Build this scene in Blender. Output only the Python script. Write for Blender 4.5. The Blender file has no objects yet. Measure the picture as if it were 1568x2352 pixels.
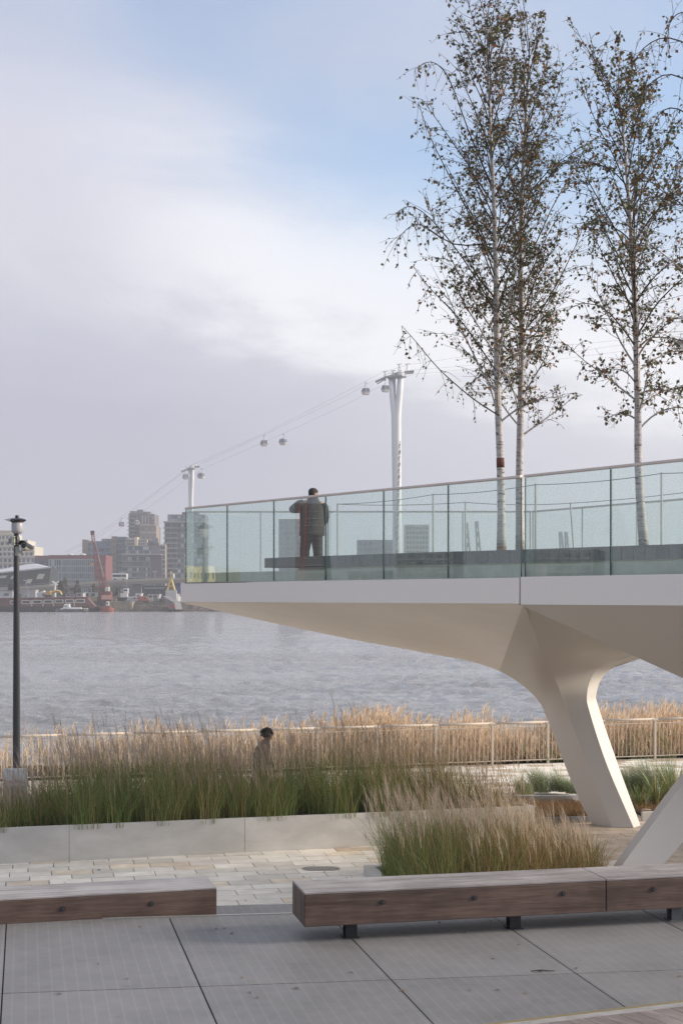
import bpy, math, random
import numpy as np
from mathutils import Vector, Matrix

random.seed(7)
RNG = np.random.default_rng(11)
SC = bpy.context.scene
COL = SC.collection
R = math.radians

# ------------------------------------------------------------------ camera, sky, sun, exposure
EYE = 4.2                     # eye height above the paving
F = 3267.0                    # focal length in measuring pixels (photo read at 1568 x 2352)
HX, HY = 784.0, 1371.0        # vanishing point of the view direction
cam_d = bpy.data.cameras.new("camera")
cam = bpy.data.objects.new("camera", cam_d)
COL.objects.link(cam)
cam.location = (0, 0, EYE)
cam.rotation_euler = (R(90), 0, 0)
cam_d.sensor_fit = 'VERTICAL'
cam_d.sensor_height = 36.0
cam_d.lens = 36.0 * F / 2352.0
cam_d.shift_y = 195.0 / 2352.0
cam_d.clip_end = 9000
cam_d.clip_start = 0.1
SC.camera = cam

SUN_ELEV = 21.0
SUN_DIR = Vector((0.999, -0.03, 0)).normalized() * math.cos(R(SUN_ELEV)) + Vector((0, 0, math.sin(R(SUN_ELEV))))
SUN_AZ = math.atan2(SUN_DIR.x, SUN_DIR.y)       # clockwise from +Y

world = bpy.data.worlds.new("World")
SC.world = world
world.use_nodes = True


class NT:
    """small node-tree helper"""
    def __init__(self, tree):
        self.t = tree
        self.n = tree.nodes
        self.l = tree.links

    def new(self, typ, **kw):
        nd = self.n.new(typ)
        for k, v in kw.items():
            setattr(nd, k, v)
        return nd

    def put(self, sock, v):
        if hasattr(v, 'is_output') or isinstance(v, bpy.types.NodeSocket):
            self.l.new(v, sock)
        else:
            sock.default_value = v

    def math(self, op, a, b=0.0, c=None, clamp=False):
        nd = self.new('ShaderNodeMath', operation=op, use_clamp=clamp)
        self.put(nd.inputs[0], a)
        self.put(nd.inputs[1], b)
        if c is not None:
            self.put(nd.inputs[2], c)
        return nd.outputs[0]

    def mix(self, f, a, b, blend='MIX'):
        nd = self.new('ShaderNodeMix', data_type='RGBA', blend_type=blend)
        self.put(nd.inputs[0], f)
        self.put(nd.inputs[6], a if not isinstance(a, tuple) else (*a[:3], 1))
        self.put(nd.inputs[7], b if not isinstance(b, tuple) else (*b[:3], 1))
        return nd.outputs[2]

    def noise(self, vec, scale, detail=3.0, rough=0.5, dist=0.0):
        nd = self.new('ShaderNodeTexNoise')
        self.put(nd.inputs['Vector'], vec)
        nd.inputs['Scale'].default_value = scale
        nd.inputs['Detail'].default_value = detail
        nd.inputs['Roughness'].default_value = rough
        nd.inputs['Distortion'].default_value = dist
        return nd.outputs['Fac']

    def mapping(self, vec, scale=(1, 1, 1), rot=(0, 0, 0), loc=(0, 0, 0)):
        nd = self.new('ShaderNodeMapping')
        self.put(nd.inputs['Vector'], vec)
        nd.inputs['Scale'].default_value = scale
        nd.inputs['Rotation'].default_value = rot
        nd.inputs['Location'].default_value = loc
        return nd.outputs[0]

    def ramp(self, fac, stops, interp='LINEAR'):
        nd = self.new('ShaderNodeValToRGB')
        cr = nd.color_ramp
        cr.interpolation = interp
        while len(cr.elements) < len(stops):
            cr.elements.new(0.5)
        for e, (p, c) in zip(cr.elements, stops):
            e.position = p
            e.color = (*c[:3], 1) if isinstance(c, tuple) else (c, c, c, 1)
        self.put(nd.inputs[0], fac)
        return nd.outputs[0]

    def step(self, v, a, b):
        nd = self.new('ShaderNodeMapRange', interpolation_type='SMOOTHSTEP')
        self.put(nd.inputs[0], v)
        nd.inputs[1].default_value = a
        nd.inputs[2].default_value = b
        return nd.outputs[0]


def build_world():
    w = NT(world.node_tree)
    w.n.clear()
    out = w.new('ShaderNodeOutputWorld')
    bg = w.new('ShaderNodeBackground')
    bg.inputs['Strength'].default_value = 0.1
    w.l.new(bg.outputs[0], out.inputs[0])
    sky = w.new('ShaderNodeTexSky', sky_type='NISHITA', sun_disc=False)
    sky.sun_elevation = R(SUN_ELEV)
    sky.sun_rotation = SUN_AZ
    sky.dust_density = 0.4
    sky.air_density = 1.0
    sky.ozone_density = 1.5
    tc = w.new('ShaderNodeTexCoord').outputs['Generated']
    sep = w.new('ShaderNodeSeparateXYZ')
    w.l.new(tc, sep.inputs[0])
    x, y, z = sep.outputs[0], sep.outputs[1], sep.outputs[2]
    # cloud noises, drawn out sideways
    n1 = w.noise(w.mapping(tc, (2.6, 2.6, 6.5), loc=(3.1, 1.7, 0.4)), 1.0, 5.0, 0.55, 0.3)
    n2 = w.noise(w.mapping(tc, (5.0, 5.0, 15.0), loc=(8.3, 4.2, 2.9)), 1.0, 6.0, 0.55, 0.5)
    n3 = w.noise(w.mapping(tc, (1.4, 1.4, 2.6), loc=(1.3, 9.1, 5.0)), 1.0, 3.0, 0.5, 0.0)
    d1 = w.math('SUBTRACT', n1, 0.5)
    d2 = w.math('SUBTRACT', n2, 0.5)
    d3 = w.math('SUBTRACT', n3, 0.5)
    # bank of low grey cloud whose upper edge dips to the right
    xc = w.math('MINIMUM', w.math('MAXIMUM', x, -0.24), 0.30)
    e = w.math('ADD', z, w.math('MULTIPLY', d1, 0.12))
    e = w.math('ADD', e, w.math('MULTIPLY', d2, 0.15))
    e = w.math('ADD', e, w.math('MULTIPLY', xc, 0.20))
    bank = w.ramp(e, [(0.0, (0.405, 0.412, 0.49)), (0.08, (0.415, 0.42, 0.50)), (0.14, (0.465, 0.47, 0.55)),
                      (0.20, (0.55, 0.555, 0.615)), (0.28, (0.535, 0.545, 0.63)), (0.37, (0.46, 0.475, 0.57)),
                      (0.55, (0.57, 0.58, 0.64)), (0.95, (0.98, 0.95, 0.92))])
    # brighter, thinner cloud towards the side the sun is on
    side = w.step(x, -0.16, 0.26)
    bank = w.mix(w.math('MULTIPLY', side, 0.55), bank, (0.62, 0.615, 0.655))
    # sunlit upper edge of the bank
    rim = w.math('MULTIPLY', w.step(e, 0.155, 0.195), w.math('SUBTRACT', 1.0, w.step(e, 0.22, 0.31)))
    rim = w.math('MULTIPLY', rim, w.step(w.math('ADD', x, w.math('MULTIPLY', d3, 0.3)), -0.16, -0.02))
    rim = w.math('MULTIPLY', rim, w.step(n1, 0.30, 0.55))
    bank = w.mix(w.math('MULTIPLY', rim, 0.9), bank, (0.77, 0.775, 0.81))
    sc = w.new('ShaderNodeVectorMath', operation='SCALE')
    w.l.new(bank, sc.inputs[0])
    sc.inputs[3].default_value = 10.0
    # blue opening above the bank, veiled by thin high cloud
    hue = w.new('ShaderNodeHueSaturation')
    hue.inputs['Saturation'].default_value = 1.05
    hue.inputs['Value'].default_value = 1.85
    w.l.new(sky.outputs[0], hue.inputs['Color'])
    veil = w.math('ADD', z, w.math('MULTIPLY', xc, 0.6))
    veil = w.math('ADD', veil, w.math('MULTIPLY', d1, 0.35))
    veil = w.math('ADD', veil, w.math('MULTIPLY', d2, 0.10))
    opening = w.step(veil, 0.165, 0.325)
    opening = w.math('MULTIPLY', opening, w.step(z, 0.17, 0.30))
    high = w.step(w.math('ADD', n3, w.math('MULTIPLY', d1, 0.5)), 0.52, 0.74)
    opening = w.math('MULTIPLY', opening, w.math('SUBTRACT', 1.0, w.math('MULTIPLY', high, 0.6)))
    opening = w.math('MULTIPLY', opening, w.math('SUBTRACT', 0.77, w.math('MULTIPLY', w.step(z, 0.42, 0.65), 0.55)))
    col = w.mix(opening, sc.outputs[0], hue.outputs[0])
    w.l.new(col, bg.inputs['Color'])


build_world()

sun_d = bpy.data.lights.new("sun", 'SUN')
sun_d.energy = 4.2
sun_d.angle = R(16.0)
sun_d.color = (1.0, 0.87, 0.70)
sun = bpy.data.objects.new("sun", sun_d)
COL.objects.link(sun)
sun.rotation_euler = SUN_DIR.to_track_quat('Z', 'Y').to_euler()
sun.location = (40, -10, 60)

SC.view_settings.view_transform = 'Standard'
SC.view_settings.look = 'None'
SC.view_settings.exposure = 0.38
SC.view_settings.gamma = 1.0
SC.view_settings.use_curve_mapping = False
SC.render.engine = 'CYCLES'
SC.cycles.max_bounces = 8
SC.cycles.transparent_max_bounces = 24
SC.cycles.caustics_reflective = False
SC.cycles.caustics_refractive = False
SC.cycles.use_denoising = True
SC.cycles.denoiser = 'OPENIMAGEDENOISE'
SC.cycles.denoising_input_passes = 'RGB_ALBEDO_NORMAL'
SC.cycles.denoising_prefilter = 'NONE'
SC.cycles.volume_bounces = 0

# ------------------------------------------------------------------ helpers


def W(px, py, d):
    """world point seen at a measured pixel at distance d"""
    return Vector(((px - HX) / F * d, d, EYE - (py - HY) / F * d))


def G(px, py, z=0.0):
    """world point seen at a measured pixel on the level z"""
    d = (EYE - z) * F / (py - HY)
    return Vector(((px - HX) / F * d, d, z))


class MB:
    """collects shapes and links them as one mesh object"""
    def __init__(self, origin=(0, 0, 0)):
        self.o = Vector(origin)
        self.v = []
        self.f = []
        self.m = []

    def add(self, vs, fs, mi=0):
        k = len(self.v)
        self.v.extend([tuple(p) for p in vs])
        self.f.extend([tuple(i + k for i in f) for f in fs])
        self.m.extend([mi] * len(fs))
        return self

    def box(self, x0, x1, y0, y1, z0, z1, mi=0):
        vs = [(x0, y0, z0), (x1, y0, z0), (x1, y1, z0), (x0, y1, z0), (x0, y0, z1), (x1, y0, z1), (x1, y1, z1), (x0, y1, z1)]
        return self.add(vs, [(0, 3, 2, 1), (4, 5, 6, 7), (0, 1, 5, 4), (1, 2, 6, 5), (2, 3, 7, 6), (3, 0, 4, 7)], mi)

    def obox(self, p, u, v, w, mi=0):
        """box from corner p along the vectors u, v, w"""
        p, u, v, w = Vector(p), Vector(u), Vector(v), Vector(w)
        if u.cross(v).dot(w) < 0:
            u, v = v, u
        vs = [p, p + u, p + u + v, p + v, p + w, p + u + w, p + u + v + w, p + v + w]
        return self.add(vs, [(0, 3, 2, 1), (4, 5, 6, 7), (0, 1, 5, 4), (1, 2, 6, 5), (2, 3, 7, 6), (3, 0, 4, 7)], mi)

    def prism(self, poly, z0, z1, mi=0):
        n = len(poly)
        area = sum(poly[i][0] * poly[(i + 1) % n][1] - poly[(i + 1) % n][0] * poly[i][1] for i in range(n))
        if area < 0:
            poly = poly[::-1]
        vs = [(p[0], p[1], z0) for p in poly] + [(p[0], p[1], z1) for p in poly]
        fs = [tuple(range(n - 1, -1, -1)), tuple(range(n, 2 * n))]
        fs += [(i, (i + 1) % n, n + (i + 1) % n, n + i) for i in range(n)]
        return self.add(vs, fs, mi)

    def tube(self, pts, rad, n=8, mi=0, cap=True):
        pts = [Vector(p) for p in pts]
        if not hasattr(rad, '__len__'):
            rad = [rad] * len(pts)
        vs, fs = [], []
        ref = None
        for i, p in enumerate(pts):
            t = (pts[min(i + 1, len(pts) - 1)] - pts[max(i - 1, 0)])
            if t.length < 1e-9:
                t = Vector((0, 0, 1))
            t.normalize()
            if ref is None:
                ref = Vector((1, 0, 0)) if abs(t.x) < 0.8 else Vector((0, 1, 0))
            a = (ref - t * ref.dot(t))
            if a.length < 1e-6:
                a = t.orthogonal()
            a.normalize()
            ref = a
            b = t.cross(a)
            for k in range(n):
                an = 2 * math.pi * k / n
                vs.append(p + (a * math.cos(an) + b * math.sin(an)) * rad[i])
        for i in range(len(pts) - 1):
            for k in range(n):
                fs.append((i * n + k, i * n + (k + 1) % n, (i + 1) * n + (k + 1) % n, (i + 1) * n + k))
        if cap:
            fs.append(tuple(range(n - 1, -1, -1)))
            fs.append(tuple(range((len(pts) - 1) * n, len(pts) * n)))
        return self.add(vs, fs, mi)

    def bar(self, a, b, t, mi=0):
        return self.tube([a, b], t * 0.7071, 4, mi)

    def lathe(self, c, prof, n=20, sx=1.0, sy=1.0, mi=0):
        """prof: list of (radius, z) going up"""
        c = Vector(c)
        vs, fs = [], []
        for r, z in prof:
            for k in range(n):
                a = 2 * math.pi * k / n
                vs.append((c.x + r * sx * math.cos(a), c.y + r * sy * math.sin(a), c.z + z))
        for i in range(len(prof) - 1):
            for k in range(n):
                fs.append((i * n + k, i * n + (k + 1) % n, (i + 1) * n + (k + 1) % n, (i + 1) * n + k))
        fs.append(tuple(range(n - 1, -1, -1)))
        fs.append(tuple(range((len(prof) - 1) * n, len(prof) * n)))
        return self.add(vs, fs, mi)

    def grid(self, rows, mi=0, flip=False):
        m = len(rows[0])
        vs = [p for r in rows for p in r]
        fs = []
        for i in range(len(rows) - 1):
            for j in range(m - 1):
                q = (i * m + j, i * m + j + 1, (i + 1) * m + j + 1, (i + 1) * m + j)
                fs.append(q[::-1] if flip else q)
        return self.add(vs, fs, mi)

    def sphere(self, c, r, n=12, m=8, mi=0):
        if not hasattr(r, '__len__'):
            r = (r, r, r)
        prof = []
        c = Vector(c)
        vs, fs = [], []
        for i in range(m + 1):
            th = math.pi * i / m
            for k in range(n):
                a = 2 * math.pi * k / n
                vs.append((c.x + r[0] * math.sin(th) * math.cos(a), c.y + r[1] * math.sin(th) * math.sin(a), c.z - r[2] * math.cos(th)))
        for i in range(m):
            for k in range(n):
                fs.append((i * n + k, i * n + (k + 1) % n, (i + 1) * n + (k + 1) % n, (i + 1) * n + k))
        return self.add(vs, fs, mi)

    def mesh(self, name, mats):
        me = bpy.data.meshes.new(name)
        o = self.o
        me.from_pydata([(p[0] - o.x, p[1] - o.y, p[2] - o.z) for p in self.v], [], self.f)
        for mt in (mats if isinstance(mats, (list, tuple)) else [mats]):
            me.materials.append(mt)
        me.polygons.foreach_set('material_index', self.m)
        return me

    def build(self, name, mats, parent=None, smooth=False, bevel=0.0):
        me = self.mesh(name, mats)
        if smooth:
            me.polygons.foreach_set('use_smooth', [True] * len(me.polygons))
        ob = bpy.data.objects.new(name, me)
        COL.objects.link(ob)
        if parent is not None:
            ob.parent = parent
        else:
            ob.location = self.o
        if bevel:
            b = ob.modifiers.new('bevel', 'BEVEL')
            b.width = bevel
            b.segments = 2
            b.limit_method = 'ANGLE'
        if smooth == 'auto':
            s = ob.modifiers.new('edges', 'EDGE_SPLIT')
            s.split_angle = R(35)
        return ob


def np_mesh(name, V, Q, mats, mi=None, origin=(0, 0, 0), smooth=False):
    """big mesh from arrays: V n x 3, Q m x 4 (quads)"""
    me = bpy.data.meshes.new(name)
    V = np.asarray(V, dtype=np.float32) - np.array(origin, dtype=np.float32)
    n, m = len(V), len(Q)
    k = Q.shape[1]
    me.vertices.add(n)
    me.vertices.foreach_set('co', V.ravel())
    me.loops.add(m * k)
    me.loops.foreach_set('vertex_index', np.asarray(Q, dtype=np.int32).ravel())
    me.polygons.add(m)
    me.polygons.foreach_set('loop_start', np.arange(0, m * k, k, dtype=np.int32))
    for mt in mats:
        me.materials.append(mt)
    if mi is not None:
        me.polygons.foreach_set('material_index', np.asarray(mi, dtype=np.int32))
    if smooth:
        me.polygons.foreach_set('use_smooth', np.ones(m, dtype=bool))
    me.update(calc_edges=True)
    me.validate()
    return me


def put(me, name, parent=None, loc=(0, 0, 0), rz=0.0, scale=None):
    ob = bpy.data.objects.new(name, me)
    COL.objects.link(ob)
    ob.location = loc
    if rz:
        ob.rotation_euler = (0, 0, rz)
    if scale:
        ob.scale = scale
    if parent is not None:
        ob.parent = parent
    return ob


def tag(o, label=None, cat=None, group=None, kind=None):
    if label:
        o['label'] = label
    if cat:
        o['category'] = cat
    if group:
        o['group'] = group
    if kind:
        o['kind'] = kind
    return o


def thing(name, label, cat, loc=(0, 0, 0), group=None, rz=0.0):
    o = bpy.data.objects.new(name, None)
    COL.objects.link(o)
    o.location = loc
    o.rotation_euler = (0, 0, rz)
    o.empty_display_size = 0.2
    return tag(o, label, cat, group)


def copy_tree(o, parent=None):
    c = o.copy()
    COL.objects.link(c)
    if parent is not None:
        c.parent = parent
    for ch in list(o.children):
        copy_tree(ch, c)
    return c


# ------------------------------------------------------------------ materials
def mat(name, col, rough=0.6, metal=0.0, var=0.0, vscale=3.0, bump=0.0, bscale=20.0, rnd=0.0, island=0.0,
        stretch=(1, 1, 1), col2=None, spec=0.5, trans=0.0):
    """painted or natural surface: base colour, noise variation, fine relief"""
    m = bpy.data.materials.new(name)
    m.use_nodes = True
    t = NT(m.node_tree)
    bs = t.n['Principled BSDF']
    bs.inputs['Roughness'].default_value = rough
    bs.inputs['Metallic'].default_value = metal
    bs.inputs['Specular IOR Level'].default_value = spec
    c = (*col, 1)
    geo = t.new('ShaderNodeNewGeometry')
    pos = geo.outputs['Position']
    cur = None
    if var or col2:
        nz = t.noise(t.mapping(pos, stretch), vscale, 4.0, 0.6)
        if col2:
            cur = t.mix(t.step(nz, 0.38, 0.62), tuple(col), tuple(col2))
        else:
            lo = tuple(max(0, x * (1 - var)) for x in col)
            hi = tuple(min(1, x * (1 + var)) for x in col)
            cur = t.mix(t.step(nz, 0.3, 0.7), lo, hi)
    if rnd or island:
        src = t.new('ShaderNodeObjectInfo').outputs['Random'] if rnd else geo.outputs['Random Per Island']
        amt = rnd or island
        hs = t.new('ShaderNodeHueSaturation')
        t.put(hs.inputs['Value'], t.math('ADD', t.math('MULTIPLY', src, 2 * amt), 1 - amt))
        t.put(hs.inputs['Color'], cur if cur is not None else c)
        cur = hs.outputs[0]
    if cur is None:
        bs.inputs['Base Color'].default_value = c
    else:
        t.l.new(cur, bs.inputs['Base Color'])
    if bump:
        bp = t.new('ShaderNodeBump')
        bp.inputs['Strength'].default_value = bump
        bp.inputs['Distance'].default_value = 0.02
        t.l.new(t.noise(t.mapping(pos, stretch), bscale, 4.0, 0.6), bp.inputs['Height'])
        t.l.new(bp.outputs[0], bs.inputs['Normal'])
    if trans:
        tr = t.new('ShaderNodeBsdfTranslucent')
        if cur is not None:
            t.l.new(cur, tr.inputs[0])
        else:
            tr.inputs[0].default_value = c
        mx = t.new('ShaderNodeMixShader')
        mx.inputs[0].default_value = trans
        t.l.new(bs.outputs[0], mx.inputs[1])
        t.l.new(tr.outputs[0], mx.inputs[2])
        t.l.new(mx.outputs[0], t.n['Material Output'].inputs[0])
    return m


def glass_mat(name, tint, ior=1.5, rough=0.0):
    """thin pane: tinted see-through with a Fresnel reflection"""
    m = bpy.data.materials.new(name)
    m.use_nodes = True
    t = NT(m.node_tree)
    t.n.remove(t.n['Principled BSDF'])
    tr = t.new('ShaderNodeBsdfTransparent')
    tr.inputs[0].default_value = (*tint, 1)
    gl = t.new('ShaderNodeBsdfGlossy')
    gl.inputs['Roughness'].default_value = rough
    geo = t.new('ShaderNodeNewGeometry')
    bp = t.new('ShaderNodeBump')
    bp.inputs['Strength'].default_value = 0.03
    bp.inputs['Distance'].default_value = 0.02
    t.l.new(t.noise(geo.outputs['Position'], 1.1, 1.0, 0.4), bp.inputs['Height'])
    t.l.new(bp.outputs[0], gl.inputs['Normal'])
    fr = t.new('ShaderNodeFresnel')
    # both faces of the pane reflect alike (the Fresnel node inverts the index on back faces)
    back = geo.outputs['Backfacing']
    t.put(fr.inputs[0], t.math('ADD', t.math('MULTIPLY', back, 1.0 / ior - ior), ior))
    mx = t.new('ShaderNodeMixShader')
    t.l.new(fr.outputs[0], mx.inputs[0])
    t.l.new(tr.outputs[0], mx.inputs[1])
    t.l.new(gl.outputs[0], mx.inputs[2])
    t.l.new(mx.outputs[0], t.n['Material Output'].inputs[0])
    return m


def wood_mat(name, c1, c2, rough=0.5, axis_rot=0.0):
    m = bpy.data.materials.new(name)
    m.use_nodes = True
    t = NT(m.node_tree)
    bs = t.n['Principled BSDF']
    bs.inputs['Roughness'].default_value = rough
    bs.inputs['Specular IOR Level'].default_value = 0.35
    geo = t.new('ShaderNodeNewGeometry')
    mp = t.mapping(geo.outputs['Position'], (1, 1, 1), rot=(0, 0, -axis_rot))
    g1 = t.noise(t.mapping(mp, (1.2, 14, 22)), 1.0, 5.0, 0.65, 0.4)
    g2 = t.noise(t.mapping(mp, (5, 60, 90)), 1.0, 3.0, 0.6)
    g3 = t.noise(mp, 1.6, 3.0, 0.6)
    f = t.math('ADD', t.math('MULTIPLY', g1, 0.65), t.math('MULTIPLY', g2, 0.25))
    f = t.math('ADD', f, t.math('MULTIPLY', t.math('SUBTRACT', g3, 0.5), 0.6))
    rd = t.new('ShaderNodeObjectInfo').outputs['Random']
    f = t.math('ADD', f, t.math('MULTIPLY', t.math('SUBTRACT', rd, 0.5), 0.12))
    t.l.new(t.mix(t.step(f, 0.22, 0.72), c1, c2), bs.inputs['Base Color'])
    bp = t.new('ShaderNodeBump')
    bp.inputs['Strength'].default_value = 0.25
    bp.inputs['Distance'].default_value = 0.01
    t.l.new(g2, bp.inputs['Height'])
    t.l.new(bp.outputs[0], bs.inputs['Normal'])
    return m


def birch_mat():
    m = bpy.data.materials.new('birch_bark')
    m.use_nodes = True
    t = NT(m.node_tree)
    bs = t.n['Principled BSDF']
    bs.inputs['Roughness'].default_value = 0.7
    pos = t.new('ShaderNodeNewGeometry').outputs['Position']
    n1 = t.noise(t.mapping(pos, (7, 7, 22)), 1.0, 4.0, 0.65, 0.2)
    n2 = t.noise(t.mapping(pos, (3, 3, 60)), 1.0, 3.0, 0.6)
    base = t.mix(t.step(n2, 0.35, 0.65), (0.36, 0.33, 0.315), (0.52, 0.49, 0.47))
    base = t.mix(t.step(n1, 0.565, 0.64), base, (0.07, 0.05, 0.045))
    t.l.new(base, bs.inputs['Base Color'])
    return m


def painted_mat(name, col, rough, streak=(6, 6, .35), amt=.10, grime=.25):
    """painted steel with faint streaks (rain; on the soffit painted light fans), dirt patches and uneven sheen"""
    m = bpy.data.materials.new(name)
    m.use_nodes = True
    t = NT(m.node_tree)
    bs = t.n['Principled BSDF']
    pos = t.new('ShaderNodeNewGeometry').outputs['Position']
    a = t.noise(t.mapping(pos, streak), 1.0, 4.0, 0.6, 0.2)
    b2 = t.noise(pos, 0.55, 4.0, 0.6)
    c2 = t.noise(pos, 9.0, 5.0, 0.7)
    v = t.math('ADD', t.math('MULTIPLY', t.math('SUBTRACT', a, 0.5), amt * 2), t.math('MULTIPLY', t.math('SUBTRACT', b2, 0.5), amt))
    base = t.mix(t.math('ADD', v, 0.5, clamp=True), tuple(k * (1 - amt) for k in col), tuple(min(1, k * (1 + amt)) for k in col))
    dirt = t.math('MULTIPLY', t.step(c2, 0.60, 0.78), grime)
    t.l.new(t.mix(dirt, base, tuple(k * .62 for k in col)), bs.inputs['Base Color'])
    t.l.new(t.math('ADD', t.math('MULTIPLY', b2, 0.25), rough - .12), bs.inputs['Roughness'])
    return m


M = {}
M['white_paint'] = painted_mat('white_painted_steel', (0.66, 0.63, 0.59), 0.52, (5, 5, .5), .09, .22)
M['fascia'] = painted_mat('pale_grey_fascia', (0.80, 0.755, 0.715), 0.5, (7, 7, .4), .06, .12)
M['soffit'] = painted_mat('beige_light_streak_soffit', (0.82, 0.78, 0.735), 0.40, (.30, 1.8, 4.5), .22, .15)  # long streaks paint fans of reflected light into the soffit colour
M['dark_joint'] = mat('dark_joint', (0.03, 0.032, 0.035), 0.7)
M['steel'] = mat('brushed_steel', (0.55, 0.54, 0.52), 0.35, metal=0.9, var=0.06, vscale=4)
M['rail_cap'] = mat('warm_steel_cap', (0.62, 0.55, 0.50), 0.32, metal=0.75, var=0.05, vscale=3)
M['glass'] = glass_mat('green_tinted_glass', (0.915, 0.974, 0.953), 1.9)
M['far_glass'] = glass_mat('clear_tinted_glass', (0.965, 0.985, 0.98), 1.5)
M['glass_edge'] = mat('glass_edge', (0.03, 0.07, 0.08), 0.25)
M['tile'] = mat('dark_slate_tile', (0.15, 0.148, 0.155), 0.5, var=0.15, vscale=5, rnd=0.16)
M['stone_bench'] = mat('dark_stone', (0.075, 0.07, 0.072), 0.6, var=0.15, vscale=4)
M['concrete'] = mat('smooth_concrete', (0.50, 0.485, 0.46), 0.8, var=0.12, vscale=1.1, bump=0.15, bscale=40, stretch=(1, 1, 2.2))
M['pale_wall'] = mat('pale_plinth', (0.62, 0.61, 0.54), 0.8, var=0.08, vscale=2)
M['soil'] = mat('dark_soil', (0.028, 0.02, 0.016), 0.95, var=0.4, vscale=12, bump=1.0, bscale=30)
M['stone'] = mat('sandstone_slab', (0.62, 0.585, 0.53), 0.75, var=0.10, vscale=2.5, rnd=0.16, bump=0.12, bscale=30)
M['stone_b'] = mat('grey_stone_slab', (0.64, 0.60, 0.54), 0.75, var=0.10, vscale=3.5, rnd=0.14, bump=0.12, bscale=30)
M['stone_c'] = mat('warm_stone_slab', (0.62, 0.535, 0.43), 0.75, var=0.14, vscale=3.0, rnd=0.14, bump=0.12, bscale=30)
M['stone_far'] = mat('sun_pale_sandstone_field', (0.78, 0.72, 0.64), 0.75, var=0.10, vscale=2.5, island=0.13)  # paler than the near slabs, standing in for sun on the promenade
M['stone_warm_shade'] = mat('warm_shade_stone_field', (0.46, 0.375, 0.29), 0.75, var=0.14, vscale=2.5, island=0.15)
M['joint'] = mat('mortar_joint', (0.11, 0.10, 0.095), 0.9, var=0.2, vscale=9)
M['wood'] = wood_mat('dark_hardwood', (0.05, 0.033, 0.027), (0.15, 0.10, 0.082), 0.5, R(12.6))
M['wood_top'] = wood_mat('weathered_sheen_hardwood', (0.16, 0.14, 0.138), (0.38, 0.355, 0.35), 0.42, R(12.6))  # weathered grey, made paler to stand in for sky sheen on the top
M['wood_deck'] = wood_mat('grey_brown_decking', (0.13, 0.11, 0.105), (0.26, 0.225, 0.215), 0.6, R(-35))
M['black_steel'] = mat('black_steel', (0.018, 0.018, 0.02), 0.45)
M['grey_steel'] = mat('grey_galvanised_steel', (0.17, 0.175, 0.185), 0.5, metal=0.3, var=0.1, vscale=6)
M['pole'] = mat('dark_grey_pole', (0.035, 0.037, 0.042), 0.4)
M['railing'] = mat('cream_painted_railing', (0.46, 0.40, 0.34), 0.5)
M['reed'] = mat('dry_reed', (0.74, 0.58, 0.40), 0.8, island=0.38, trans=0.35)
M['reed_dark'] = mat('brown_reed_leaf', (0.36, 0.25, 0.13), 0.8, island=0.4, trans=0.35)
M['reed_head'] = mat('fluffy_reed_head', (0.76, 0.61, 0.45), 0.9, island=0.3, trans=0.35)
M['grass'] = mat('green_grass_blade', (0.165, 0.215, 0.06), 0.6, island=0.45, trans=0.25)
M['grass_dry'] = mat('dry_grass_blade', (0.36, 0.255, 0.125), 0.75, island=0.35, trans=0.25)
M['grass_rust'] = mat('rusty_grass_blade', (0.25, 0.15, 0.065), 0.75, island=0.35, trans=0.25)
M['plume'] = mat('grass_plume', (0.46, 0.365, 0.285), 0.9, island=0.25, trans=0.3)
M['plume_pale'] = mat('pale_grass_plume', (0.64, 0.52, 0.40), 0.9, island=0.22, trans=0.35)
M['tuft'] = mat('pale_feather_grass', (0.30, 0.34, 0.20), 0.7, island=0.4, trans=0.25)
M['strap'] = mat('strap_leaf', (0.21, 0.26, 0.08), 0.5, island=0.35, trans=0.25)
M['bark'] = birch_mat()
M['twig'] = mat('dark_twig', (0.045, 0.032, 0.028), 0.8)
M['leaf_green'] = mat('olive_leaf', (0.11, 0.115, 0.045), 0.6, island=0.4, trans=0.2)
M['leaf_brown'] = mat('brown_leaf', (0.17, 0.105, 0.05), 0.65, island=0.4, trans=0.2)
M['leaf_rust'] = mat('rust_leaf', (0.30, 0.13, 0.045), 0.65, island=0.35, trans=0.2)
M['burlap'] = mat('burlap_wrap', (0.22, 0.12, 0.08), 0.95, var=0.2, vscale=30)
M['peel'] = mat('peeled_red_bark', (0.13, 0.05, 0.04), 0.9, var=0.3, vscale=25)

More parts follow.
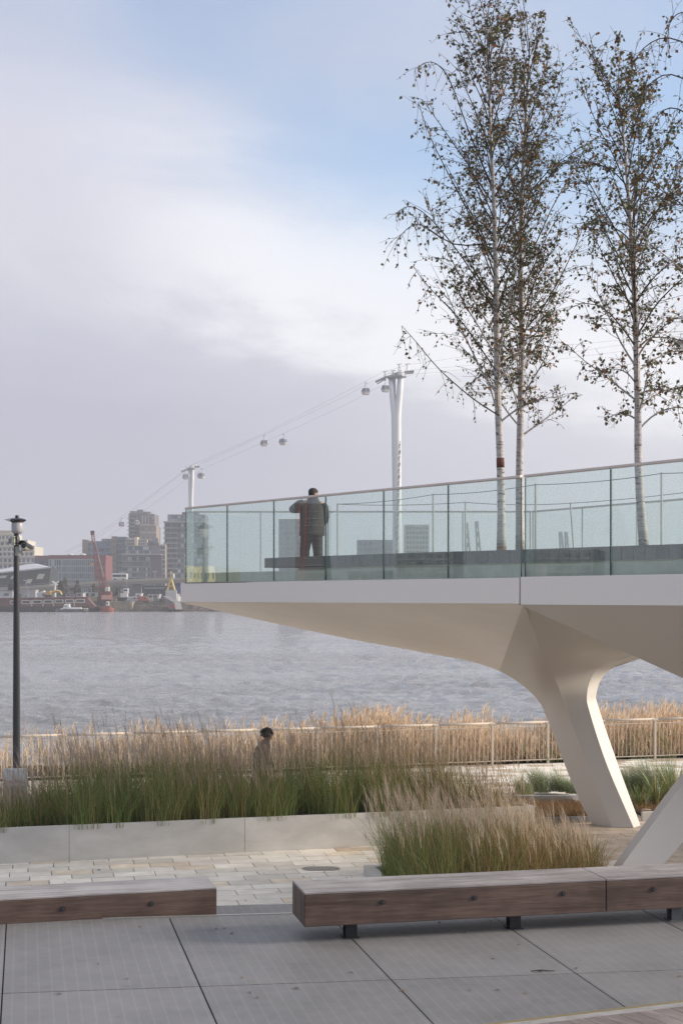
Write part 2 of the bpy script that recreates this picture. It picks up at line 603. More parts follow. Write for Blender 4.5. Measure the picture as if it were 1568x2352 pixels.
# ------------------------------------------------------------------ materials that need their own nodes
def ribbed_mat():
    """grey composite deck panel: fine ribs across with a lighter stripe every few ribs along"""
    m = bpy.data.materials.new('ribbed_grey_panel')
    m.use_nodes = True
    t = NT(m.node_tree)
    bs = t.n['Principled BSDF']
    bs.inputs['Roughness'].default_value = 0.5
    bs.inputs['Specular IOR Level'].default_value = 0.4
    pos = t.new('ShaderNodeNewGeometry').outputs['Position']
    mp = t.mapping(pos, (1, 1, 1), rot=(0, 0, R(-12.5)))
    sp = t.new('ShaderNodeSeparateXYZ')
    t.l.new(mp, sp.inputs[0])
    def wave(sock, period, sharp):
        f = t.math('FRACT', t.math('DIVIDE', sock, period))
        f = t.math('ABSOLUTE', t.math('SUBTRACT', f, 0.5))
        return t.step(f, 0.5 - sharp, 0.5)
    stripe = wave(sp.outputs[0], 0.105, 0.10)
    rib = wave(sp.outputs[1], 0.018, 0.30)
    n1 = t.noise(pos, 1.3, 4.0, 0.6)
    n2 = t.noise(pos, 7.0, 3.0, 0.6)
    rd = t.new('ShaderNodeObjectInfo').outputs['Random']
    v = t.math('ADD', t.math('MULTIPLY', t.math('SUBTRACT', n1, 0.5), 0.55), t.math('MULTIPLY', t.math('SUBTRACT', rd, 0.5), 0.22))
    v = t.math('ADD', v, t.math('MULTIPLY', t.math('SUBTRACT', n2, 0.5), 0.32))
    v = t.math('ADD', v, t.math('MULTIPLY', stripe, 0.20))
    v = t.math('SUBTRACT', v, t.math('MULTIPLY', rib, 0.16))
    spots = t.noise(pos, 26.0, 2.0, 0.5)
    blot = t.noise(t.mapping(pos, (1, 1, 1), loc=(5, 3, 0)), 2.3, 5.0, 0.7)
    v = t.math('SUBTRACT', v, t.math('MULTIPLY', t.step(spots, 0.72, 0.78), 0.30))
    v = t.math('SUBTRACT', v, t.math('MULTIPLY', t.step(blot, 0.60, 0.75), 0.22))
    hs = t.new('ShaderNodeHueSaturation')
    hs.inputs['Color'].default_value = (0.168, 0.166, 0.170, 1)
    t.put(hs.inputs['Value'], t.math('ADD', v, 1.0))
    t.l.new(hs.outputs[0], bs.inputs['Base Color'])
    bp = t.new('ShaderNodeBump')
    bp.inputs['Strength'].default_value = 0.35
    bp.inputs['Distance'].default_value = 0.004
    t.l.new(rib, bp.inputs['Height'])
    bp.invert = True
    t.l.new(bp.outputs[0], bs.inputs['Normal'])
    return m


M['ribbed'] = ribbed_mat()


def water_mat():
    m = bpy.data.materials.new('river_water')
    m.use_nodes = True
    t = NT(m.node_tree)
    bs = t.n['Principled BSDF']
    bs.inputs['Base Color'].default_value = (0.31, 0.31, 0.325, 1)
    bs.inputs['Roughness'].default_value = 0.10
    bs.inputs['IOR'].default_value = 1.33
    pos = t.new('ShaderNodeNewGeometry').outputs['Position']
    a = t.noise(t.mapping(pos, (1.1, 2.6, 1), rot=(0, 0, R(14))), 1.0, 6.0, 0.70, 0.6)
    b = t.noise(t.mapping(pos, (0.03, 0.09, 1), rot=(0, 0, R(-8))), 1.0, 4.0, 0.6)
    c = t.noise(t.mapping(pos, (0.22, 0.50, 1), rot=(0, 0, R(5))), 1.0, 4.0, 0.6, 0.4)
    gust = t.math('ADD', t.math('MULTIPLY', t.step(b, 0.35, 0.65), 0.9), 0.35)
    h = t.math('ADD', t.math('MULTIPLY', t.math('MULTIPLY', a, gust), 0.75), t.math('MULTIPLY', c, 0.9))
    bp = t.new('ShaderNodeBump')
    bp.inputs['Strength'].default_value = 1.0
    bp.inputs['Distance'].default_value = 0.38
    t.l.new(h, bp.inputs['Height'])
    t.l.new(bp.outputs[0], bs.inputs['Normal'])
    return m


M['water'] = water_mat()

# ------------------------------------------------------------------ ground, river, far shore
WZ = -1.5
gm = mat('riverbed_mud', (0.10, 0.085, 0.065), 0.95, var=0.3, vscale=0.3)
b = MB()
b.add([(-4000, -400, -3.4), (4000, -400, -3.4), (4000, 6000, -3.4), (-4000, 6000, -3.4)], [(0, 1, 2, 3)])
tag(b.build('ground', gm), kind='structure')


def build_water():
    """one sheet to the far shore, with real low waves near the camera"""
    ys = [36.9]
    while ys[-1] < 640:
        ys.append(ys[-1] + max(0.12, (ys[-1] / 36.0) ** 1.7 * 0.12))
    xs_n = 380
    rows = []
    rng = np.random.default_rng(5)
    comps = []
    for k in range(34):
        lam = 0.42 * 1.20 ** k * rng.uniform(0.9, 1.1)
        if lam > 9:
            lam = rng.uniform(0.5, 2.6)
        ang = R(78) + rng.normal(0, 0.38)
        comps.append((2 * math.pi / lam, ang, rng.uniform(0, 6.28), 0.0105 * lam ** 0.8))
    ys = np.array(ys)
    V = []
    t = np.linspace(-1, 1, xs_n)
    X = np.outer(ys * 0.36 + 6, t)
    Y = np.repeat(ys[:, None], xs_n, 1)
    Z = np.zeros_like(X)
    dy = np.gradient(ys)[:, None]
    dx = ((ys * 0.36 + 6) * 2 / xs_n)[:, None]
    for k, ang, ph, amp in comps:
        lam = 2 * math.pi / k
        fade = np.clip(lam / (2.6 * np.maximum(dy * abs(math.sin(ang)), dx * abs(math.cos(ang)))) - 0.3, 0, 1)
        s = np.sin(k * (X * math.cos(ang) + Y * math.sin(ang)) + ph)
        Z += fade * amp * (1 - 2 * np.abs(s) ** 1.3)
    V = np.stack([X, Y, Z + WZ], -1).reshape(-1, 3)
    ny = len(ys)
    i, j = np.meshgrid(np.arange(ny - 1), np.arange(xs_n - 1), indexing='ij')
    k0 = (i * xs_n + j).ravel()
    Q = np.stack([k0, k0 + 1, k0 + xs_n + 1, k0 + xs_n], 1)
    # wide flanks left and right of the waves
    n0 = len(V)
    yl, yr = [], []
    L = [(-1600, ys[0], WZ)] + [(-1600, ys[-1], WZ)]
    side = np.array([(-1600, ys[0], WZ - .03), (X[0, 0] + .5, ys[0], WZ - .03), (X[-1, 0] + .5, ys[-1], WZ - .03), (-1600, ys[-1], WZ - .03),
                     (X[0, -1] - .5, ys[0], WZ - .03), (1600, ys[0], WZ - .03), (1600, ys[-1], WZ - .03), (X[-1, -1] - .5, ys[-1], WZ - .03),
                     (-1600, -300, WZ - .03), (-60, -300, WZ - .03), (-60, ys[0], WZ - .03)])
    V = np.vstack([V, side])
    Q = np.vstack([Q, [[n0, n0 + 1, n0 + 2, n0 + 3], [n0 + 4, n0 + 5, n0 + 6, n0 + 7], [n0 + 8, n0 + 9, n0 + 10, n0]]])
    me = np_mesh('river', V, Q, [M['water']], smooth=True)
    tag(put(me, 'river'), kind='structure')


build_water()

# far shore (quays and land beyond), bending round on the left
land = mat('far_land', (0.13, 0.12, 0.10), 0.95, var=0.4, vscale=0.05)
shore_stone = mat('dark_shore_wall', (0.085, 0.07, 0.055), 0.9, var=0.45, vscale=0.35)
b = MB()
b.prism([(-2500, 556), (-66, 556), (-60, 559), (300, 559), (3000, 575), (3000, 4500), (-2500, 4500)], -3.3, 2.0)
tag(b.build('far_terrain', land), kind='structure')
b = MB()
b.prism([(-2500, -250), (-640, -250), (-620, 300), (-560, 555), (-2500, 555)], -3.3, 2.2)
tag(b.build('left_terrain', land), kind='structure')
# rough dark foreshore slope right of the concrete quay
b = MB()
rows = []
rr = random.Random(3)
for i, (yy, zz) in enumerate([(550, -1.9), (552, -0.9), (554.5, 0.6), (557, 1.9), (562, 2.3)]):
    rows.append([(-88 + j * 2.0, yy + rr.uniform(-.8, .8), zz + rr.uniform(-.45, .45)) for j in range(90)])
b.grid(rows)
tag(b.build('foreshore', shore_stone), kind='structure')

# hills / distant tree line
b = MB()
rr = random.Random(9)
rows = [[], []]
for j in range(80):
    x = -900 + j * 24
    h = 9 + 4 * math.sin(j * .5) + rr.uniform(0, 5)
    rows[0].append((x, 1700, 0))
    rows[1].append((x, 1720, h + 6))
b.grid(rows)
tag(b.build('distant_hills', mat('distant_green', (0.09, 0.10, 0.085), 0.95)), kind='structure')

# ------------------------------------------------------------------ near bank: paving, promenade, podium
b = MB()
b.prism([(-45, -30), (60, -30), (60, 29.4), (-45, 29.4)], -3.3, -0.03)
paving = tag(b.build('paving', M['joint']), kind='structure')
b = MB()
b.prism([(-45, 29.404), (60, 29.404), (60, 41.0), (35, 39.4), (-45, 24.6 + 5)], -3.3, -0.03)
U = Vector((0.976, 0.219, 0))      # along the benches and stone courses
Vv = Vector((-0.219, 0.976, 0))
prom = MB()
RA = Vector((-7.69 - 22, 32.06 - 6.45, 0))        # line of the river railing
RB = Vector((8.85 + 22, 36.9 + 6.43, 0))
rdir = (RB - RA).normalized()
rn = Vector((-rdir.y, rdir.x, 0))
prom.prism([(-45, 29.404), (60, 29.404), (60, 47.0), tuple((RB + rn * .45)[:2]), tuple((RA + rn * .45)[:2])], -3.3, -0.03)
promenade = tag(prom.build('promenade', M['joint']), kind='structure')

# stone slabs laid in running bond; courses run along U
SL, SW, GAP = 0.62, 0.335, 0.012
slab_meshes = []
for mm in (M['stone'], M['stone_b'], M['stone_c']):
    s = MB()
    s.obox((GAP / 2, GAP / 2, -0.06), (SL - GAP, 0, 0), (0, SW - GAP, 0), (0, 0, 0.06))
    slab_meshes.append(s.mesh('paving_stone', mm))
ang_u = math.atan2(U.y, U.x)
field_near, field_far = [], []
rs = random.Random(21)
origin = Vector((0, 19, 0))
cands = []
for r_ in range(-14, 62):
    off = (0.5 if r_ % 2 else 0.0) * SL + rs.uniform(-.05, .05)
    for c_ in range(-34, 34):
        p = origin + U * (c_ * SL + off) + Vv * (r_ * SW)
        cen = p + U * SL / 2 + Vv * SW / 2
        side = (cen - RA).dot(rn)
        if side > 0.2 or cen.y < 15.6 or abs(cen.x) > 0.30 * cen.y + 3.5:
            continue
        # behind the planter front wall nothing of the paving shows
        px = HX + cen.x / cen.y * F
        py = HY + EYE / cen.y * F
        show = -40 < px < 1420 and 1955 < py < 2098 and not (px > 880 and py > 2000)
        cands.append((not show, cen.y, p, cen))
cands.sort(key=lambda q: (q[0], q[1]))
stuff_near, stuff_prom = MB(), MB()
n_ind = 0
for hid, y_, p, cen in cands:
    if not hid and n_ind < 300:
        n_ind += 1
        k = rs.choices([0, 1, 2], [5, 4, 1.3])[0]
        put(slab_meshes[k], 'paving_stone', paving, (p.x, p.y, rs.uniform(-.002, .002)), ang_u)
    else:
        tgt = stuff_near if cen.y < 29.4 else stuff_prom
        g = GAP / 2
        z = rs.uniform(-.002, .002)
        mi = 1 if rs.random() < .3 or (cen.x > 2.5 and cen.y < 28.8) else 0  # warm tone at random; all stones by the column darkened in place of shade
        tgt.obox(p + U * g + Vv * g + Vector((0, 0, -.028)), U * (SL - GAP), Vv * (SW - GAP), (0, 0, .028 + z), mi)
tag(stuff_near.build('stone_paving', [M['stone_far'], M['stone_warm_shade']], paving), kind='stuff')
tag(stuff_prom.build('stone_paving', [M['stone_far'], M['stone_warm_shade']], promenade), kind='stuff')

# drain covers set in the paving
dc = G(737, 1994, 0.012)
d = thing('drain_cover', 'grey oblong drain cover let into the pale stone paving', 'drain cover', dc)
q = MB(dc)
poly = []
for i in range(20):
    a = 2 * math.pi * i / 20
    ex = math.copysign(.13, math.cos(a))
    poly.append((dc.x + ex + .16 * math.cos(a), dc.y + .16 * math.sin(a)))
q.prism(poly, 0.0045, 0.011)
q.build('lid', mat('cast_iron_lid', (0.22, 0.215, 0.205), 0.7, var=.2, vscale=20), d)

# podium in front: ribbed panels with dark gaps, one step lower behind
PZ = 1.0
pod = MB()
edge_l, edge_r = Vector((-3.36, 14.02)), Vector((-0.48, 14.36))
ed = (edge_r - edge_l).normalized()
e0 = edge_l - ed * 12
e1 = edge_l + ed * 22
pod.prism([(e0.x, e0.y), (e1.x, e1.y), (20, -12), (-18, -12)], -0.2, PZ - 0.03)
podium = tag(pod.build('podium', M['dark_joint']), kind='structure')
jd = Vector((-0.2165, 0.976))                       # direction of the long joints
def edge_hit(x0y0):
    # where a joint line meets the podium edge
    p = Vector(x0y0)
    n = Vector((-ed.y, ed.x))
    t_ = (edge_l - p).dot(n) / jd.dot(n)
    return p + jd * t_
mid_l, mid_r = Vector((-2.75, 11.48)), Vector((0.49, 11.90))
md = (mid_r - mid_l).normalized()
def mid_hit(p):
    p = Vector(p)
    n = Vector((-md.y, md.x))
    t_ = (mid_l - p).dot(n) / jd.dot(n)
    return p + jd * t_
joints = [edge_hit((-3.30 + 1.62 * (k - 3), 14.03)) for k in range(12)]
board_cut = [Vector((1.10, 10.0)), Vector((2.45, 11.05)), Vector((3.4, 11.75))]
def panel(quad, name='deck_panel', z=PZ, mt='ribbed', parent=None):
    c = sum((Vector(q_) for q_ in quad), Vector((0, 0))) / 4
    poly = []
    for q_ in quad:
        v_ = Vector(q_) - c
        poly.append(tuple(c + v_ * (1 - 0.011 / max(v_.length, .1))))
    q = MB((c.x, c.y, z))
    q.prism(poly, z - 0.028, z)
    ob = q.build(name, M[mt], None, bevel=0.003)
    ob.parent = parent
    return ob
for k in range(11):
    a, b2 = joints[k], joints[k + 1]
    am, bm = mid_hit(a), mid_hit(b2)
    panel([am, bm, b2, a], parent=podium)
    a3, b3 = am - jd * 2.55, bm - jd * 2.55
    panel([a3, b3, bm, am], parent=podium)
    panel([a3 - jd * 2.4, b3 - jd * 2.4, b3, a3], parent=podium)
# pale metal trim along the podium edge
q = MB()
trim_m = mat('pale_metal_trim', (0.60, 0.58, 0.54), 0.35, metal=.7)
p0 = edge_l - ed * 5
nrm = Vector((-ed.y, ed.x))
q.obox((p0.x + nrm.x * .012, p0.y + nrm.y * .012, PZ - .03), (ed.x * 13, ed.y * 13, 0), (nrm.x * .022, nrm.y * .022, 0), (0, 0, .036))
q.build('edge_trim', trim_m, podium)
# lower ribbed step beyond the edge
STZ = 0.78
st = MB()
s0 = e0 + nrm * .06
s1 = e1 + nrm * .06
t0, t1 = s0 + nrm * 1.45, s1 + nrm * 1.45
st.prism([tuple(s0), tuple(s1), tuple(t1), tuple(t0)], -0.2, STZ - .03)
step = tag(st.build('lower_step', M['dark_joint']), kind='structure')
for k in range(12):
    a = edge_hit((-3.30 + 1.62 * (k - 3), 14.03)) + nrm * .07
    b2 = edge_hit((-3.30 + 1.62 * (k - 2), 14.03)) + nrm * .07
    panel([a, b2, b2 + nrm * 1.43, a + nrm * 1.43], 'step_panel', STZ, parent=step)

# timber boards let into the podium at the right front corner (lying 5 mm over the panels)
bd0, bd1 = G(1250, 2342, PZ), G(1568, 2304, PZ)
bdir = (bd1 - bd0).normalized()
bn = Vector((bdir.y, -bdir.x, 0))
cross = (G(1540, 2352, PZ) - G(1452, 2318, PZ)).normalized()
q = MB()
q.obox(bd0 - bdir * 3 + Vector((0, 0, .001)) - bn * .03, bdir * 9, bn * 0.028, (0, 0, .012))
q.build('brass_strip', mat('brass_strip', (0.45, 0.36, 0.18), 0.35, metal=.8), podium)
q = MB()
q.obox(bd0 - bdir * 3.0 + Vector((0, 0, .001)), bdir * 9.0, bn * .1, (0, 0, .008))
q.build('concrete_strip', mat('grey_strip', (.25, .24, .235), .8, var=.15, vscale=6), podium)
cb = Vector((cross.x, cross.y, 0))
for k in range(40):
    o_ = bd0 - bdir * 2.0 + bn * .105 + bdir * (k * .152) + Vector((0, 0, .001))
    q = MB(o_)
    q.obox(o_, bdir * .146, cb * 3.2, (0, 0, .010))
    ob = q.build('deck_board', M['wood_deck'], None)
    ob.parent = podium

# ------------------------------------------------------------------ benches
def bench(name, label, p, u, v, z0, z1, seams, legs, bolts, width=.60, end_left=True, floor=PZ):
    """beam bench of thick hardwood: front and top boards, bolts in the front, steel legs"""
    root = thing(name, label, 'bench', (p.x, p.y, floor), 'long hardwood benches')
    o = root.location.copy()
    u, v = Vector(u).normalized(), Vector(v).normalized()
    for s in range(len(seams) - 1):
        a, c = seams[s] + .004, seams[s + 1] - .004
        P0 = Vector((p.x, p.y, z0)) + u * a
        q = MB(o)
        q.obox(P0, u * (c - a), v * .17, (0, 0, z1 - z0 - .0))
        q.build('front_board', M['wood'], root, bevel=.008)
        q = MB(o)
        q.obox(P0 + v * .176, u * (c - a), v * (width - .176 - .176), (0, 0, z1 - z0))
        q.build('middle_board', M['wood'], root, bevel=.008)
        q = MB(o)
        q.obox(P0 + v * (width - .17), u * (c - a), v * .17, (0, 0, z1 - z0))
        q.build('back_board', M['wood'], root, bevel=.008)
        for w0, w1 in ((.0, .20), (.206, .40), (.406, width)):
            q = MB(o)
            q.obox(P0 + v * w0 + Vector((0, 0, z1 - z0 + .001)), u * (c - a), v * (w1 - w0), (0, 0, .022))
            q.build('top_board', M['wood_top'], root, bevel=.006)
    for lx in legs:
        P0 = Vector((p.x, p.y, floor)) + u * (lx - .055) + v * .14
        q = MB(o)
        # H-section post
        q.obox(P0, u * .11, v * .014, (0, 0, z0 - floor))
        q.obox(P0 + v * .106, u * .11, v * .014, (0, 0, z0 - floor))
        q.obox(P0 + v * .014 + u * .048, u * .014, v * .092, (0, 0, z0 - floor))
        q.obox(P0 - u * .02 - v * .02, u * .15, v * .17, (0, 0, .010))
        q.build('leg', M['black_steel'] if lx < 2.9 else M['grey_steel'], root)
    for bx in bolts:
        c0 = Vector((p.x, p.y, (z0 + z1) / 2 + .05)) + u * bx - v * .006
        q = MB(o)
        ring, inner = [], []
        q.tube([c0 + v * .012, c0 - v * .004], [.024, .024], 14)
        bo = q.build('bolt', M['black_steel'], root)
        q = MB(o)
        q.tube([c0 - v * .0045, c0 - v * .012], [.012, .010], 6)
        q.build('bolt_head', M['pole'], bo)
    return root


bp0 = Vector((-0.345, 13.10, 0))
z_top = EYE - 680 * 13.10 / F
bench('bench', 'nearer long dark hardwood bench on steel posts with visible legs at right', bp0, U, Vv, 1.155, z_top - .023,
      [0, 2.97, 6.6], [.48, 2.10, 3.78, 5.2], [.745, 1.64, 2.53, 3.46, 4.5], floor=PZ)
# second one stands on the lower step
lr = W(499, 2038, 14.45)
ul = Vector((2.07, .56, 0)).normalized()
vl = Vector((-ul.y, ul.x, 0))
L0 = lr - ul * 5.2
bench('bench', 'farther left hardwood bench half hidden behind the podium edge', Vector((L0.x, L0.y, 0)), ul, vl, lr.z - .335, lr.z - .023,
      [0, 5.2], [.6, 2.6, 4.6], [1.9, 2.78, 3.66, 4.53], floor=STZ)

# ------------------------------------------------------------------ elevated walkway
ZB, ZT = 4.10, 4.475         # fascia bottom / top
walk = thing('elevated_walkway', 'white steel elevated walkway with glass balustrade and flared leaning column', 'footbridge', (3, 24, 0))
WO = walk.location.copy()
tipL = W(415, 1382, 27.9)
N0 = Vector((tipL.x, tipL.y, 0))
N1 = Vector((2.556, 20.42, 0))
nd = (N1 - N0).normalized()
nout = Vector((nd.y, -nd.x, 0))
N2 = N1 + Vector((.568, -.823, 0)) * 7.9
nd2 = (N2 - N1).normalized()
nout2 = Vector((nd2.y, -nd2.x, 0))
FA = Vector((-2.9, 28.45, 0))
FB = Vector((3.72, 28.45, 0))
FC = Vector((9.6, 18.9, 0))


def slabquad(name, a, c, z0, z1, th, out, mt, bevel=.006):
    q = MB(WO)
    q.obox(Vector((a.x, a.y, z0)), c - a, -out * th, (0, 0, z1 - z0))
    return q.build(name, M[mt], walk, bevel=bevel)


slabquad('fascia', N0, N1 - nd * .014, ZB, ZT, .12, nout, 'fascia')
slabquad('fascia', N1 + nd2 * .010, N2, ZB - .012, ZT + .012, .12, nout2, 'fascia')
slabquad('fascia_joint', N1 - nd * .03 - nout * .02, N1 + nd2 * .03 - nout2 * .02, ZB + .004, ZT - .004, .06, nout, 'dark_joint', 0)
q = MB(WO)
q.obox(Vector((N0.x, N0.y, ZB)) - nout * .125, FA - N0 + nout * .12, Vector((.12, 0, 0)), (0, 0, ZT - ZB))
q.build('fascia', M['fascia'], walk)
q = MB(WO)
q.obox(Vector((FA.x, FA.y - .02, ZB)), FB - FA, Vector((0, -.12, 0)), (0, 0, ZT - ZB))
fd = (FC - FB).normalized()
q.obox(Vector((FB.x, FB.y - .02, ZB + .003)), FC - FB, Vector((-fd.y, fd.x, 0)) * -.12 if False else Vector((-.1, -.06, 0)), (0, 0, ZT - ZB - .006))
q.build('fascia', M['fascia'], walk)
q = MB(WO)
inn = lambda p, d_: (p.x + d_[0], p.y + d_[1])
deckpoly = [inn(N0, (.22, .10)), inn(N1, (.02, .30)), tuple((N2 - nout2 * .30)[:2]), inn(FC, (-.2, 0)), inn(FB, (-.06, -.2)), inn(FA, (.2, -.2))]
q.prism(deckpoly, ZB + .05, ZT + .19)
q.build('deck_floor', mat('walkway_floor', (0.60, 0.58, 0.52), .8, var=.1), walk)

# curved steel shell under the walkway, measured rib by rib
def curve(pts):
    return [W(*p) for p in pts]
def resample(pts, n, ts=None):
    """polyline to n points, smoothed (Catmull-Rom) over its own parameter"""
    P = [Vector(p) for p in pts]
    m = len(P)
    if ts is None:
        ts = [i / (m - 1) for i in range(m)]
    out = []
    for i in range(n):
        t_ = i / (n - 1)
        k = 0
        while k < m - 2 and t_ > ts[k + 1]:
            k += 1
        a = (t_ - ts[k]) / (ts[k + 1] - ts[k])
        p0, p1, p2, p3 = P[max(k - 1, 0)], P[k], P[k + 1], P[min(k + 2, m - 1)]
        d0 = ts[k + 1] - ts[max(k - 1, 0)]
        d3 = ts[min(k + 2, m - 1)] - ts[k]
        h = ts[k + 1] - ts[k]
        m1 = (p2 - p0) * (h / d0)
        m2 = (p3 - p1) * (h / d3)
        a2, a3 = a * a, a * a * a
        out.append(p1 * (2 * a3 - 3 * a2 + 1) + m1 * (a3 - 2 * a2 + a) + p2 * (-2 * a3 + 3 * a2) + m2 * (a3 - a2))
    return out
def loft(name, A, B_, mt, nsub=6, flip=False):
    rows = [[a.lerp(c, j / nsub) for j in range(nsub + 1)] for a, c in zip(A, B_)]
    q = MB(WO)
    q.grid(rows, flip=flip)
    ob = q.build(name, M[mt], walk, smooth=True)
    return ob


keel_px = [(415, 1383, 27.9), (600, 1425, 27.75), (800, 1467, 27.6), (941, 1493, 27.45), (1000, 1504, 27.4), (1061, 1515, 27.3), (1101, 1525, 27.25),
           (1141, 1539, 27.2), (1181, 1561, 27.15), (1217, 1589, 27.1), (1235, 1609, 27.1), (1249, 1633, 27.1), (1275, 1701, 26.95), (1319, 1813, 26.6), (1357, 1892, 26.34)]
keel = curve(keel_px)
near_top = [Vector((N0.x, N0.y, ZB)).lerp(Vector((N1.x, N1.y, ZB)), k) for k in (0, .22, .45, .62, .72, .82, .91, 1.0)]
ridge1 = curve([(1221, 1441, 22.2), (1241, 1497, 24.0), (1259, 1533, 25.1), (1281, 1577, 25.9), (1301, 1633, 26.25), (1361, 1789, 26.15), (1405, 1900, 25.94)])
tA = [0, .10, .21, .29, .34, .40, .46, .52, .60, .67, .72, .77, .82, .93, 1.0]
A_ = resample(near_top + ridge1, 71, tA)
# keep the straight fascia edge straight
for i in range(71):
    t_ = i / 70
    if t_ <= .52:
        k = 0
        while t_ > tA[k + 1]:
            k += 1
        f_ = (t_ - tA[k]) / (tA[k + 1] - tA[k])
        A_[i] = near_top[k].lerp(near_top[k + 1], f_)
K_ = resample(keel, 71, tA)
loft('soffit', A_[:38], K_[:38], 'soffit', 8)
loft('column', A_[37:], K_[37:], 'white_paint', 5)
# middle face between the two front ridges
r2_px = [(1194, 1388, 20.45), (1400, 1440, 23.2), (1478, 1498, 25.3), (1450, 1506, 25.6), (1401, 1521, 25.9), (1371, 1537, 26.05), (1353, 1567, 26.15), (1347, 1597, 26.2),
         (1349, 1621, 26.22), (1393, 1757, 26.08), (1454, 1901, 25.87)]
t2 = [0, .14, .24, .30, .37, .43, .50, .56, .62, .85, 1.0]
ridge2 = resample(curve(r2_px), 60, t2)
rid1 = resample([Vector((N1.x, N1.y, ZB))] + ridge1, 60, [0, .13, .26, .37, .48, .62, .85, 1.0])
loft('column', rid1, ridge2, 'white_paint', 6)
# sunlit right edge of the column
r3_px = [(1620, 1440, 25.6), (1540, 1478, 26.0), (1468, 1513, 26.3), (1421, 1526, 26.4), (1393, 1545, 26.45), (1377, 1566, 26.5), (1369, 1593, 26.52), (1370, 1613, 26.55),
         (1417, 1753, 26.4), (1469.6, 1896, 26.14)]
t3 = [0, .12, .26, .34, .42, .48, .55, .61, .83, 1.0]
ridge3 = resample(curve(r3_px), 60, t3)
r2b = resample(curve([(1600, 1430, 24.8), (1530, 1466, 25.2)] + r2_px[3:]), 60, [0, .12, .26, .34, .40, .48, .55, .61, .83, 1.0])
loft('column', r2b, ridge3, 'white_paint', 3)
# back of the shell and of the column
back_top = [Vector((FA.x, FA.y, ZB)).lerp(Vector((FB.x, FB.y, ZB)), k) for k in np.linspace(0, 1, 40)]
loft('soffit', K_[:40], back_top, 'soffit', 4)
loft('column', [p for p in K_[40:]], [p for p in resample(ridge3, 31)], 'white_paint', 3)
q = MB(WO)
q.prism([tuple(G(1357, 1892)[:2]), tuple(G(1405, 1900)[:2]), tuple(G(1454, 1901)[:2]), tuple(G(1469.6, 1896)[:2])], -.02, .004)
q.build('foot_plate', M['white_paint'], walk)

# second arm, running down to the right-hand leg
S0 = Vector((N1.x, N1.y, ZB - .012))
S1 = W(1568, 1558, 20.0)
S2 = S0.lerp(S1, 1.55)
S3 = Vector((N2.x, N2.y, ZB - .012))
S2b = Vector((8.6, 16.6, 2.2))
rows = []
for i in range(13):
    t_ = i / 12
    a = S0.lerp(S3, t_)
    c = S0.lerp(S1, 1.0).lerp(S2, 0) if False else S0.lerp(S2, t_)
    rows.append([a.lerp(c, j / 4) for j in range(5)])
q = MB(WO)
q.grid(rows)
q.build('soffit', M['white_paint'], walk, smooth=True)
# its far side, closing the arm
rows = []
for i in range(13):
    t_ = i / 12
    a = S0.lerp(S2, t_)
    c = Vector((N1.x, N1.y + .3, ZB)).lerp(Vector((7.5, 21.5, ZB)), t_)
    rows.append([a.lerp(c, j / 3) for j in range(4)])
q = MB(WO)
q.grid(rows)
q.build('soffit', M['white_paint'], walk, smooth=True)
# right-hand leaning leg
la = curve([(1394, 2034, 20.70), (1480, 1916, 21.2), (1568, 1799, 21.6), (1700, 1640, 22.0), (1800, 1560, 21.9)])
lb = curve([(1479, 2034, 20.65), (1568, 1933, 21.0), (1650, 1840, 21.3), (1760, 1735, 21.5), (1900, 1640, 21.6)])
lc = [p + Vector((.25, .9, 0)) for p in lb]
ld = [p + Vector((.12, .75, 0)) for p in la]
loft('column', resample(la, 20), resample(lb, 20), 'white_paint', 3)
loft('column', resample(lb, 20), resample(lc, 20), 'white_paint', 2)
loft('column', resample(lc, 20), resample(ld, 20), 'white_paint', 2)
loft('column', resample(ld, 20), resample(la, 20), 'white_paint', 2)

# glass balustrade, near side
GZ0, GZ1 = EYE + .285, EYE + 1.71
def glass_run(pts, z0, z1, mt, cap='rail_cap', cap_h=.038, cap_w=.06, th=.022, edges=True):
    for a, c in zip(pts[:-1], pts[1:]):
        d_ = (c - a).normalized()
        n_ = Vector((d_.y, -d_.x, 0))
        q = MB(WO)
        q.obox(Vector((a.x, a.y, z0)) + d_ * .009 - n_ * th / 2, (c - a) - d_ * .018, n_ * th, (0, 0, z1 - z0 - .005))
        g_ = q.build('glass_panel', M[mt], walk)
        q = MB(WO)
        q.obox(Vector((a.x, a.y, z1)) + d_ * .002 - n_ * cap_w / 2, (c - a) - d_ * .004, n_ * cap_w, (0, 0, cap_h))
        q.build('handrail', M[cap], walk, bevel=.006)
        if edges:
            for e_ in (a + d_ * .004, c - d_ * .0085):
                q = MB(WO)
                q.obox(Vector((e_.x, e_.y, z0)) - n_ * th * .48, d_ * .0045, n_ * th * .96, (0, 0, z1 - z0 - .006))
                q.build('glass_edge', M['glass_edge'], g_)
    a, c = pts[0], pts[-1]


gl_px = [427, 522, 629, 748, 881, 1029, 1197]
g0, g1 = W(427, 0, 27.79), W(1197, 0, 20.46)
g0.z = g1.z = 0
gp = []
for px in gl_px:
    k = (px - HX) / F          # intersection of the sight line with the glass line
    # x = k*y ; point = g0 + t (g1-g0)
    dx, dy = g1.x - g0.x, g1.y - g0.y
    t_ = (k * g0.y - g0.x) / (dx - k * dy)
    gp.append(g0 + (g1 - g0) * t_)
glass_run(gp, GZ0, GZ1, 'glass')
h0, h1 = Vector((2.655, 20.60, 0)), Vector((4.353, 18.14, 0))
hd = (h1 - h0).normalized()
gr = [h0, Vector((3.63, 19.19, 0)), Vector((3.63, 19.19, 0)) + hd * 1.72, Vector((3.63, 19.19, 0)) + hd * 3.44, Vector((3.63, 19.19, 0)) + hd * 5.1]
glass_run(gr, GZ0 + .005, GZ1 + .02, 'glass')
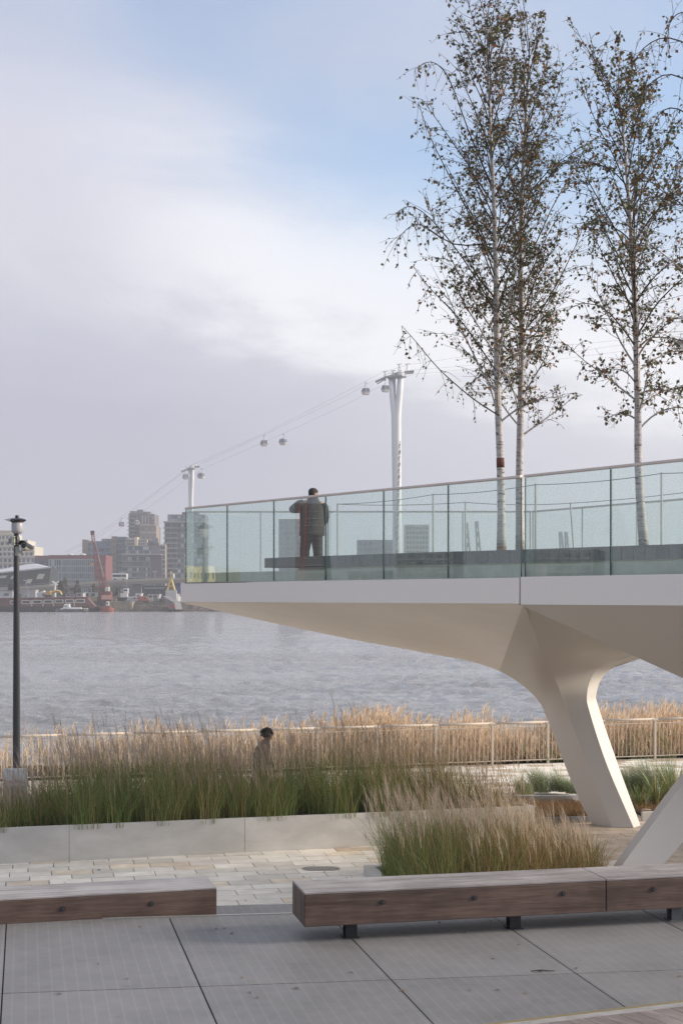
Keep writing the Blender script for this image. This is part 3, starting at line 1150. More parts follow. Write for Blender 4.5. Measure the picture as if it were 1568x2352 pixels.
# base channel of the glass
for pts in (gp, gr):
    a, c = pts[0], pts[-1]
    d_ = (c - a).normalized()
    n_ = Vector((d_.y, -d_.x, 0))
    q = MB(WO)
    q.obox(Vector((a.x, a.y, ZT - .01)) - n_ * .03, c - a, n_ * .06, (0, 0, GZ0 - ZT + .0))
    q.build('base_channel', M['dark_joint'], walk)
# far side: lighter rail parallel to the river
fp = [Vector((-2.95 + k * 1.34, 28.35, 0)) for k in range(6)] + [Vector((3.78, 28.35, 0))]
glass_run(fp, GZ0, EYE + 1.68, 'far_glass', 'steel', .035, .045, .02, False)
fe = Vector((5.93, 24.72, 0))
fdir = (fe - fp[-1]).normalized()
fr2 = [fp[-1] + Vector((.02, -.03, 0)) + fdir * (1.5 * k) for k in range(7)]
glass_run(fr2, GZ0, EYE + 1.68, 'far_glass', 'steel', .035, .045, .02, False)
for p in fp[1:-1] + fr2[:]:
    q = MB(WO)
    q.box(p.x - .012, p.x + .012, p.y - .035, p.y - .012, ZT + .1, EYE + 1.68)
    q.build('baluster', M['steel'], walk)
# return at the tip
q = MB(WO)
tp = gp[0]
q.obox(Vector((tp.x, tp.y, GZ0)) + Vector((0, .01, 0)), Vector((fp[0].x - tp.x, 28.33 - tp.y - .02, 0)), Vector((.02, 0, 0)), (0, 0, GZ1 - GZ0))
q.build('glass_panel', M['glass'], walk)

# ------------------------------------------------------------------ planter on the walkway
PT = EYE + .735
pl = thing('deck_planter', 'long raised planter with dark tiled rim on the walkway deck', 'planter', (2, 24.5, 4.66))
PO = pl.location.copy()
front = [Vector(p + (0,)) for p in [(-.26, 25.4), (.73, 24.2), (1.55, 23.2), (2.81, 22.0), (3.92, 20.6), (4.72, 19.65), (6.3, 17.85)]]
back = [Vector(p + (0,)) for p in [(7.3, 20.6), (4.9, 24.4), (3.3, 26.6), (.2, 27.0)]]
q = MB(PO)
q.prism([(p.x, p.y) for p in front + back], 4.67, PT - .015)
q.build('plinth', M['pale_wall'], pl)
q = MB(PO)
ins = [(p.x + .25, p.y + .3) for p in front] + [(p.x - .2, p.y - .25) for p in back]
q.prism(ins, PT - .014, PT - .004)
q.build('planting_soil', M['soil'], pl)
# tile band along the front, tile by tile
TW, TH = .205, .205
path = [front[0]]
for a, c in zip(front[:-1], front[1:]):
    path.append(c)
acc, k = 0.0, 0
tl = MB()
tl.obox((0, 0, 0), (TW - .008, 0, 0), (0, .30, 0), (0, 0, TH - .004))
tile_me = tl.mesh('tile', M['tile'])
for a, c in zip(path[:-1], path[1:]):
    d_ = (c - a).normalized()
    n_ = Vector((-d_.y, d_.x, 0))
    n = max(1, round((c - a).length / TW))
    w_ = (c - a).length / n
    for i in range(n):
        p = a + d_ * (i * w_) - n_ * .05
        o_ = put(tile_me, 'tile', pl, (p.x - PO.x, p.y - PO.y, PT - TH - PO.z), math.atan2(d_.y, d_.x), (w_ / TW, 1, 1))
# copings between / plinth joints
for px in (1161, 1542, 1048):
    pass
# dark stone seat running out to the left of the tiles
a, c = Vector((-1.46, 26.95, 0)), Vector((-.265, 25.34, 0))
d_ = (c - a).normalized()
n_ = Vector((-d_.y, d_.x, 0))
q = MB(PO)
q.obox(Vector((a.x, a.y, PT - .185)), c - a, n_ * .62, (0, 0, .185))
q.build('stone_seat', M['stone_bench'], pl, bevel=.008)
q = MB(PO)
q.obox(Vector((a.x, a.y, 4.665)) + d_ * .9 + n_ * .15, (c - a) - d_ * .9, n_ * .35, (0, 0, PT - .19 - 4.665))
q.build('seat_support', M['pale_wall'], pl)
# round metal caps lying on the rim
for px, py in ((905, 1264.5), (1240, 1257), (1510, 1247.5)):
    dd = (EYE - (PT)) * F / (py - HY) if False else None

# ------------------------------------------------------------------ rope fence in the planter
rope = thing('wire_fence', 'thin steel posts with slack wires among the birch trunks', 'fence', (2, 24, PT))
RO = rope.location.copy()
posts_n = [W(775, 0, 27.0), W(994, 0, 24.95), W(1229, 0, 22.7), W(1518, 0, 20.7), W(1800, 0, 18.9)]
tops_n = [EYE + 215 / F * 27.0, EYE + 237 / F * 24.95, EYE + 260 / F * 22.7, EYE + 286 / F * 20.7, EYE + 1.81]
posts_b = [W(1068, 0, 26.6), W(1318, 0, 25.6), W(1700, 0, 22.6)]
tops_b = [EYE + 219 / F * 26.6, EYE + 217 / F * 25.6, EYE + 1.8]
def wire(a, c, sag):
    return [a.lerp(c, k / 10) + Vector((0, 0, -sag * 4 * (k / 10) * (1 - k / 10))) for k in range(11)]
def rope_row(ps, ts, lean=0.0):
    topsv = []
    for i, (p, t_) in enumerate(zip(ps, ts)):
        ln = Vector((-.07, 0, 0)) if (lean and i == 1) else Vector((0, 0, 0))
        tp_ = Vector((p.x, p.y, t_)) + ln
        q = MB(RO)
        q.tube([Vector((p.x, p.y, PT - .02)), tp_], .016, 8)
        q.build('post', M['steel'], rope)
        q = MB(RO)
        q.lathe((p.x, p.y, PT - .003), [(.10, 0), (.10, .012), (.03, .016)], 14)
        q.build('base_plate', M['steel'], rope)
        topsv.append(tp_ - Vector((0, 0, .015)))
    return topsv
tn = rope_row(posts_n, tops_n)
tb = rope_row(posts_b, tops_b, 1)
for a, c in list(zip(tn[:-1], tn[1:])) + [(tn[0], tb[0])] + list(zip(tb[:-1], tb[1:])):
    q = MB(RO)
    q.tube(wire(a, c, .035), .006, 5)
    q.build('wire', M['grey_steel'], rope)

# ------------------------------------------------------------------ ground planters
def rim_planter(name, label, poly, h, wall, mt='concrete'):
    """hollow planter: wall pieces round a bed of soil"""
    c = sum((Vector((p[0], p[1], 0)) for p in poly), Vector()) / len(poly)
    root = thing(name, label, 'planter', (c.x, c.y, 0))
    o = root.location.copy()
    n = len(poly)
    area = sum(poly[i][0] * poly[(i + 1) % n][1] - poly[(i + 1) % n][0] * poly[i][1] for i in range(n))
    if area < 0:
        poly = poly[::-1]
    # inner polygon by moving each edge inwards
    inner = []
    for i in range(n):
        p0, p1, p2 = [Vector(poly[(i + k) % n]).to_2d() for k in (-1, 0, 1)]
        d1, d2 = (p1 - p0).normalized(), (p2 - p1).normalized()
        n1, n2 = Vector((-d1.y, d1.x)), Vector((-d2.y, d2.x))
        bis = (n1 + n2)
        bis = bis / max(bis.dot(n1), .2)
        inner.append(p1 + bis * wall)
    q = MB(o)
    for i in range(n):
        j = (i + 1) % n
        A, B_, C, D = Vector(poly[i]).to_2d(), Vector(poly[j]).to_2d(), inner[j], inner[i]
        vs = [(A.x, A.y, 0), (B_.x, B_.y, 0), (C.x, C.y, 0), (D.x, D.y, 0), (A.x, A.y, h), (B_.x, B_.y, h), (C.x, C.y, h), (D.x, D.y, h)]
        q.add(vs, [(4, 5, 6, 7), (0, 1, 5, 4), (2, 3, 7, 6)])
    q.build('wall', M[mt], root)
    q = MB(o)
    q.prism([tuple(p) for p in inner], 0.0, h - .06)
    q.build('planting_soil', M['soil'], root)
    return root, inner


PA, PB = Vector((-5.35, 22.35)), Vector((3.36, 24.74))
pd = (PB - PA).normalized()
pn = Vector((-pd.y, pd.x))
PA2 = PA - pd * 3.0
lp_poly = [tuple(PA2), tuple(PB), tuple(PB + pn * 1.15 - pd * .35), tuple(PB + pn * 3.0 - pd * 1.3), tuple(PA2 + pn * 3.0)]
LPH = .565
left_planter, lp_inner = rim_planter('concrete_planter', 'long low grey concrete planter wall with tall grass behind it', lp_poly, LPH, .06)
# fine joints between the wall slabs
q = MB(left_planter.location)
for s in (1.55, 4.06, 6.9, 9.6):
    p = PA2 + pd * s
    q.obox((p.x - pn.x * .0015, p.y - pn.y * .0015, .01), (pd.x * .006, pd.y * .006, 0), (pn.x * .002, pn.y * .002, 0), (0, 0, LPH - .012))
q.build('wall_joint', mat('grey_sealant', (.22, .21, .2), .9), left_planter)

FA_, FB_ = Vector((.33, 21.4)), Vector((4.02, 22.22))
fd_ = (FB_ - FA_).normalized()
fn_ = Vector((-fd_.y, fd_.x))
fp_poly = [tuple(FA_), tuple(FA_ - fn_ * 2.6), tuple(FB_ - fn_ * 2.6 - fd_ * .75), tuple(FB_ - fd_ * .1)]
front_planter, fp_inner = rim_planter('low_planter', 'low concrete-edged grass bed behind the nearer bench', fp_poly, .16, .14)


# ------------------------------------------------------------------ grasses
def blades(base, L, az, bend, width, nseg, rng, up=1.0, twist=None, wav=.0):
    """curved tapering strips; returns V, Q"""
    n = len(base)
    t = np.linspace(0, 1, nseg + 1)[None, :, None]
    dirv = np.stack([np.cos(az), np.sin(az), np.zeros(n)], -1)[:, None, :]
    bend = bend[:, None, None]
    L_ = L[:, None, None]
    hor = L_ * bend * t ** 1.8
    ver = L_ * t * up * np.sqrt(np.clip(1 - (bend * t ** .9) ** 2 * .85, .02, 1))
    P = base[:, None, :] + dirv * hor + np.array([0, 0, 1.0])[None, None, :] * ver
    if wav:
        ph = rng.uniform(0, 6.28, n)[:, None, None]
        P = P + np.stack([-np.sin(az), np.cos(az), 0 * az], -1)[:, None, :] * (wav * L_ * np.sin(t * 4 + ph) * t)
    tw = rng.uniform(0, 2 * np.pi, n) if twist is None else twist
    side = np.stack([np.cos(tw), np.sin(tw), np.zeros(n)], -1)[:, None, :]
    wd = (width[:, None, None] * .5) * np.clip(1 - t, .06, 1) ** .55
    A, B_ = P - side * wd, P + side * wd
    V = np.stack([A, B_], 2).reshape(n, -1, 3)
    k = (nseg + 1) * 2
    i0 = (np.arange(n) * k)[:, None] + (np.arange(nseg) * 2)[None, :]
    Q = np.stack([i0, i0 + 1, i0 + 3, i0 + 2], -1).reshape(-1, 4)
    return V.reshape(-1, 3), Q, P


class Soup:
    def __init__(self):
        self.V, self.Q, self.I, self.n = [], [], [], 0

    def add(self, V, Q, mi):
        self.V.append(V)
        self.Q.append(Q + self.n)
        self.I.append(np.full(len(Q), mi, np.int32))
        self.n += len(V)

    def done(self, name, mats, origin=(0, 0, 0)):
        me = np_mesh(name, np.vstack(self.V), np.vstack(self.Q), mats, np.concatenate(self.I), origin)
        return put(me, name, None, origin)


def inside(poly, x, y):
    r = np.zeros(len(x), bool)
    n = len(poly)
    for i in range(n):
        x0, y0 = poly[i][0], poly[i][1]
        x1, y1 = poly[(i + 1) % n][0], poly[(i + 1) % n][1]
        c = ((y0 > y) != (y1 > y)) & (x < (x1 - x0) * (y - y0) / (y1 - y0 + 1e-12) + x0)
        r ^= c
    return r


def scatter(poly, spacing, rng, jit=.4):
    P = np.array([(p[0], p[1]) for p in poly])
    lo, hi = P.min(0), P.max(0)
    gx, gy = np.meshgrid(np.arange(lo[0], hi[0], spacing), np.arange(lo[1], hi[1], spacing))
    x = gx.ravel() + rng.uniform(-jit, jit, gx.size) * spacing
    y = gy.ravel() + rng.uniform(-jit, jit, gx.size) * spacing
    k = inside(poly, x, y)
    return x[k], y[k]


def plumes(S, tips, tdir, n_fr, L, rng, mi, w=.0055, lean_az=math.pi):
    """feathery heads: several thin fronds from just below each stem tip"""
    n = len(tips)
    for f in range(n_fr):
        az = lean_az + rng.normal(0, .6, n)
        bend = np.clip(rng.normal(.34, .13, n), .05, .85)
        base = tips - np.array([0, 0, 1.0]) * (rng.uniform(0, .10, n)[:, None])
        V, Q, _ = blades(base, L * rng.uniform(.6, 1.1, n), az, bend, np.full(n, w) * rng.uniform(.7, 1.3, n), 3, rng)
        S.add(V, Q, mi)


def miscanthus(name, label, poly, z, spacing, nb, ns, Lb, Ls, colour, rng, lean=math.pi, plume_L=.30, group=None, fr=4, sizes=None, dens=None, plume_m='plume'):
    S = Soup()
    cx, cy = scatter(poly, spacing, rng)
    if dens is not None:
        k = rng.uniform(0, 1, len(cx)) < dens(cx, cy)
        cx, cy = cx[k], cy[k]
    sc = sizes(cx, cy) if sizes is not None else np.ones(len(cx))
    sc = sc * rng.uniform(.74, 1.14, len(cx))
    n = len(cx)
    # blades
    idx = np.repeat(np.arange(n), nb)
    m = len(idx)
    r = .19 * np.sqrt(rng.uniform(0, 1, m))
    a = rng.uniform(0, 2 * np.pi, m)
    base = np.stack([cx[idx] + r * np.cos(a), cy[idx] + r * np.sin(a), np.full(m, z)], -1)
    L = Lb * sc[idx] * rng.uniform(.55, 1.15, m)
    az = a + rng.normal(0, 1.1, m)
    bend = np.clip(np.abs(rng.normal(.38, .27, m)), .03, .93)
    frac = colour(cx[idx], cy[idx])                     # 0 green .. 1 dry
    u = rng.uniform(0, 1, m)
    which = np.where(u < frac, np.where(rng.uniform(0, 1, m) < .5, 1, 2), 0)
    for mi in (0, 1, 2):
        k = which == mi
        if k.any():
            V, Q, _ = blades(base[k], L[k], az[k], bend[k], rng.uniform(.005, .010, k.sum()), 4, rng, wav=.03)
            S.add(V, Q, mi)
    # flowering stems with plumes, all leaning one way in the wind
    if ns:
        idx = np.repeat(np.arange(n), ns)
        m = len(idx)
        r = .10 * np.sqrt(rng.uniform(0, 1, m))
        a = rng.uniform(0, 2 * np.pi, m)
        base = np.stack([cx[idx] + r * np.cos(a), cy[idx] + r * np.sin(a), np.full(m, z)], -1)
        L = Ls * sc[idx] * np.clip(rng.normal(.86, .14, m), .45, 1.16)
        az = lean + rng.normal(0, .7, m)
        bend = np.clip(np.abs(rng.normal(.20, .12, m)), .02, .6)
        V, Q, P = blades(base, L, az, bend, np.full(m, .0055), 5, rng, wav=.015)
        S.add(V, Q, 3)
        plumes(S, P[:, -1, :] - np.array([0, 0, .12]), az, fr, plume_L, rng, 4, lean_az=lean)
    ob = S.done(name, [M['grass'], M['grass_dry'], M['grass_rust'], M['grass_dry'], M[plume_m]], (float(np.mean(cx)), float(np.mean(cy)), z))
    return tag(ob, label, 'grass', group, 'stuff')


rng = np.random.default_rng(31)
lp_in = [tuple(p) for p in lp_inner]
vis = lambda X, Y: (np.abs(X) < .26 * Y + .6).astype(float)
# dry rusty towards the right end of the long planter
miscanthus('ornamental_grass', 'long row of tall plumed grass in the concrete planter', lp_in, LPH - .07, .25, 62, 8, .92, 1.36,
           lambda X, Y: np.clip(.14 + .10 * np.sin(X * 2.2) + .75 * np.clip((X - .6) / 2.2, 0, 1), 0, 1), rng, R(172),
           sizes=lambda X, Y: np.where(X > 1.6, 1 - .13 * (X - 1.6), np.where(X < -4.85, .60, 1.0)) * (1 + .10 * np.sin(X * 1.7 + 1) + .07 * np.sin(X * 4.3 + Y * 3)),
           dens=lambda X, Y: vis(X, Y) * np.where((X > -1.5) & (X < 3.2) & (Y > 24.9 + .27 * X), .55, .80))
fp_in = [tuple(p) for p in fp_inner]
miscanthus('ornamental_grass', 'pale plumed grass clump filling the low bed behind the nearer bench', fp_in, .10, .25, 90, 6, .98, 1.36,
           lambda X, Y: np.clip(.16 + .6 * np.clip((X - .9) / 1.8, 0, 1), 0, 1), rng, R(165), plume_L=.30, fr=6, plume_m='plume_pale',
           sizes=lambda X, Y: np.clip(np.where(X < 2.2, 1.0, 1.0 - .30 * (X - 2.2)), .32, 1) * np.clip(.72 + .9 * (X - .35), .72, 1),
           dens=lambda X, Y: np.where(Y > 20.2, 1.0, .8))
# ground cover of brown litter and short dry grass
bedL = [(2.2, 26.9), (4.75, 26.75), (4.75, 29.1), (1.9, 29.1)]
bedR = [(5.75, 26.9), (9.5, 27.6), (9.5, 29.1), (5.6, 29.1)]
soilq = MB()
soilq.prism(bedL, -.02, .05)
soilq.prism(bedR, -.02, .05)
tag(soilq.build('bed_soil', M['soil']), kind='structure')
S = Soup()
for poly, nn, hh in ((bedL, 9000, .20), (bedR, 4200, .16)):
    P = np.array(poly)
    x = rng.uniform(P[:, 0].min(), P[:, 0].max(), nn)
    y = rng.uniform(P[:, 1].min(), P[:, 1].max() - .9, nn)
    k = inside(poly, x, y)
    x, y = x[k], y[k]
    base = np.stack([x, y, np.full(len(x), .045)], -1)
    V, Q, _ = blades(base, rng.uniform(.4, 1.2, len(x)) * hh, rng.uniform(0, 6.28, len(x)), np.clip(rng.normal(.6, .25, len(x)), .05, .95), np.full(len(x), .009), 3, rng)
    S.add(V, Q, 0)
ob = S.done('dry_ground_cover', [M['grass_rust']], (4.5, 27.6, .05))
tag(ob, 'short brown dried grass lying in the bed by the leaning column', 'ground cover', None, 'stuff')

# kerbs and steel edging of the bed
def edging(name, label, cat, a, c, h, th, mt, z=0.0):
    root_at = (a + c) / 2
    d_ = (c - a).normalized()
    n_ = Vector((-d_.y, d_.x, 0))
    q = MB((root_at.x, root_at.y, z))
    q.obox((a.x, a.y, z), c - a, n_ * th, (0, 0, h))
    return tag(q.build(name, M[mt], None, bevel=.006), label, cat)
edging('bed_edging', 'low dark kerb at the left of the leaning column foot', 'kerb', G(1225, 1893), G(1354, 1889), .11, .06, 'grey_steel')
edging('bed_edging', 'pale concrete kerb at the right of the leaning column foot', 'kerb', G(1474, 1886), G(1640, 1880), .17, .06, 'concrete')
edging('steel_edging', 'steel channel edging running behind the leaning column', 'edging', Vector((3.2, 29.10, 0)), Vector((9.2, 29.32, 0)), .13, .05, 'steel')
e1_, e2_ = Vector((2.75, 29.02, 0)), Vector((4.9, 29.06, 0))


# individual tufts and strap-leaved plants
def tuft(name, label, cat, pos, h, n, mats, bend=.5, w=.006, spread=.10, stems=0, lean=None, group=None):
    S = Soup()
    r = spread * np.sqrt(rng.uniform(0, 1, n))
    a = rng.uniform(0, 2 * np.pi, n)
    base = np.stack([pos[0] + r * np.cos(a), pos[1] + r * np.sin(a), np.full(n, pos[2])], -1)
    az = (a + rng.normal(0, .5, n)) if lean is None else lean + rng.normal(0, .9, n)
    half = rng.uniform(0, 1, n) < .8
    for mi, k in ((0, half), (1, ~half)):
        if k.any():
            V, Q, _ = blades(base[k], h * rng.uniform(.55, 1.1, k.sum()), az[k], np.clip(rng.normal(bend, .2, k.sum()), .05, .95), rng.uniform(.6, 1.3, k.sum()) * w, 5, rng, wav=.04)
            S.add(V, Q, mi)
    if stems:
        base = np.repeat(np.array([pos], float), stems, 0) + rng.normal(0, .06, (stems, 3)) * np.array([1, 1, 0])
        V, Q, P = blades(base, h * rng.uniform(1.2, 1.75, stems), math.pi + rng.normal(0, .7, stems), np.clip(rng.normal(.3, .15, stems), .02, .8), np.full(stems, .006), 5, rng)
        S.add(V, Q, 1)
        plumes(S, P[:, -1, :], None, 4, .14, rng, 1, w=.009)
    ob = S.done(name, [M[m] for m in mats], tuple(pos))
    return tag(ob, label, cat, group)


tl_ = [((1205, 1812, 29.9), .42, 'greyish feather grass tuft at the right end of the long planter'),
       ((1243, 1808, 30.2), .62, 'tallest soft feather grass tuft left of the leaning column'),
       ((1285, 1812, 30.3), .50, 'thin feather grass tuft with tall seed stems left of the column'),
       ((1318, 1815, 30.0), .40, 'dark green grass tuft touching the left edge of the column')]
grp = 'feather grass tufts behind the column'
for (px, py, d_), h, lab in tl_:
    p = W(px, py, d_)
    tuft('feather_grass', lab, 'plant', (p.x, d_, .06), h, 620, ['tuft', 'grass'], .62, .006, .20, 10 if 'seed' in lab else 3, R(160), grp)
for (px, d_, h, lab) in ((1452, 29.8, .62, 'feather grass tuft beside the right edge of the leaning column'),
                         (1488, 29.6, .80, 'broad feather grass tuft right of the column with seed heads'),
                         (1540, 29.4, .85, 'tall seed-headed grass at the right picture edge under the walkway')):
    p = W(px, 1800, d_)
    tuft('feather_grass', lab, 'plant', (p.x, d_, .06), h, 760, ['tuft', 'grass'], .5, .006, .22, 16 if 'seed' in lab else 4, R(150), grp)
for (px, d_, h, lab) in ((1470, 28.0, .55, 'small strap-leaved plant growing by the kerb right of the column'),
                         (1505, 28.2, .85, 'yellowing strap-leaved plant in dark soil right of the column'),
                         (1548, 28.4, .95, 'large strap-leaved plant next to the white leaning leg')):
    p = W(px, 1850, d_)
    tuft('strap_leaf_plant', lab, 'plant', (p.x, d_, .05), h, 60, ['strap', 'grass_dry'], .5, .026, .10, 0, None, 'strap-leaved plants in the right bed')
# small white marker disc
mk = G(1483, 1862, .06)
q = MB(mk)
q.lathe(mk, [(.10, -.002), (.10, .02), (.07, .03)], 16)
tag(q.build('marker_disc', M['white_paint'], None), 'small white disc lying on the soil right of the column', 'disc')

# ------------------------------------------------------------------ river railing
rl = thing('river_railing', 'cream metal railing with upright bars along the river promenade', 'railing', (.6, 34.5, 0))
LO = rl.location.copy()
RH = 1.05
bay = 1.50
t00 = (W(422, 0, 1) if False else 0)
# a post shows at pixel 1130
kx = (1130 - HX) / F
tpost = (kx * RA.y - RA.x) / (rdir.x - kx * rdir.y)
first = tpost - 26 * bay
post_me = MB()
post_me.box(-.028, .028, -.028, .028, 0, RH - .03)
post_me = post_me.mesh('post', M['railing'])
bal_me = MB()
bal_me.tube([(0, 0, .13), (0, 0, RH - .09)], .0095, 6)
bal_me = bal_me.mesh('baluster', M['railing'])
sock_me = MB()
sock_me.tube([(-.075, 0, 0), (.075, 0, 0)], .040, 12)
sock_me = sock_me.mesh('rail_socket', M['railing'])
ar = math.atan2(rdir.y, rdir.x)
for k in range(60):
    p = RA + rdir * (first + k * bay)
    if abs(p.x) > .27 * p.y + 1.2:
        continue
    lx = lambda q_: (q_.x - LO.x, q_.y - LO.y, 0)
    put(post_me, 'post', rl, lx(p), ar)
    s_ = put(sock_me, 'rail_socket', rl, (p.x - LO.x, p.y - LO.y, RH - .012), ar)
    a, c = p + rdir * .04, p + rdir * (bay - .04)
    q = MB(LO)
    q.tube([Vector((a.x, a.y, RH)) - rdir * .04, Vector((c.x, c.y, RH)) + rdir * .04], .031, 10)
    q.build('top_rail', M['railing'], rl, smooth=True)
    q = MB(LO)
    q.obox(Vector((a.x, a.y, .10)) - rn * .02, c - a, rn * .04, (0, 0, .022))
    q.obox(Vector((a.x, a.y, RH - .105)) - rn * .014, c - a, rn * .028, (0, 0, .016))
    q.build('bottom_rail', M['railing'], rl)
    nb_ = 12
    for i in range(nb_):
        c_ = a.lerp(c, (i + .7) / (nb_ + .4))
        put(bal_me, 'baluster', rl, lx(c_), ar)

# ------------------------------------------------------------------ reeds beyond the railing
def build_reeds():
    S = Soup()
    n = 9000
    s = rng.uniform(0, 1, n)
    w = rng.uniform(0, 1, n) ** .8
    along = -12.5 + s * 24.5
    x = along
    y = 34.4 + rdir.y / rdir.x * (x - .6) + .75 + w * 2.6
    k = (np.abs(x) < .25 * y + .6)
    # thinner towards the left
    keep = rng.uniform(0, 1, n) < np.clip(.34 + (x + 6) * .085, .20, 1.0)
    k &= keep
    x, y, w = x[k], y[k], w[k]
    n = len(x)
    z0 = np.full(n, -1.35)
    h = np.clip(rng.normal(2.12, .22, n) + .18 * np.sin(x * .9 + 1.0) + .14 * np.sin(x * 2.3), 1.35, 2.75) - .14 * w
    h = np.where(x < -4.5, h - .22, h)
    az = R(20) + rng.normal(0, 1.0, n)
    bend = np.clip(np.abs(rng.normal(.10, .08, n)), 0, .4)
    base = np.stack([x, y, z0], -1)
    V, Q, P = blades(base, h, az, bend, np.full(n, .010), 4, rng)
    S.add(V, Q, 0)
    # leaves
    for f in range(6):
        tt = rng.uniform(.30, .88, n)
        i0 = np.minimum((tt * 4).astype(int), 3)
        fr = tt * 4 - i0
        bs_ = P[np.arange(n), i0] * (1 - fr)[:, None] + P[np.arange(n), i0 + 1] * fr[:, None]
        V, Q, _ = blades(bs_, rng.uniform(.18, .42, n), rng.uniform(0, 6.28, n), np.clip(rng.normal(.6, .25, n), .1, .97), rng.uniform(.014, .028, n), 3, rng)
        S.add(V, Q, 0 if f % 3 else 1)
    # seed heads
    k = rng.uniform(0, 1, n) < .75
    tips = P[k, -1, :]
    for f in range(7):
        m = len(tips)
        V, Q, _ = blades(tips - np.array([0, 0, 1.0]) * rng.uniform(0.0, .16, m)[:, None], rng.uniform(.12, .25, m), R(25) + rng.normal(0, .6, m), np.clip(rng.normal(.38, .16, m), .05, .8), rng.uniform(.014, .028, m), 3, rng)
        S.add(V, Q, 2)
    ob = S.done('reeds', [M['reed'], M['reed_dark'], M['reed_head']], (0, 36, -1.35))
    tag(ob, 'golden dry reeds growing between the railing and the river', 'reeds', None, 'stuff')


build_reeds()
q = MB()
q.obox(Vector((-28, 0, -3.3)) + Vector((0, 34.4 + rdir.y / rdir.x * (-28.6) + .5, 0)), rdir * 60, rn * 3.2, (0, 0, 1.95))
tag(q.build('reed_bed', gm), kind='structure')

# ------------------------------------------------------------------ lamp post, camera, boxes, sign
lpx = W(38.5, 1500, 28.7)
lamp = thing('lamp_post', 'dark lamp post with white drum diffuser and winged hood at the left', 'lamp post', (lpx.x, lpx.y, 0))
LP = lamp.location.copy()
zc = lambda py: EYE - (py - HY) / F * 28.7
q = MB(LP)
q.tube([(LP.x, LP.y, 0), (LP.x, LP.y, 1.1), (LP.x, LP.y, zc(1240)), (LP.x, LP.y, zc(1224))], [.082, .076, .055, .050], 16)
q.build('pole', M['pole'], lamp, smooth=True)
q = MB(LP)
z0, z1 = zc(1226), zc(1200.5)
hh = z1 - z0
DX = .018
q.lathe((LP.x + DX, LP.y, z0), [(.055, 0), (.092, hh * .06), (.114, hh * .22), (.118, hh * .5), (.117, hh * .9), (.108, hh * 1.0)], 22)
dif = q.build('diffuser', mat('white_diffuser', (.52, .52, .55), .35, trans=.3), lamp, smooth=True)
q = MB(LP)
zt = zc(1200.5)
q.lathe((LP.x + DX, LP.y, zt), [(.10, .0), (.150, .022), (.178, .048), (.168, .066), (.12, .085), (.05, .098), (.035, .10)], 24)
hood = q.build('hood', mat('glossy_black_hood', (.012, .013, .018), .12), lamp, smooth='auto')
q = MB(LP)
q.add([(LP.x - .25, LP.y - .02, zt + .062), (LP.x - .10, LP.y - .16, zt + .030), (LP.x - .04, LP.y - .13, zt + .090), (LP.x - .05, LP.y + .10, zt + .10), (LP.x - .12, LP.y + .14, zt + .045), (LP.x - .10, LP.y, zt + .010)],
      [(0, 1, 2), (0, 2, 3), (0, 3, 4), (0, 5, 1), (0, 4, 5), (1, 5, 4, 3, 2)])
q.build('wing', mat('grey_wing', (.30, .31, .36), .25), lamp)
q = MB(LP)
q.lathe((LP.x + .012, LP.y, zt + .095), [(.038, 0), (.041, .012), (.036, .016), (.041, .028), (.036, .034), (.039, .05), (.032, .055)], 16)
q.build('finial', M['black_steel'], lamp, smooth=True)

cz = zc(1252)
ccx = W(58, 0, 28.6).x
cc = thing('security_camera', 'beige security camera with black sunshield on the lamp post', 'security camera', (LP.x + .06, LP.y - .05, cz))
CO = cc.location.copy()
cream = mat('beige_housing', (.46, .45, .38), .5)
hx = ccx - .01
d_ = Vector((-.25, -1, .22)).normalized()
c0 = Vector((hx + .03, LP.y - .02, cz - .05))
q = MB(CO)
q.tube([c0 - d_ * .10, c0 + d_ * .13, c0 + d_ * .15], [.050, .066, .066], 14)
hs_ = q.build('housing', cream, cc, smooth='auto')
q = MB(CO)
q.tube([c0 + d_ * .1505, c0 + d_ * .156], [.05, .048], 14)
q.build('lens', mat('black_lens', (.008, .008, .012), .08), cc)
q = MB(CO)
side = Vector((1, 0, 0))
upv = side.cross(d_).normalized()
if upv.z < 0:
    upv = -upv
rows = []
for s_ in (-.09, .06, .22):
    rows.append([c0 + d_ * s_ + (side * math.cos(a) + upv * math.sin(a)) * .086 for a in np.linspace(R(-12), R(165), 14)])
rows2 = [[p + (p - (c0 + d_ * s_)).normalized() * .006 for p in r_] for r_, s_ in zip(rows, (-.09, .06, .22))]
q.grid(rows)
q.grid(rows2, flip=True)
q.build('sunshield', M['black_steel'], cc, smooth=True)
q = MB(CO)
q.tube([(LP.x + .06, LP.y - .05, zc(1268)), (LP.x + .13, LP.y - .04, zc(1268)), tuple(c0 - d_ * .06)], [.03, .03, .022], 8)
q.build('arm', mat('grey_bracket', (.33, .335, .32), .5), cc)
q = MB(CO)
q.box(LP.x + .0, LP.x + .065, LP.y - .10, LP.y - .06, zc(1277), zc(1256))
for zz in (zc(1259), zc(1273)):
    q.tube([(LP.x - .075, LP.y - .085, zz), (LP.x + .08, LP.y - .085, zz)], .008, 6)
q.build('mount_plate', mat('grey_mount', (.30, .31, .29), .5), cc)
jb = thing('junction_box', 'small grey green box strapped to the lamp post under the lamp', 'junction box', (LP.x - .06, LP.y - .08, zc(1243)))
q = MB(jb.location)
q.box(LP.x - .075, LP.x - .01, LP.y - .13, LP.y - .06, zc(1253), zc(1232))
q.build('box', mat('pale_green_grey_box', (.42, .44, .38), .55), jb, bevel=.006)
q = MB(jb.location)
q.box(LP.x - .135, LP.x - .076, LP.y - .12, LP.y - .05, zc(1249), zc(1237))
q.build('antenna', mat('mid_grey_box', (.22, .225, .235), .55), jb, bevel=.004)
q = MB(jb.location)
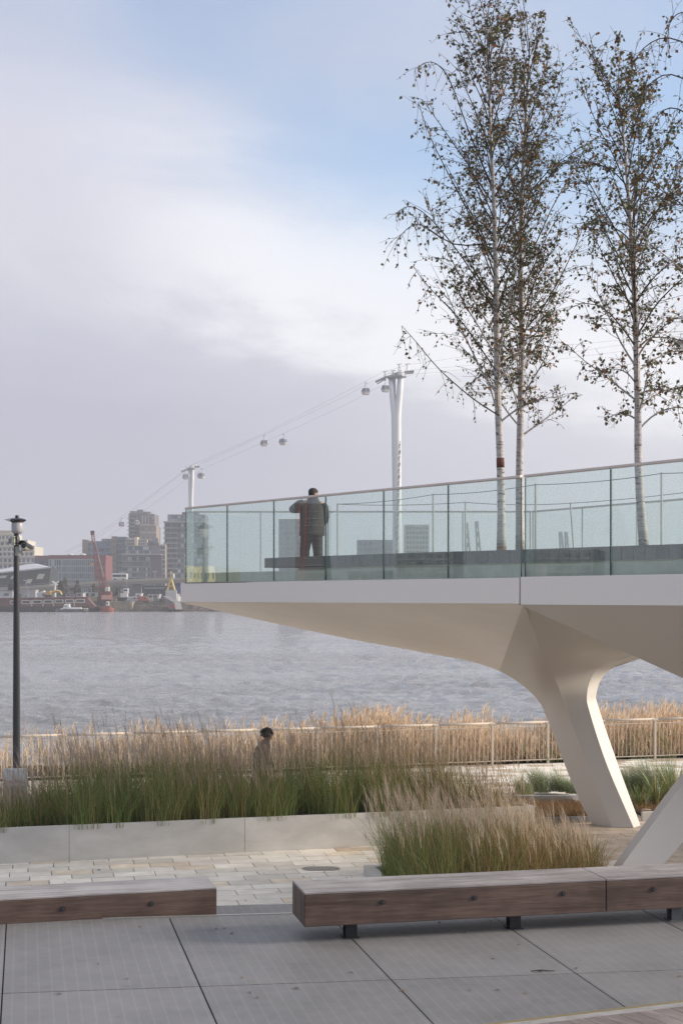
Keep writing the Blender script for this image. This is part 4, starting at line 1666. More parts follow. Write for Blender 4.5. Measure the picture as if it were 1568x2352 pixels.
for zz in (zc(1236), zc(1248)):
    q.box(LP.x - .02, LP.x + .055, LP.y - .14, LP.y - .131, zz - .009, zz + .009)
q.build('strap', M['black_steel'], jb)
q = MB(LP)
q.tube([(LP.x + .05, LP.y - .06, zc(1226)), (LP.x + .075, LP.y - .06, zc(1236)), (LP.x + .07, LP.y - .06, zc(1247)), (LP.x + .045, LP.y - .06, zc(1256))], .006, 5)
q.build('cable', M['pole'], lamp)

# sign at the foot of the lamp post
sx0, sx1 = W(8, 0, 28.2).x, W(63, 0, 28.2).x
sz1 = EYE - (1766 - HY) / F * 28.2
sg = thing('sign_board', 'pale blue grey notice board with red CHRISTMAS heading at the lamp foot', 'sign', ((sx0 + sx1) / 2, 28.2, 0))
SO = sg.location.copy()
q = MB(SO)
q.box(sx0, sx1, 28.2, 28.27, .02, sz1)
q.build('board', mat('pale_blue_grey_board', (.42, .455, .48), .5), sg, bevel=.006)
q = MB(SO)
q.box(sx0 + .04, sx1 - .05, 28.196, 28.199, .12, EYE - (1806 - HY) / F * 28.2)
q.build('poster', mat('dark_blue_poster', (.10, .12, .15), .6, var=.5, vscale=9, col2=(.22, .24, .27)), sg)
cu = bpy.data.curves.new('christmas_lettering', 'FONT')
cu.body = 'CHRISTMAS'
cu.size = .098
cu.align_x = 'CENTER'
cu.extrude = .001
to = bpy.data.objects.new('tmp', cu)
COL.objects.link(to)
dg = bpy.context.evaluated_depsgraph_get()
me = bpy.data.meshes.new_from_object(to.evaluated_get(dg))
bpy.data.objects.remove(to)
me.materials.clear()
me.materials.append(mat('red_print', (.30, .07, .08), .6))
tx = put(me, 'lettering', sg, ((sx0 + sx1) / 2 - SO.x - .01, -.003, EYE - (1800 - HY) / F * 28.2))
tx.rotation_euler = (R(90), 0, 0)
tx.scale = (.80, 1, 1)


# ------------------------------------------------------------------ people
def skin(name, verts, edges, radii, mt, parent, root=0, sub=2):
    """one continuous skinned surface; radii: r or (rx, ry) per vertex"""
    me = bpy.data.meshes.new(name)
    me.from_pydata(verts, edges, [])
    me.materials.append(M[mt] if isinstance(mt, str) else mt)
    ob = bpy.data.objects.new(name, me)
    COL.objects.link(ob)
    ob.parent = parent
    sk = ob.modifiers.new('skin', 'SKIN')
    sk.use_smooth_shade = True
    for i, r in enumerate(radii):
        sv = me.skin_vertices[0].data[i]
        sv.radius = (r, r) if not hasattr(r, '__len__') else r
        sv.use_root = (i == root)
    ss = ob.modifiers.new('sub', 'SUBSURF')
    ss.levels = ss.render_levels = sub
    return ob


def cloth_rings(rings, n=24, fold=.0, seed=1):
    """closed garment surface: rings of (cx, cy, z, rx, ry)"""
    rr_ = random.Random(seed)
    rows = []
    ph = [rr_.uniform(0, 6.28) for _ in range(4)]
    for (cx, cy, z, rx, ry) in rings:
        row = []
        for k in range(n + 1):
            a = 2 * math.pi * k / n
            f = 1 + fold * (math.sin(3 * a + ph[0] + z * 5) + .6 * math.sin(5 * a + ph[1] - z * 9) + .5 * math.sin(z * 23 + ph[2] + a))
            row.append((cx + rx * f * math.cos(a), cy + ry * f * math.sin(a), z))
        rows.append(row)
    return rows


M['skin'] = mat('skin', (.36, .20, .14), .55)
M['skin_dark'] = mat('dark_skin', (.16, .085, .055), .55)
M['coat'] = mat('charcoal_coat', (.032, .03, .031), .85, var=.15, vscale=9)
M['collar'] = mat('navy_collar', (.035, .038, .05), .85)
M['trousers'] = mat('black_trousers', (.022, .022, .026), .85)
M['hair'] = mat('black_hair', (.012, .010, .010), .6, bump=.6, bscale=160)
M['curls'] = mat('dark_brown_curls', (.020, .011, .009), .6)
M['coat_grey'] = mat('grey_brown_coat', (.075, .065, .058), .9, var=.15, vscale=9)
M['shoe'] = mat('dark_shoe', (.03, .03, .03), .6)


def head(parent, c, yaw, s=1.0, skin_m='skin'):
    """head with face: local +Y is where it looks"""
    q = MB((0, 0, 0))
    rows = []
    prof = [(-.115, .030, .028, .035), (-.10, .050, .052, .030), (-.075, .060, .072, .014), (-.045, .067, .084, .006), (-.01, .072, .092, .0), (.03, .076, .097, -.004), (.065, .073, .093, -.006), (.095, .058, .074, -.008), (.115, .030, .04, -.008), (.121, .006, .008, -.008)]
    n = 20
    for z, rx, ry, dy in prof:
        rows.append([(rx * math.cos(2 * math.pi * k / n), dy + ry * math.sin(2 * math.pi * k / n), z) for k in range(n + 1)])
    q.grid(rows)
    # nose, brow, ears
    q.add([(-.012, .088, .012), (.012, .088, .012), (0, .083, .035), (0, .118, -.006), (-.016, .085, -.018), (.016, .085, -.018)],
          [(0, 3, 2), (2, 3, 1), (0, 4, 3), (3, 5, 1), (4, 5, 3)])
    for sx in (-1, 1):
        q.sphere((sx * .076, -.005, .002), (.010, .020, .030), 8, 6)
    q.tube([(-.022, .083, -.050), (0, .0885, -.050), (.022, .083, -.050)], .006, 6)
    me = q.mesh('head', M[skin_m])
    me.polygons.foreach_set('use_smooth', [True] * len(me.polygons))
    ob = put(me, 'head', parent, tuple(c), yaw, (s, s, s))
    e = MB()
    for sx in (-1, 1):
        e.sphere((sx * .030, .079, .022), (.011, .009, .007), 8, 6)
    em = e.mesh('eyes', mat('eye', (.03, .02, .02), .2))
    put(em, 'eyes', ob)
    return ob


def hand(parent, w, d_, side, length=.18, mt='skin', curl=.5, up=Vector((0, 0, 1))):
    """palm and five bent fingers; w wrist, d_ pointing direction"""
    d_ = Vector(d_).normalized()
    s_ = d_.cross(up).normalized() * side
    n_ = s_.cross(d_).normalized() * side
    w = Vector(w)
    q = MB((0, 0, 0))
    pl_ = length * .52
    q.tube([w - d_ * .02, w + d_ * .02, w + d_ * pl_ * .6, w + d_ * pl_], [.026, .030, .036, .032], 8)
    for i, fl in enumerate((.80, .92, .86, .66)):
        b0 = w + d_ * pl_ * .92 + s_ * (.026 - .0175 * i)
        L = length * .48 * fl
        p = [b0]
        ang = 0
        for sg_ in (.45, .32, .23):
            ang += curl * .55
            p.append(p[-1] + (d_ * math.cos(ang) - n_ * math.sin(ang)) * L * sg_)
        q.tube(p, [.0095, .009, .008, .0065], 6)
    t0_ = w + d_ * pl_ * .30 + s_ * .03
    q.tube([t0_, t0_ + (d_ * .6 + s_ * .75) * .032, t0_ + (d_ * .9 + s_ * .75 - n_ * .2) * .055], [.012, .0105, .008], 6)
    return q.build('hand', M[mt], parent, smooth=True)


# man at the far rail, back to us, leaning on his left elbow and looking to the right
mx, my, mz = W(716, 0, 27.95).x, 27.93, 4.665
man = thing('person', 'person in charcoal coat with dark cap of hair leaning on the walkway rail', 'person', (mx, my, mz))
MH = 1.67
V_ = [(0, .02, .86), (0, .03, 1.05), (.01, .06, 1.25), (.01, .09, 1.38), (.015, .10, 1.46), (.02, .11, 1.52),
      (-.17, .08, 1.38), (-.335, .10, 1.265), (-.16, .30, 1.26),
      (.18, .08, 1.37), (.235, .10, 1.09), (.16, .30, .98),
      (-.09, .02, .82), (-.13, .03, .44), (-.15, .0, .09), (-.15, .10, .04),
      (.09, .02, .82), (.11, .03, .44), (.13, .0, .09), (.14, .10, .04)]
E_ = [(0, 1), (1, 2), (2, 3), (3, 4), (4, 5), (3, 6), (6, 7), (7, 8), (3, 9), (9, 10), (10, 11), (0, 12), (12, 13), (13, 14), (14, 15), (0, 16), (16, 17), (17, 18), (18, 19)]
R_ = [.13, .12, .14, .12, .055, .05, .062, .050, .035, .062, .048, .034, .085, .06, .045, .04, .085, .06, .045, .04]
skin('body', V_, E_, R_, 'skin', man)
# trousers
q = MB((0, 0, 0))
for sx, x1 in ((-1, -.15), (1, .13)):
    q.grid(cloth_rings([(x1, .0, .04, .085, .09), (x1 - sx * .0, .0, .12, .082, .088), (x1 * .92, .02, .45, .098, .10), (sx * .10, .02, .70, .118, .125), (sx * .075, .02, .86, .125, .145), (sx * .06, .02, .95, .11, .14)], 18, .03, 3))
q.build('trousers', M['trousers'], man, smooth=True)
# coat: torso, sleeves
q = MB((0, 0, 0))
q.grid(cloth_rings([(.0, .0, .735, .245, .19), (.0, .0, .75, .25, .195), (.0, .01, .90, .245, .19), (.0, .03, 1.06, .24, .18), (.005, .05, 1.20, .245, .17), (.01, .07, 1.32, .245, .155), (.012, .085, 1.39, .20, .13), (.015, .09, 1.44, .11, .10)], 30, .018, 5))
q.tube([(-.16, .07, 1.36), (-.24, .075, 1.34), (-.33, .09, 1.285), (-.372, .12, 1.265), (-.33, .20, 1.262), (-.20, .29, 1.26)], [.10, .102, .092, .082, .075, .055], 12)
q.tube([(.19, .07, 1.36), (.235, .075, 1.28), (.262, .085, 1.12), (.255, .13, 1.05), (.21, .23, 1.0), (.175, .30, .98)], [.095, .092, .08, .076, .068, .055], 12)
q.build('coat', M['coat'], man, smooth=True)
q = MB((0, 0, 0))
q.grid(cloth_rings([(.015, .08, 1.40, .145, .115), (.017, .09, 1.44, .125, .105), (.02, .095, 1.485, .102, .092), (.02, .095, 1.50, .09, .082)], 20, .03, 8))
q.build('collar', M['collar'], man, smooth=True)
hd_ = head(man, (.03, .125, 1.555), R(-62), 1.0)
q = MB((0, 0, 0))
rows = []
for z, rx, ry, dy in [(-.035, .070, .062, -.040), (-.01, .0765, .070, -.030), (.02, .081, .088, -.016), (.045, .083, .100, -.006), (.075, .080, .097, -.006), (.104, .064, .078, -.008), (.126, .034, .042, -.01), (.131, .004, .005, -.01)]:
    rows.append([(rx * math.cos(2 * math.pi * k / 20), dy + ry * math.sin(2 * math.pi * k / 20), z) for k in range(21)])
q.grid(rows)
me = q.mesh('hair', M['hair'])
me.polygons.foreach_set('use_smooth', [True] * len(me.polygons))
put(me, 'hair', man, (.03, .125, 1.555), R(-62))
hand(man, (-.17, .30, 1.265), (.9, .25, -.02), -1)
hand(man, (.165, .30, .98), (-.5, .6, -.2), 1)
q = MB((0, 0, 0))
for x1 in (-.15, .135):
    q.grid(cloth_rings([(x1, .05, .0, .052, .14), (x1, .05, .03, .055, .145), (x1, .035, .07, .05, .115), (x1, .01, .10, .05, .06)], 14))
q.build('shoes', M['shoe'], man, smooth=True)

# walker on the promenade behind the tall grass, head bowed, walking to the right
wx = W(600, 0, 27.6).x
wk = thing('person', 'person with curly dark hair and grey coat walking behind the tall grass', 'person', (wx, 27.6, 0))
V_ = [(0, 0, .85), (.0, .0, 1.05), (.02, 0, 1.24), (.05, 0, 1.34), (.09, 0, 1.43),
      (.03, -.17, 1.31), (-.05, -.22, 1.05), (.05, -.24, .82),
      (.03, .17, 1.31), (.12, .22, 1.06), (.26, .20, .90),
      (.0, -.09, .80), (.14, -.09, .43), (.20, -.09, .08), (.32, -.09, .04),
      (.0, .09, .80), (-.06, .09, .44), (-.28, .09, .14), (-.20, .09, .05)]
E_ = [(0, 1), (1, 2), (2, 3), (3, 4), (3, 5), (5, 6), (6, 7), (3, 8), (8, 9), (9, 10), (0, 11), (11, 12), (12, 13), (13, 14), (0, 15), (15, 16), (16, 17), (17, 18)]
R_ = [.12, .11, .13, .10, .05, .058, .045, .03, .058, .045, .03, .08, .058, .042, .038, .08, .058, .042, .038]
skin('body', V_, E_, R_, 'skin_dark', wk)
q = MB((0, 0, 0))
q.grid(cloth_rings([(.0, .0, .55, .21, .25), (.0, .0, .75, .19, .24), (.0, .0, .95, .17, .225), (.01, 0, 1.12, .165, .225), (.03, 0, 1.26, .15, .215), (.06, 0, 1.34, .12, .17), (.08, 0, 1.40, .07, .085)], 26, .02, 12))
q.tube([(.03, -.17, 1.31), (-.01, -.22, 1.2), (-.06, -.24, 1.05), (.0, -.25, .93), (.05, -.245, .84)], [.085, .08, .07, .06, .05], 10)
q.tube([(.03, .17, 1.31), (.07, .22, 1.2), (.13, .23, 1.06), (.2, .22, .97), (.26, .205, .90)], [.085, .08, .07, .06, .05], 10)
q.build('coat', M['coat_grey'], wk, smooth=True)
q = MB((0, 0, 0))
q.tube([(.0, -.09, .85), (.14, -.09, .45), (.19, -.09, .08)], [.11, .085, .07], 12)
q.tube([(.0, .09, .85), (-.06, .09, .45), (-.27, .09, .15)], [.11, .085, .07], 12)
q.build('trousers', M['trousers'], wk, smooth=True)
hd2 = head(wk, (.125, 0, 1.505), R(-90), 1.0, 'skin_dark')
hd2.rotation_euler = (R(-28), 0, R(-90))
rr = random.Random(4)
q = MB((0, 0, 0))
q.sphere((.105, 0, 1.55), (.115, .105, .095), 14, 10)
for i in range(150):
    a, e_ = rr.uniform(0, 6.28), rr.uniform(-.55, 1.5)
    c_ = Vector((.105 + .115 * math.cos(a) * math.cos(e_), .108 * math.sin(a) * math.cos(e_), 1.55 + .098 * math.sin(e_)))
    if c_.x > .19 and c_.z < 1.53:
        continue
    q.sphere(c_, rr.uniform(.012, .030), 6, 4)
q.build('hair', M['curls'], wk, smooth=True)
hand(wk, (.05, -.245, .83), (.2, 0, -1), -1, mt='skin_dark', up=Vector((0, 1, 0)))
hand(wk, (.265, .205, .895), (.7, 0, -.6), 1, mt='skin_dark', up=Vector((0, 1, 0)))
q = MB((0, 0, 0))
q.grid([[(x0 + .14 * math.cos(2 * math.pi * k / 12) * s_, -.09 + .05 * math.sin(2 * math.pi * k / 12) * s_, z) for k in range(13)] for x0, z, s_ in ((.24, 0, 1), (.24, .03, 1), (.22, .07, .8), (.20, .10, .5))])
q.grid([[(x0 + .13 * math.cos(2 * math.pi * k / 12) * s_, .09 + .05 * math.sin(2 * math.pi * k / 12) * s_, z) for k in range(13)] for x0, z, s_ in ((-.20, 0.02, .9), (-.21, .05, 1), (-.24, .10, .8), (-.27, .15, .5))])
q.build('shoes', M['shoe'], wk, smooth=True)


# ------------------------------------------------------------------ birches
leaf_me = []
for mm in ('leaf_green', 'leaf_brown', 'leaf_rust'):
    q = MB()
    q.add([(0, 0, 0), (-.36, .38, .06), (0, .50, 0), (.36, .38, .06), (0, 1.0, -.06)], [(0, 2, 1), (0, 3, 2), (1, 2, 4), (2, 3, 4)])
    leaf_me.append(q.mesh('leaf', M[mm]))


def birch(label, base, top, h0, seed, spread, nprim, lean_pts=None, dead=0.0, extra=()):
    rr = random.Random(seed)
    base = Vector(base)
    top = Vector(top)
    root = thing('birch_tree', label, 'tree', base, 'young birch trees in the walkway planter')
    H = top.z - base.z
    # trunk: gentle wander
    n = 26
    wob = [rr.uniform(-1, 1) for _ in range(6)]
    def trunk_at(t):
        p = base.lerp(top, t)
        w = .055 * math.sin(t * 5 + wob[0]) * wob[1] + .035 * math.sin(t * 11 + wob[2]) * wob[3]
        w2 = .05 * math.sin(t * 6 + wob[4])
        fade = min(1, t * 5)
        q_ = p + Vector((w * fade, w2 * fade, 0))
        if lean_pts:
            # measured sideways course
            for (t0, x0), (t1, x1) in zip(lean_pts[:-1], lean_pts[1:]):
                if t0 <= t <= t1:
                    q_.x = base.x + x0 + (x1 - x0) * (t - t0) / (t1 - t0) + w * .5 * fade
        return q_
    def trunk_r(t):
        return .064 * (1 - t) ** .8 + .006 + (.014 * max(0, 1 - t * 14))
    q = MB(base)
    ts = [i / n for i in range(n + 1)]
    q.tube([trunk_at(t) for t in ts], [trunk_r(t) for t in ts], 10)
    q.build('trunk', M['bark'], root, smooth=True)
    limbs, twigs = MB(base), MB(base)
    leaves = []                                    # (pos, dir, size, material)
    def bez(p, d0, L, curl, k, jit):
        pts = [p]
        d = d0.copy()
        for i in range(k):
            d = (d + Vector((rr.uniform(-jit, jit), rr.uniform(-jit, jit), rr.uniform(-jit, jit) + curl / k))).normalized()
            pts.append(pts[-1] + d * (L / k))
        return pts
    def leafy(pts, dens, s0=.068):
        for i in range(len(pts) - 1):
            a, c = pts[i], pts[i + 1]
            m = max(1, int((c - a).length * dens + rr.random()))
            for _ in range(m):
                if rr.random() < dead:
                    continue
                p = a.lerp(c, rr.random())
                d = Vector((rr.uniform(-1, 1), rr.uniform(-1, 1), rr.uniform(-1.5, .35))).normalized()
                u_ = rr.random()
                mi = 0 if u_ < .58 else (1 if u_ < .88 else 2)
                leaves.append((p + d * .012, d, s0 * rr.uniform(.55, 1.2), mi))
    for i in range(nprim):
        t = h0 + (1 - h0) * (i + rr.uniform(0, .9)) / nprim * .97
        p = trunk_at(t)
        az = i * 2.39996 + rr.uniform(-.5, .5)
        f = (t - h0) / (1 - h0)
        tilt = R(rr.uniform(28, 60)) * (1 - .50 * f)
        L = min(spread, 2.05) * (1.0 - .50 * f) * rr.uniform(.5, 1.12) * (.75 + .5 * min(1, f * 5))
        d0 = Vector((math.cos(az) * math.sin(tilt), math.sin(az) * math.sin(tilt), math.cos(tilt)))
        droop = rr.random() < .34 and f < .8
        pts = bez(p, d0, L * (.78 if droop else 1), -1.1 if droop else .35, 8, .10)
        r0 = min(.0165 * (1 - .55 * f), trunk_r(t) * .5)
        (limbs if r0 > .0145 else twigs).tube(pts, [r0 * (1 - .82 * k / 8) + .002 for k in range(9)], 5, cap=False)
        leafy(pts[3:], 6)
        ntw = int(5 + L * 8)
        for j in range(ntw):
            k = rr.uniform(1.2, 7.9)
            k0 = int(k)
            pp = pts[k0].lerp(pts[k0 + 1], k - k0)
            dd = (pts[k0 + 1] - pts[k0]).normalized()
            sd = Vector((rr.uniform(-1, 1), rr.uniform(-1, 1), rr.uniform(-.45, .75))).normalized()
            d1 = (dd * .75 + sd * .8).normalized()
            L1 = L * rr.uniform(.16, .42) * (1.15 - .06 * k)
            tw = bez(pp, d1, L1, rr.uniform(-.7, .35), 4, .16)
            twigs.tube(tw, [.0048, .0042, .0036, .003, .0022], 3, cap=False)
            leafy(tw[1:], 11)
            for _ in range(rr.randint(0, 3)):
                kk = rr.randint(1, 3)
                d2 = ((tw[kk + 1] - tw[kk]).normalized() * .6 + Vector((rr.uniform(-1, 1), rr.uniform(-1, 1), rr.uniform(-.6, .5))) * .7).normalized()
                t3 = bez(tw[kk], d2, L1 * rr.uniform(.3, .6), rr.uniform(-.6, .2), 3, .15)
                twigs.tube(t3, [.0034, .003, .0025, .002], 3, cap=False)
                leafy(t3, 11)
    for arc in extra:
        # long arching boughs with hanging twigs
        pts = resample(arc, 13)
        twigs.tube(pts, [.011 * (1 - .8 * k / 12) + .002 for k in range(13)], 5, cap=False)
        leafy(pts[4:], 9)
        for k in range(3, 13):
            for _ in range(2):
                d1 = Vector((rr.uniform(-.8, .4), rr.uniform(-.5, .5), rr.uniform(-1.0, .35))).normalized()
                tw = bez(pts[k], d1, rr.uniform(.18, .55), -.9, 4, .14)
                twigs.tube(tw, [.0042, .0038, .0032, .0026, .002], 3, cap=False)
                leafy(tw[1:], 12)
    limbs.build('branches', M['bark'], root, smooth=True)
    twigs.build('twigs', M['twig'], root)
    leaves.sort(key=lambda l: l[0].y)
    # nearest 300 leaves singly
    own = leaves[:600:2]
    rest = leaves[1:600:2] + leaves[600:]
    Z = Vector((0, 0, 1))
    for p, d, s, mi in own:
        ob = put(leaf_me[mi], 'leaf', root, tuple(p - base), 0, (s, s, s))
        ob.rotation_euler = Vector(d).to_track_quat('Y', 'Z').to_euler()
    tmpl = np.array([(0, 0, 0), (-.36, .38, .06), (0, .50, 0), (.36, .38, .06), (0, 1.0, -.06)])
    fc = np.array([(0, 2, 1), (0, 3, 2), (1, 2, 4), (2, 3, 4)])
    V, Q, I = [], [], []
    for k, (p, d, s, mi) in enumerate(rest):
        mt_ = np.array(Vector(d).to_track_quat('Y', 'Z').to_matrix())
        sp_ = rr.uniform(0, 6.28)
        # spin about its own axis for variety
        cs, sn = math.cos(sp_), math.sin(sp_)
        tt = tmpl.copy()
        tt[:, 0], tt[:, 2] = tmpl[:, 0] * cs - tmpl[:, 2] * sn, tmpl[:, 0] * sn + tmpl[:, 2] * cs
        V.append((tt * s) @ mt_.T + np.array(p))
        Q.append(fc + 5 * k)
        I += [mi] * 4
    me = np_mesh('crown_leaves', np.vstack(V), np.vstack(Q), [M['leaf_green'], M['leaf_brown'], M['leaf_rust']], np.array(I), tuple(base))
    cr = put(me, 'crown_leaves', root)
    cr['kind'] = 'stuff'
    return root, trunk_at, trunk_r, base


def zpx(py, d):
    return EYE - (py - HY) / F * d
TB = PT - .01
t1, ta1, tr1, b1 = birch('left birch with a red-brown peeled band on its white trunk', (W(1151, 0, 23.2).x, 23.2, TB), (W(1116, 0, 23.2).x, 23.2, zpx(20, 23.2)), .235, 101, 2.35, 56,
      [(0, 0), (.2, -.01), (.45, -.06), (.6, -.13), (.75, -.19), (1, -.25)], dead=.26,
      extra=[[W(*p) for p in arc] for arc in (
          [(1140, 720, 23.2), (1060, 590, 23.0), (985, 500, 22.8), (940, 474, 22.7), (908, 492, 22.7)],
          [(1134, 560, 23.2), (1040, 560, 23.3), (965, 515, 23.4), (930, 530, 23.4), (908, 556, 23.4)],
          [(1146, 955, 23.2), (1085, 915, 23.1), (1010, 850, 23.0), (955, 785, 22.9), (922, 748, 22.9)],
          [(1128, 430, 23.2), (1075, 300, 23.1), (1030, 180, 23.0), (990, 142, 22.9), (952, 160, 22.9)],
          [(1134, 600, 23.2), (1050, 440, 23.0), (990, 320, 22.9), (960, 235, 22.8)],
          [(1144, 860, 23.2), (1060, 740, 23.4), (985, 660, 23.5), (948, 612, 23.5)])])
t2_, ta2, tr2, b2_ = birch('second birch close beside the left one, behind the walkway joint', (W(1194, 0, 24.1).x, 24.1, TB), (W(1219, 0, 24.1).x, 24.1, zpx(75, 24.1)), .225, 212, 2.15, 50,
      [(0, 0), (.3, -.02), (.6, .0), (1, .18)], dead=.28)
t3_, ta3, tr3, b3_ = birch('third birch standing alone further right in the planter', (W(1478, 0, 21.9).x, 21.9, TB), (W(1412, 0, 21.9).x, 21.9, zpx(170, 21.9)), .245, 318, 2.15, 50,
      [(0, 0), (.12, -.05), (.3, -.06), (.5, -.13), (.75, -.27), (1, -.44)], dead=.24)
t4_, ta4, tr4, b4_ = birch('birch at the right picture edge reaching in with drooping twigs', (5.75, 20.0, TB), (5.7, 20.0, 14.0), .24, 421, 2.3, 32, dead=.25,
      extra=[[W(*p) for p in arc] for arc in (
          [(1668, 260, 20), (1610, 130, 19.9), (1540, 88, 19.8), (1490, 100, 19.7), (1456, 140, 19.7), (1446, 185, 19.7)],
          [(1668, 330, 20), (1610, 215, 19.8), (1545, 172, 19.6), (1500, 185, 19.5), (1470, 225, 19.5), (1462, 275, 19.5)],
          [(1668, 420, 20), (1615, 300, 20.0), (1560, 252, 20.0), (1520, 255, 20.0), (1494, 300, 20.0), (1486, 350, 20.0)],
          [(1668, 180, 20), (1620, 70, 19.9), (1575, 30, 19.9), (1545, 40, 19.8), (1530, 75, 19.8)],
          [(1668, 560, 20), (1625, 430, 20.0), (1590, 380, 20.0), (1556, 372, 20.0), (1536, 410, 20.0)])])
# wraps and bark marks on the trunks
q = MB(b1)
q.tube([ta1(.0) + Vector((0, 0, .0)), ta1(.0) + Vector((0, 0, .10))], [.085, .082], 14)
q.build('burlap_collar', M['burlap'], t1)
t_a = (zpx(1070, 23.2) - b1.z) / (zpx(-6, 23.2) - b1.z)
t_b = (zpx(1047, 23.2) - b1.z) / (zpx(-6, 23.2) - b1.z)
q = MB(b1)
q.tube([ta1(t_a), ta1((t_a + t_b) / 2), ta1(t_b)], [tr1(t_a) + .003, tr1(t_a) + .0035, tr1(t_b) + .003], 12)
q.build('peeled_band', M['peel'], t1, smooth=True)

# ------------------------------------------------------------------ fallen leaves and a twig on the ground
rr = random.Random(88)
S_V, S_Q = [], []
q = MB()
for _ in range(46):
    if rr.random() < .5:
        p = Vector((rr.uniform(-3.2, 3.4), rr.uniform(10.9, 14.1), PZ + .006))
    else:
        p = Vector((rr.uniform(-5, .2), rr.uniform(19.4, 22.2), .010))
    a = rr.uniform(0, 6.28)
    s_ = rr.uniform(.018, .034)
    u_ = Vector((math.cos(a), math.sin(a), 0)) * s_
    v_ = Vector((-math.sin(a), math.cos(a), 0)) * s_ * .55
    q.add([p - u_, p + v_ + Vector((0, 0, .006)), p + u_, p - v_ + Vector((0, 0, .004))], [(0, 1, 2), (0, 2, 3)])
tag(q.build('fallen_leaves', M['leaf_brown']), 'small brown fallen leaves scattered on the deck and paving', 'leaves', None, 'stuff')
a, c = G(1218, 2233, PZ), G(1273, 2232, PZ)
tw = thing('fallen_twig', 'broken brown twig lying on the grey panel in front of the nearer bench', 'twig', ((a.x + c.x) / 2, a.y, PZ))
q = MB(tw.location)
q.tube([a + Vector((0, 0, .010)), a.lerp(c, .4) + Vector((0, .01, .014)), a.lerp(c, .7) + Vector((0, -.008, .012)), c + Vector((0, 0, .010))], [.004, .006, .005, .003], 6)
q.build('stem', M['twig'], tw)
q = MB(tw.location)
q.tube([a.lerp(c, .3) + Vector((0, 0, .012)), a.lerp(c, .45) + Vector((0, -.05, .012))], [.005, .002], 5)
q.build('side_shoot', M['twig'], tw)

# ------------------------------------------------------------------ the far shore
def cmat(name, col, rough=.7, **k):
    if name not in M:
        M[name] = mat(name, col, rough, **k)
    return M[name]


GL = 2.0
WIN = cmat('dark_window', (.035, .045, .06), .15, rnd=.4)
WIN_B = cmat('bluish_window', (.09, .12, .15), .2, rnd=.45)
WIN_T = cmat('pale_teal_window', (.30, .36, .36), .3, rnd=.25)
unit = MB()
unit.box(-.5, .5, -.5, .5, -.5, .5)
UNIT = {}


def ubox(mt):
    if mt.name not in UNIT:
        me = unit.mesh('box_piece', mt)
        UNIT[mt.name] = me
    return UNIT[mt.name]


def piece(name, mt, parent, cx, cy, cz, sx, sy, sz):
    return put(ubox(mt), name, parent, (cx, cy, cz), 0, (sx, sy, sz))


def block(root, x0, x1, y0, y1, z0, z1, mt, name='wall'):
    q = MB((0, 0, 0))
    q.box(x0, x1, y0, y1, z0, z1)
    return q.build(name, mt, root)


def windows(root, x0, x1, y, z0, z1, cols, rows, wf, hf, mt, name='window', skip=0.0, seed=1, side=None):
    """rows x cols panes standing 8 cm proud of a front at y (or of a right flank at x=side)"""
    rr = random.Random(seed)
    dx, dz = (x1 - x0) / cols, (z1 - z0) / rows
    for r_ in range(rows):
        for c in range(cols):
            if rr.random() < skip:
                continue
            m_ = mt if not isinstance(mt, (list, tuple)) else rr.choice(mt)
            cx, cz = x0 + (c + .5) * dx, z0 + (r_ + .5) * dz
            if side is None:
                piece(name, m_, root, cx, y - .02, cz, dx * wf, .16, dz * hf)
            else:
                piece(name, m_, root, side + .02, cx, cz, .16, dx * wf, dz * hf)


def bands(root, x0, x1, y, z0, z1, rows, mt, name, th=.35, proud=.8, extra=0):
    dz = (z1 - z0) / rows
    for r_ in range(rows + extra):
        piece(name, mt, root, (x0 + x1) / 2, y - proud / 2 + .05, z0 + r_ * dz, x1 - x0, proud, th)


def X(px, d):
    return (px - HX) / F * d


def Zp(py, d):
    return EYE - (py - HY) / F * d


def house(name, label, px0, px1, d, rz=0.0, cat='building'):
    cx = (X(px0, d) + X(px1, d)) / 2
    return thing(name, label, cat, (cx, d, GL), None, rz), (X(px1, d) - X(px0, d)) / 2


# --- white stepped apartments at the far left
d = 800
r_, hw = house('apartment_building', 'white stepped apartment building with terraces at the far left', -70, 84, d)
wht = cmat('white_render', (.52, .49, .43), .7, var=.05)
lx = lambda px: X(px, d) - r_.location.x
lz = lambda py: Zp(py, d) - GL
for (a, c, yt, yb, off) in ((-70, 84, 1278, 1346, 0), (-70, 78, 1254, 1278, 2), (-70, 60, 1240, 1254, 4), (-70, 28, 1226, 1240, 6)):
    z0_, z1_ = (0 if yb > 1340 else lz(yb)), lz(yt)
    block(r_, lx(a), lx(c), off, 26, z0_, z1_ - .02, wht)
    fl = max(1, round((z1_ - z0_) / 3.4))
    windows(r_, lx(a) + 1, lx(c) - .6, off, max(z0_, .5), z1_ - .6, 14 if c > 70 else 10, fl, .62, .60, [WIN, WIN_B], seed=a + c)
    bands(r_, lx(a), lx(c) + .8, off, z0_ + (z1_ - z0_) / fl * 1, z1_ + (z1_ - z0_) / fl, fl, cmat('white_slab', (.70, .66, .58), .6), 'balcony', .30, 1.3)
block(r_, lx(-30), lx(26), 8, 20, lz(1226), lz(1218), wht)
piece('roof', cmat('white_slab', (.7, .66, .58)), r_, (lx(-30) + lx(27)) / 2, 14, lz(1218) + .2, lx(27) - lx(-30), 14, .4)

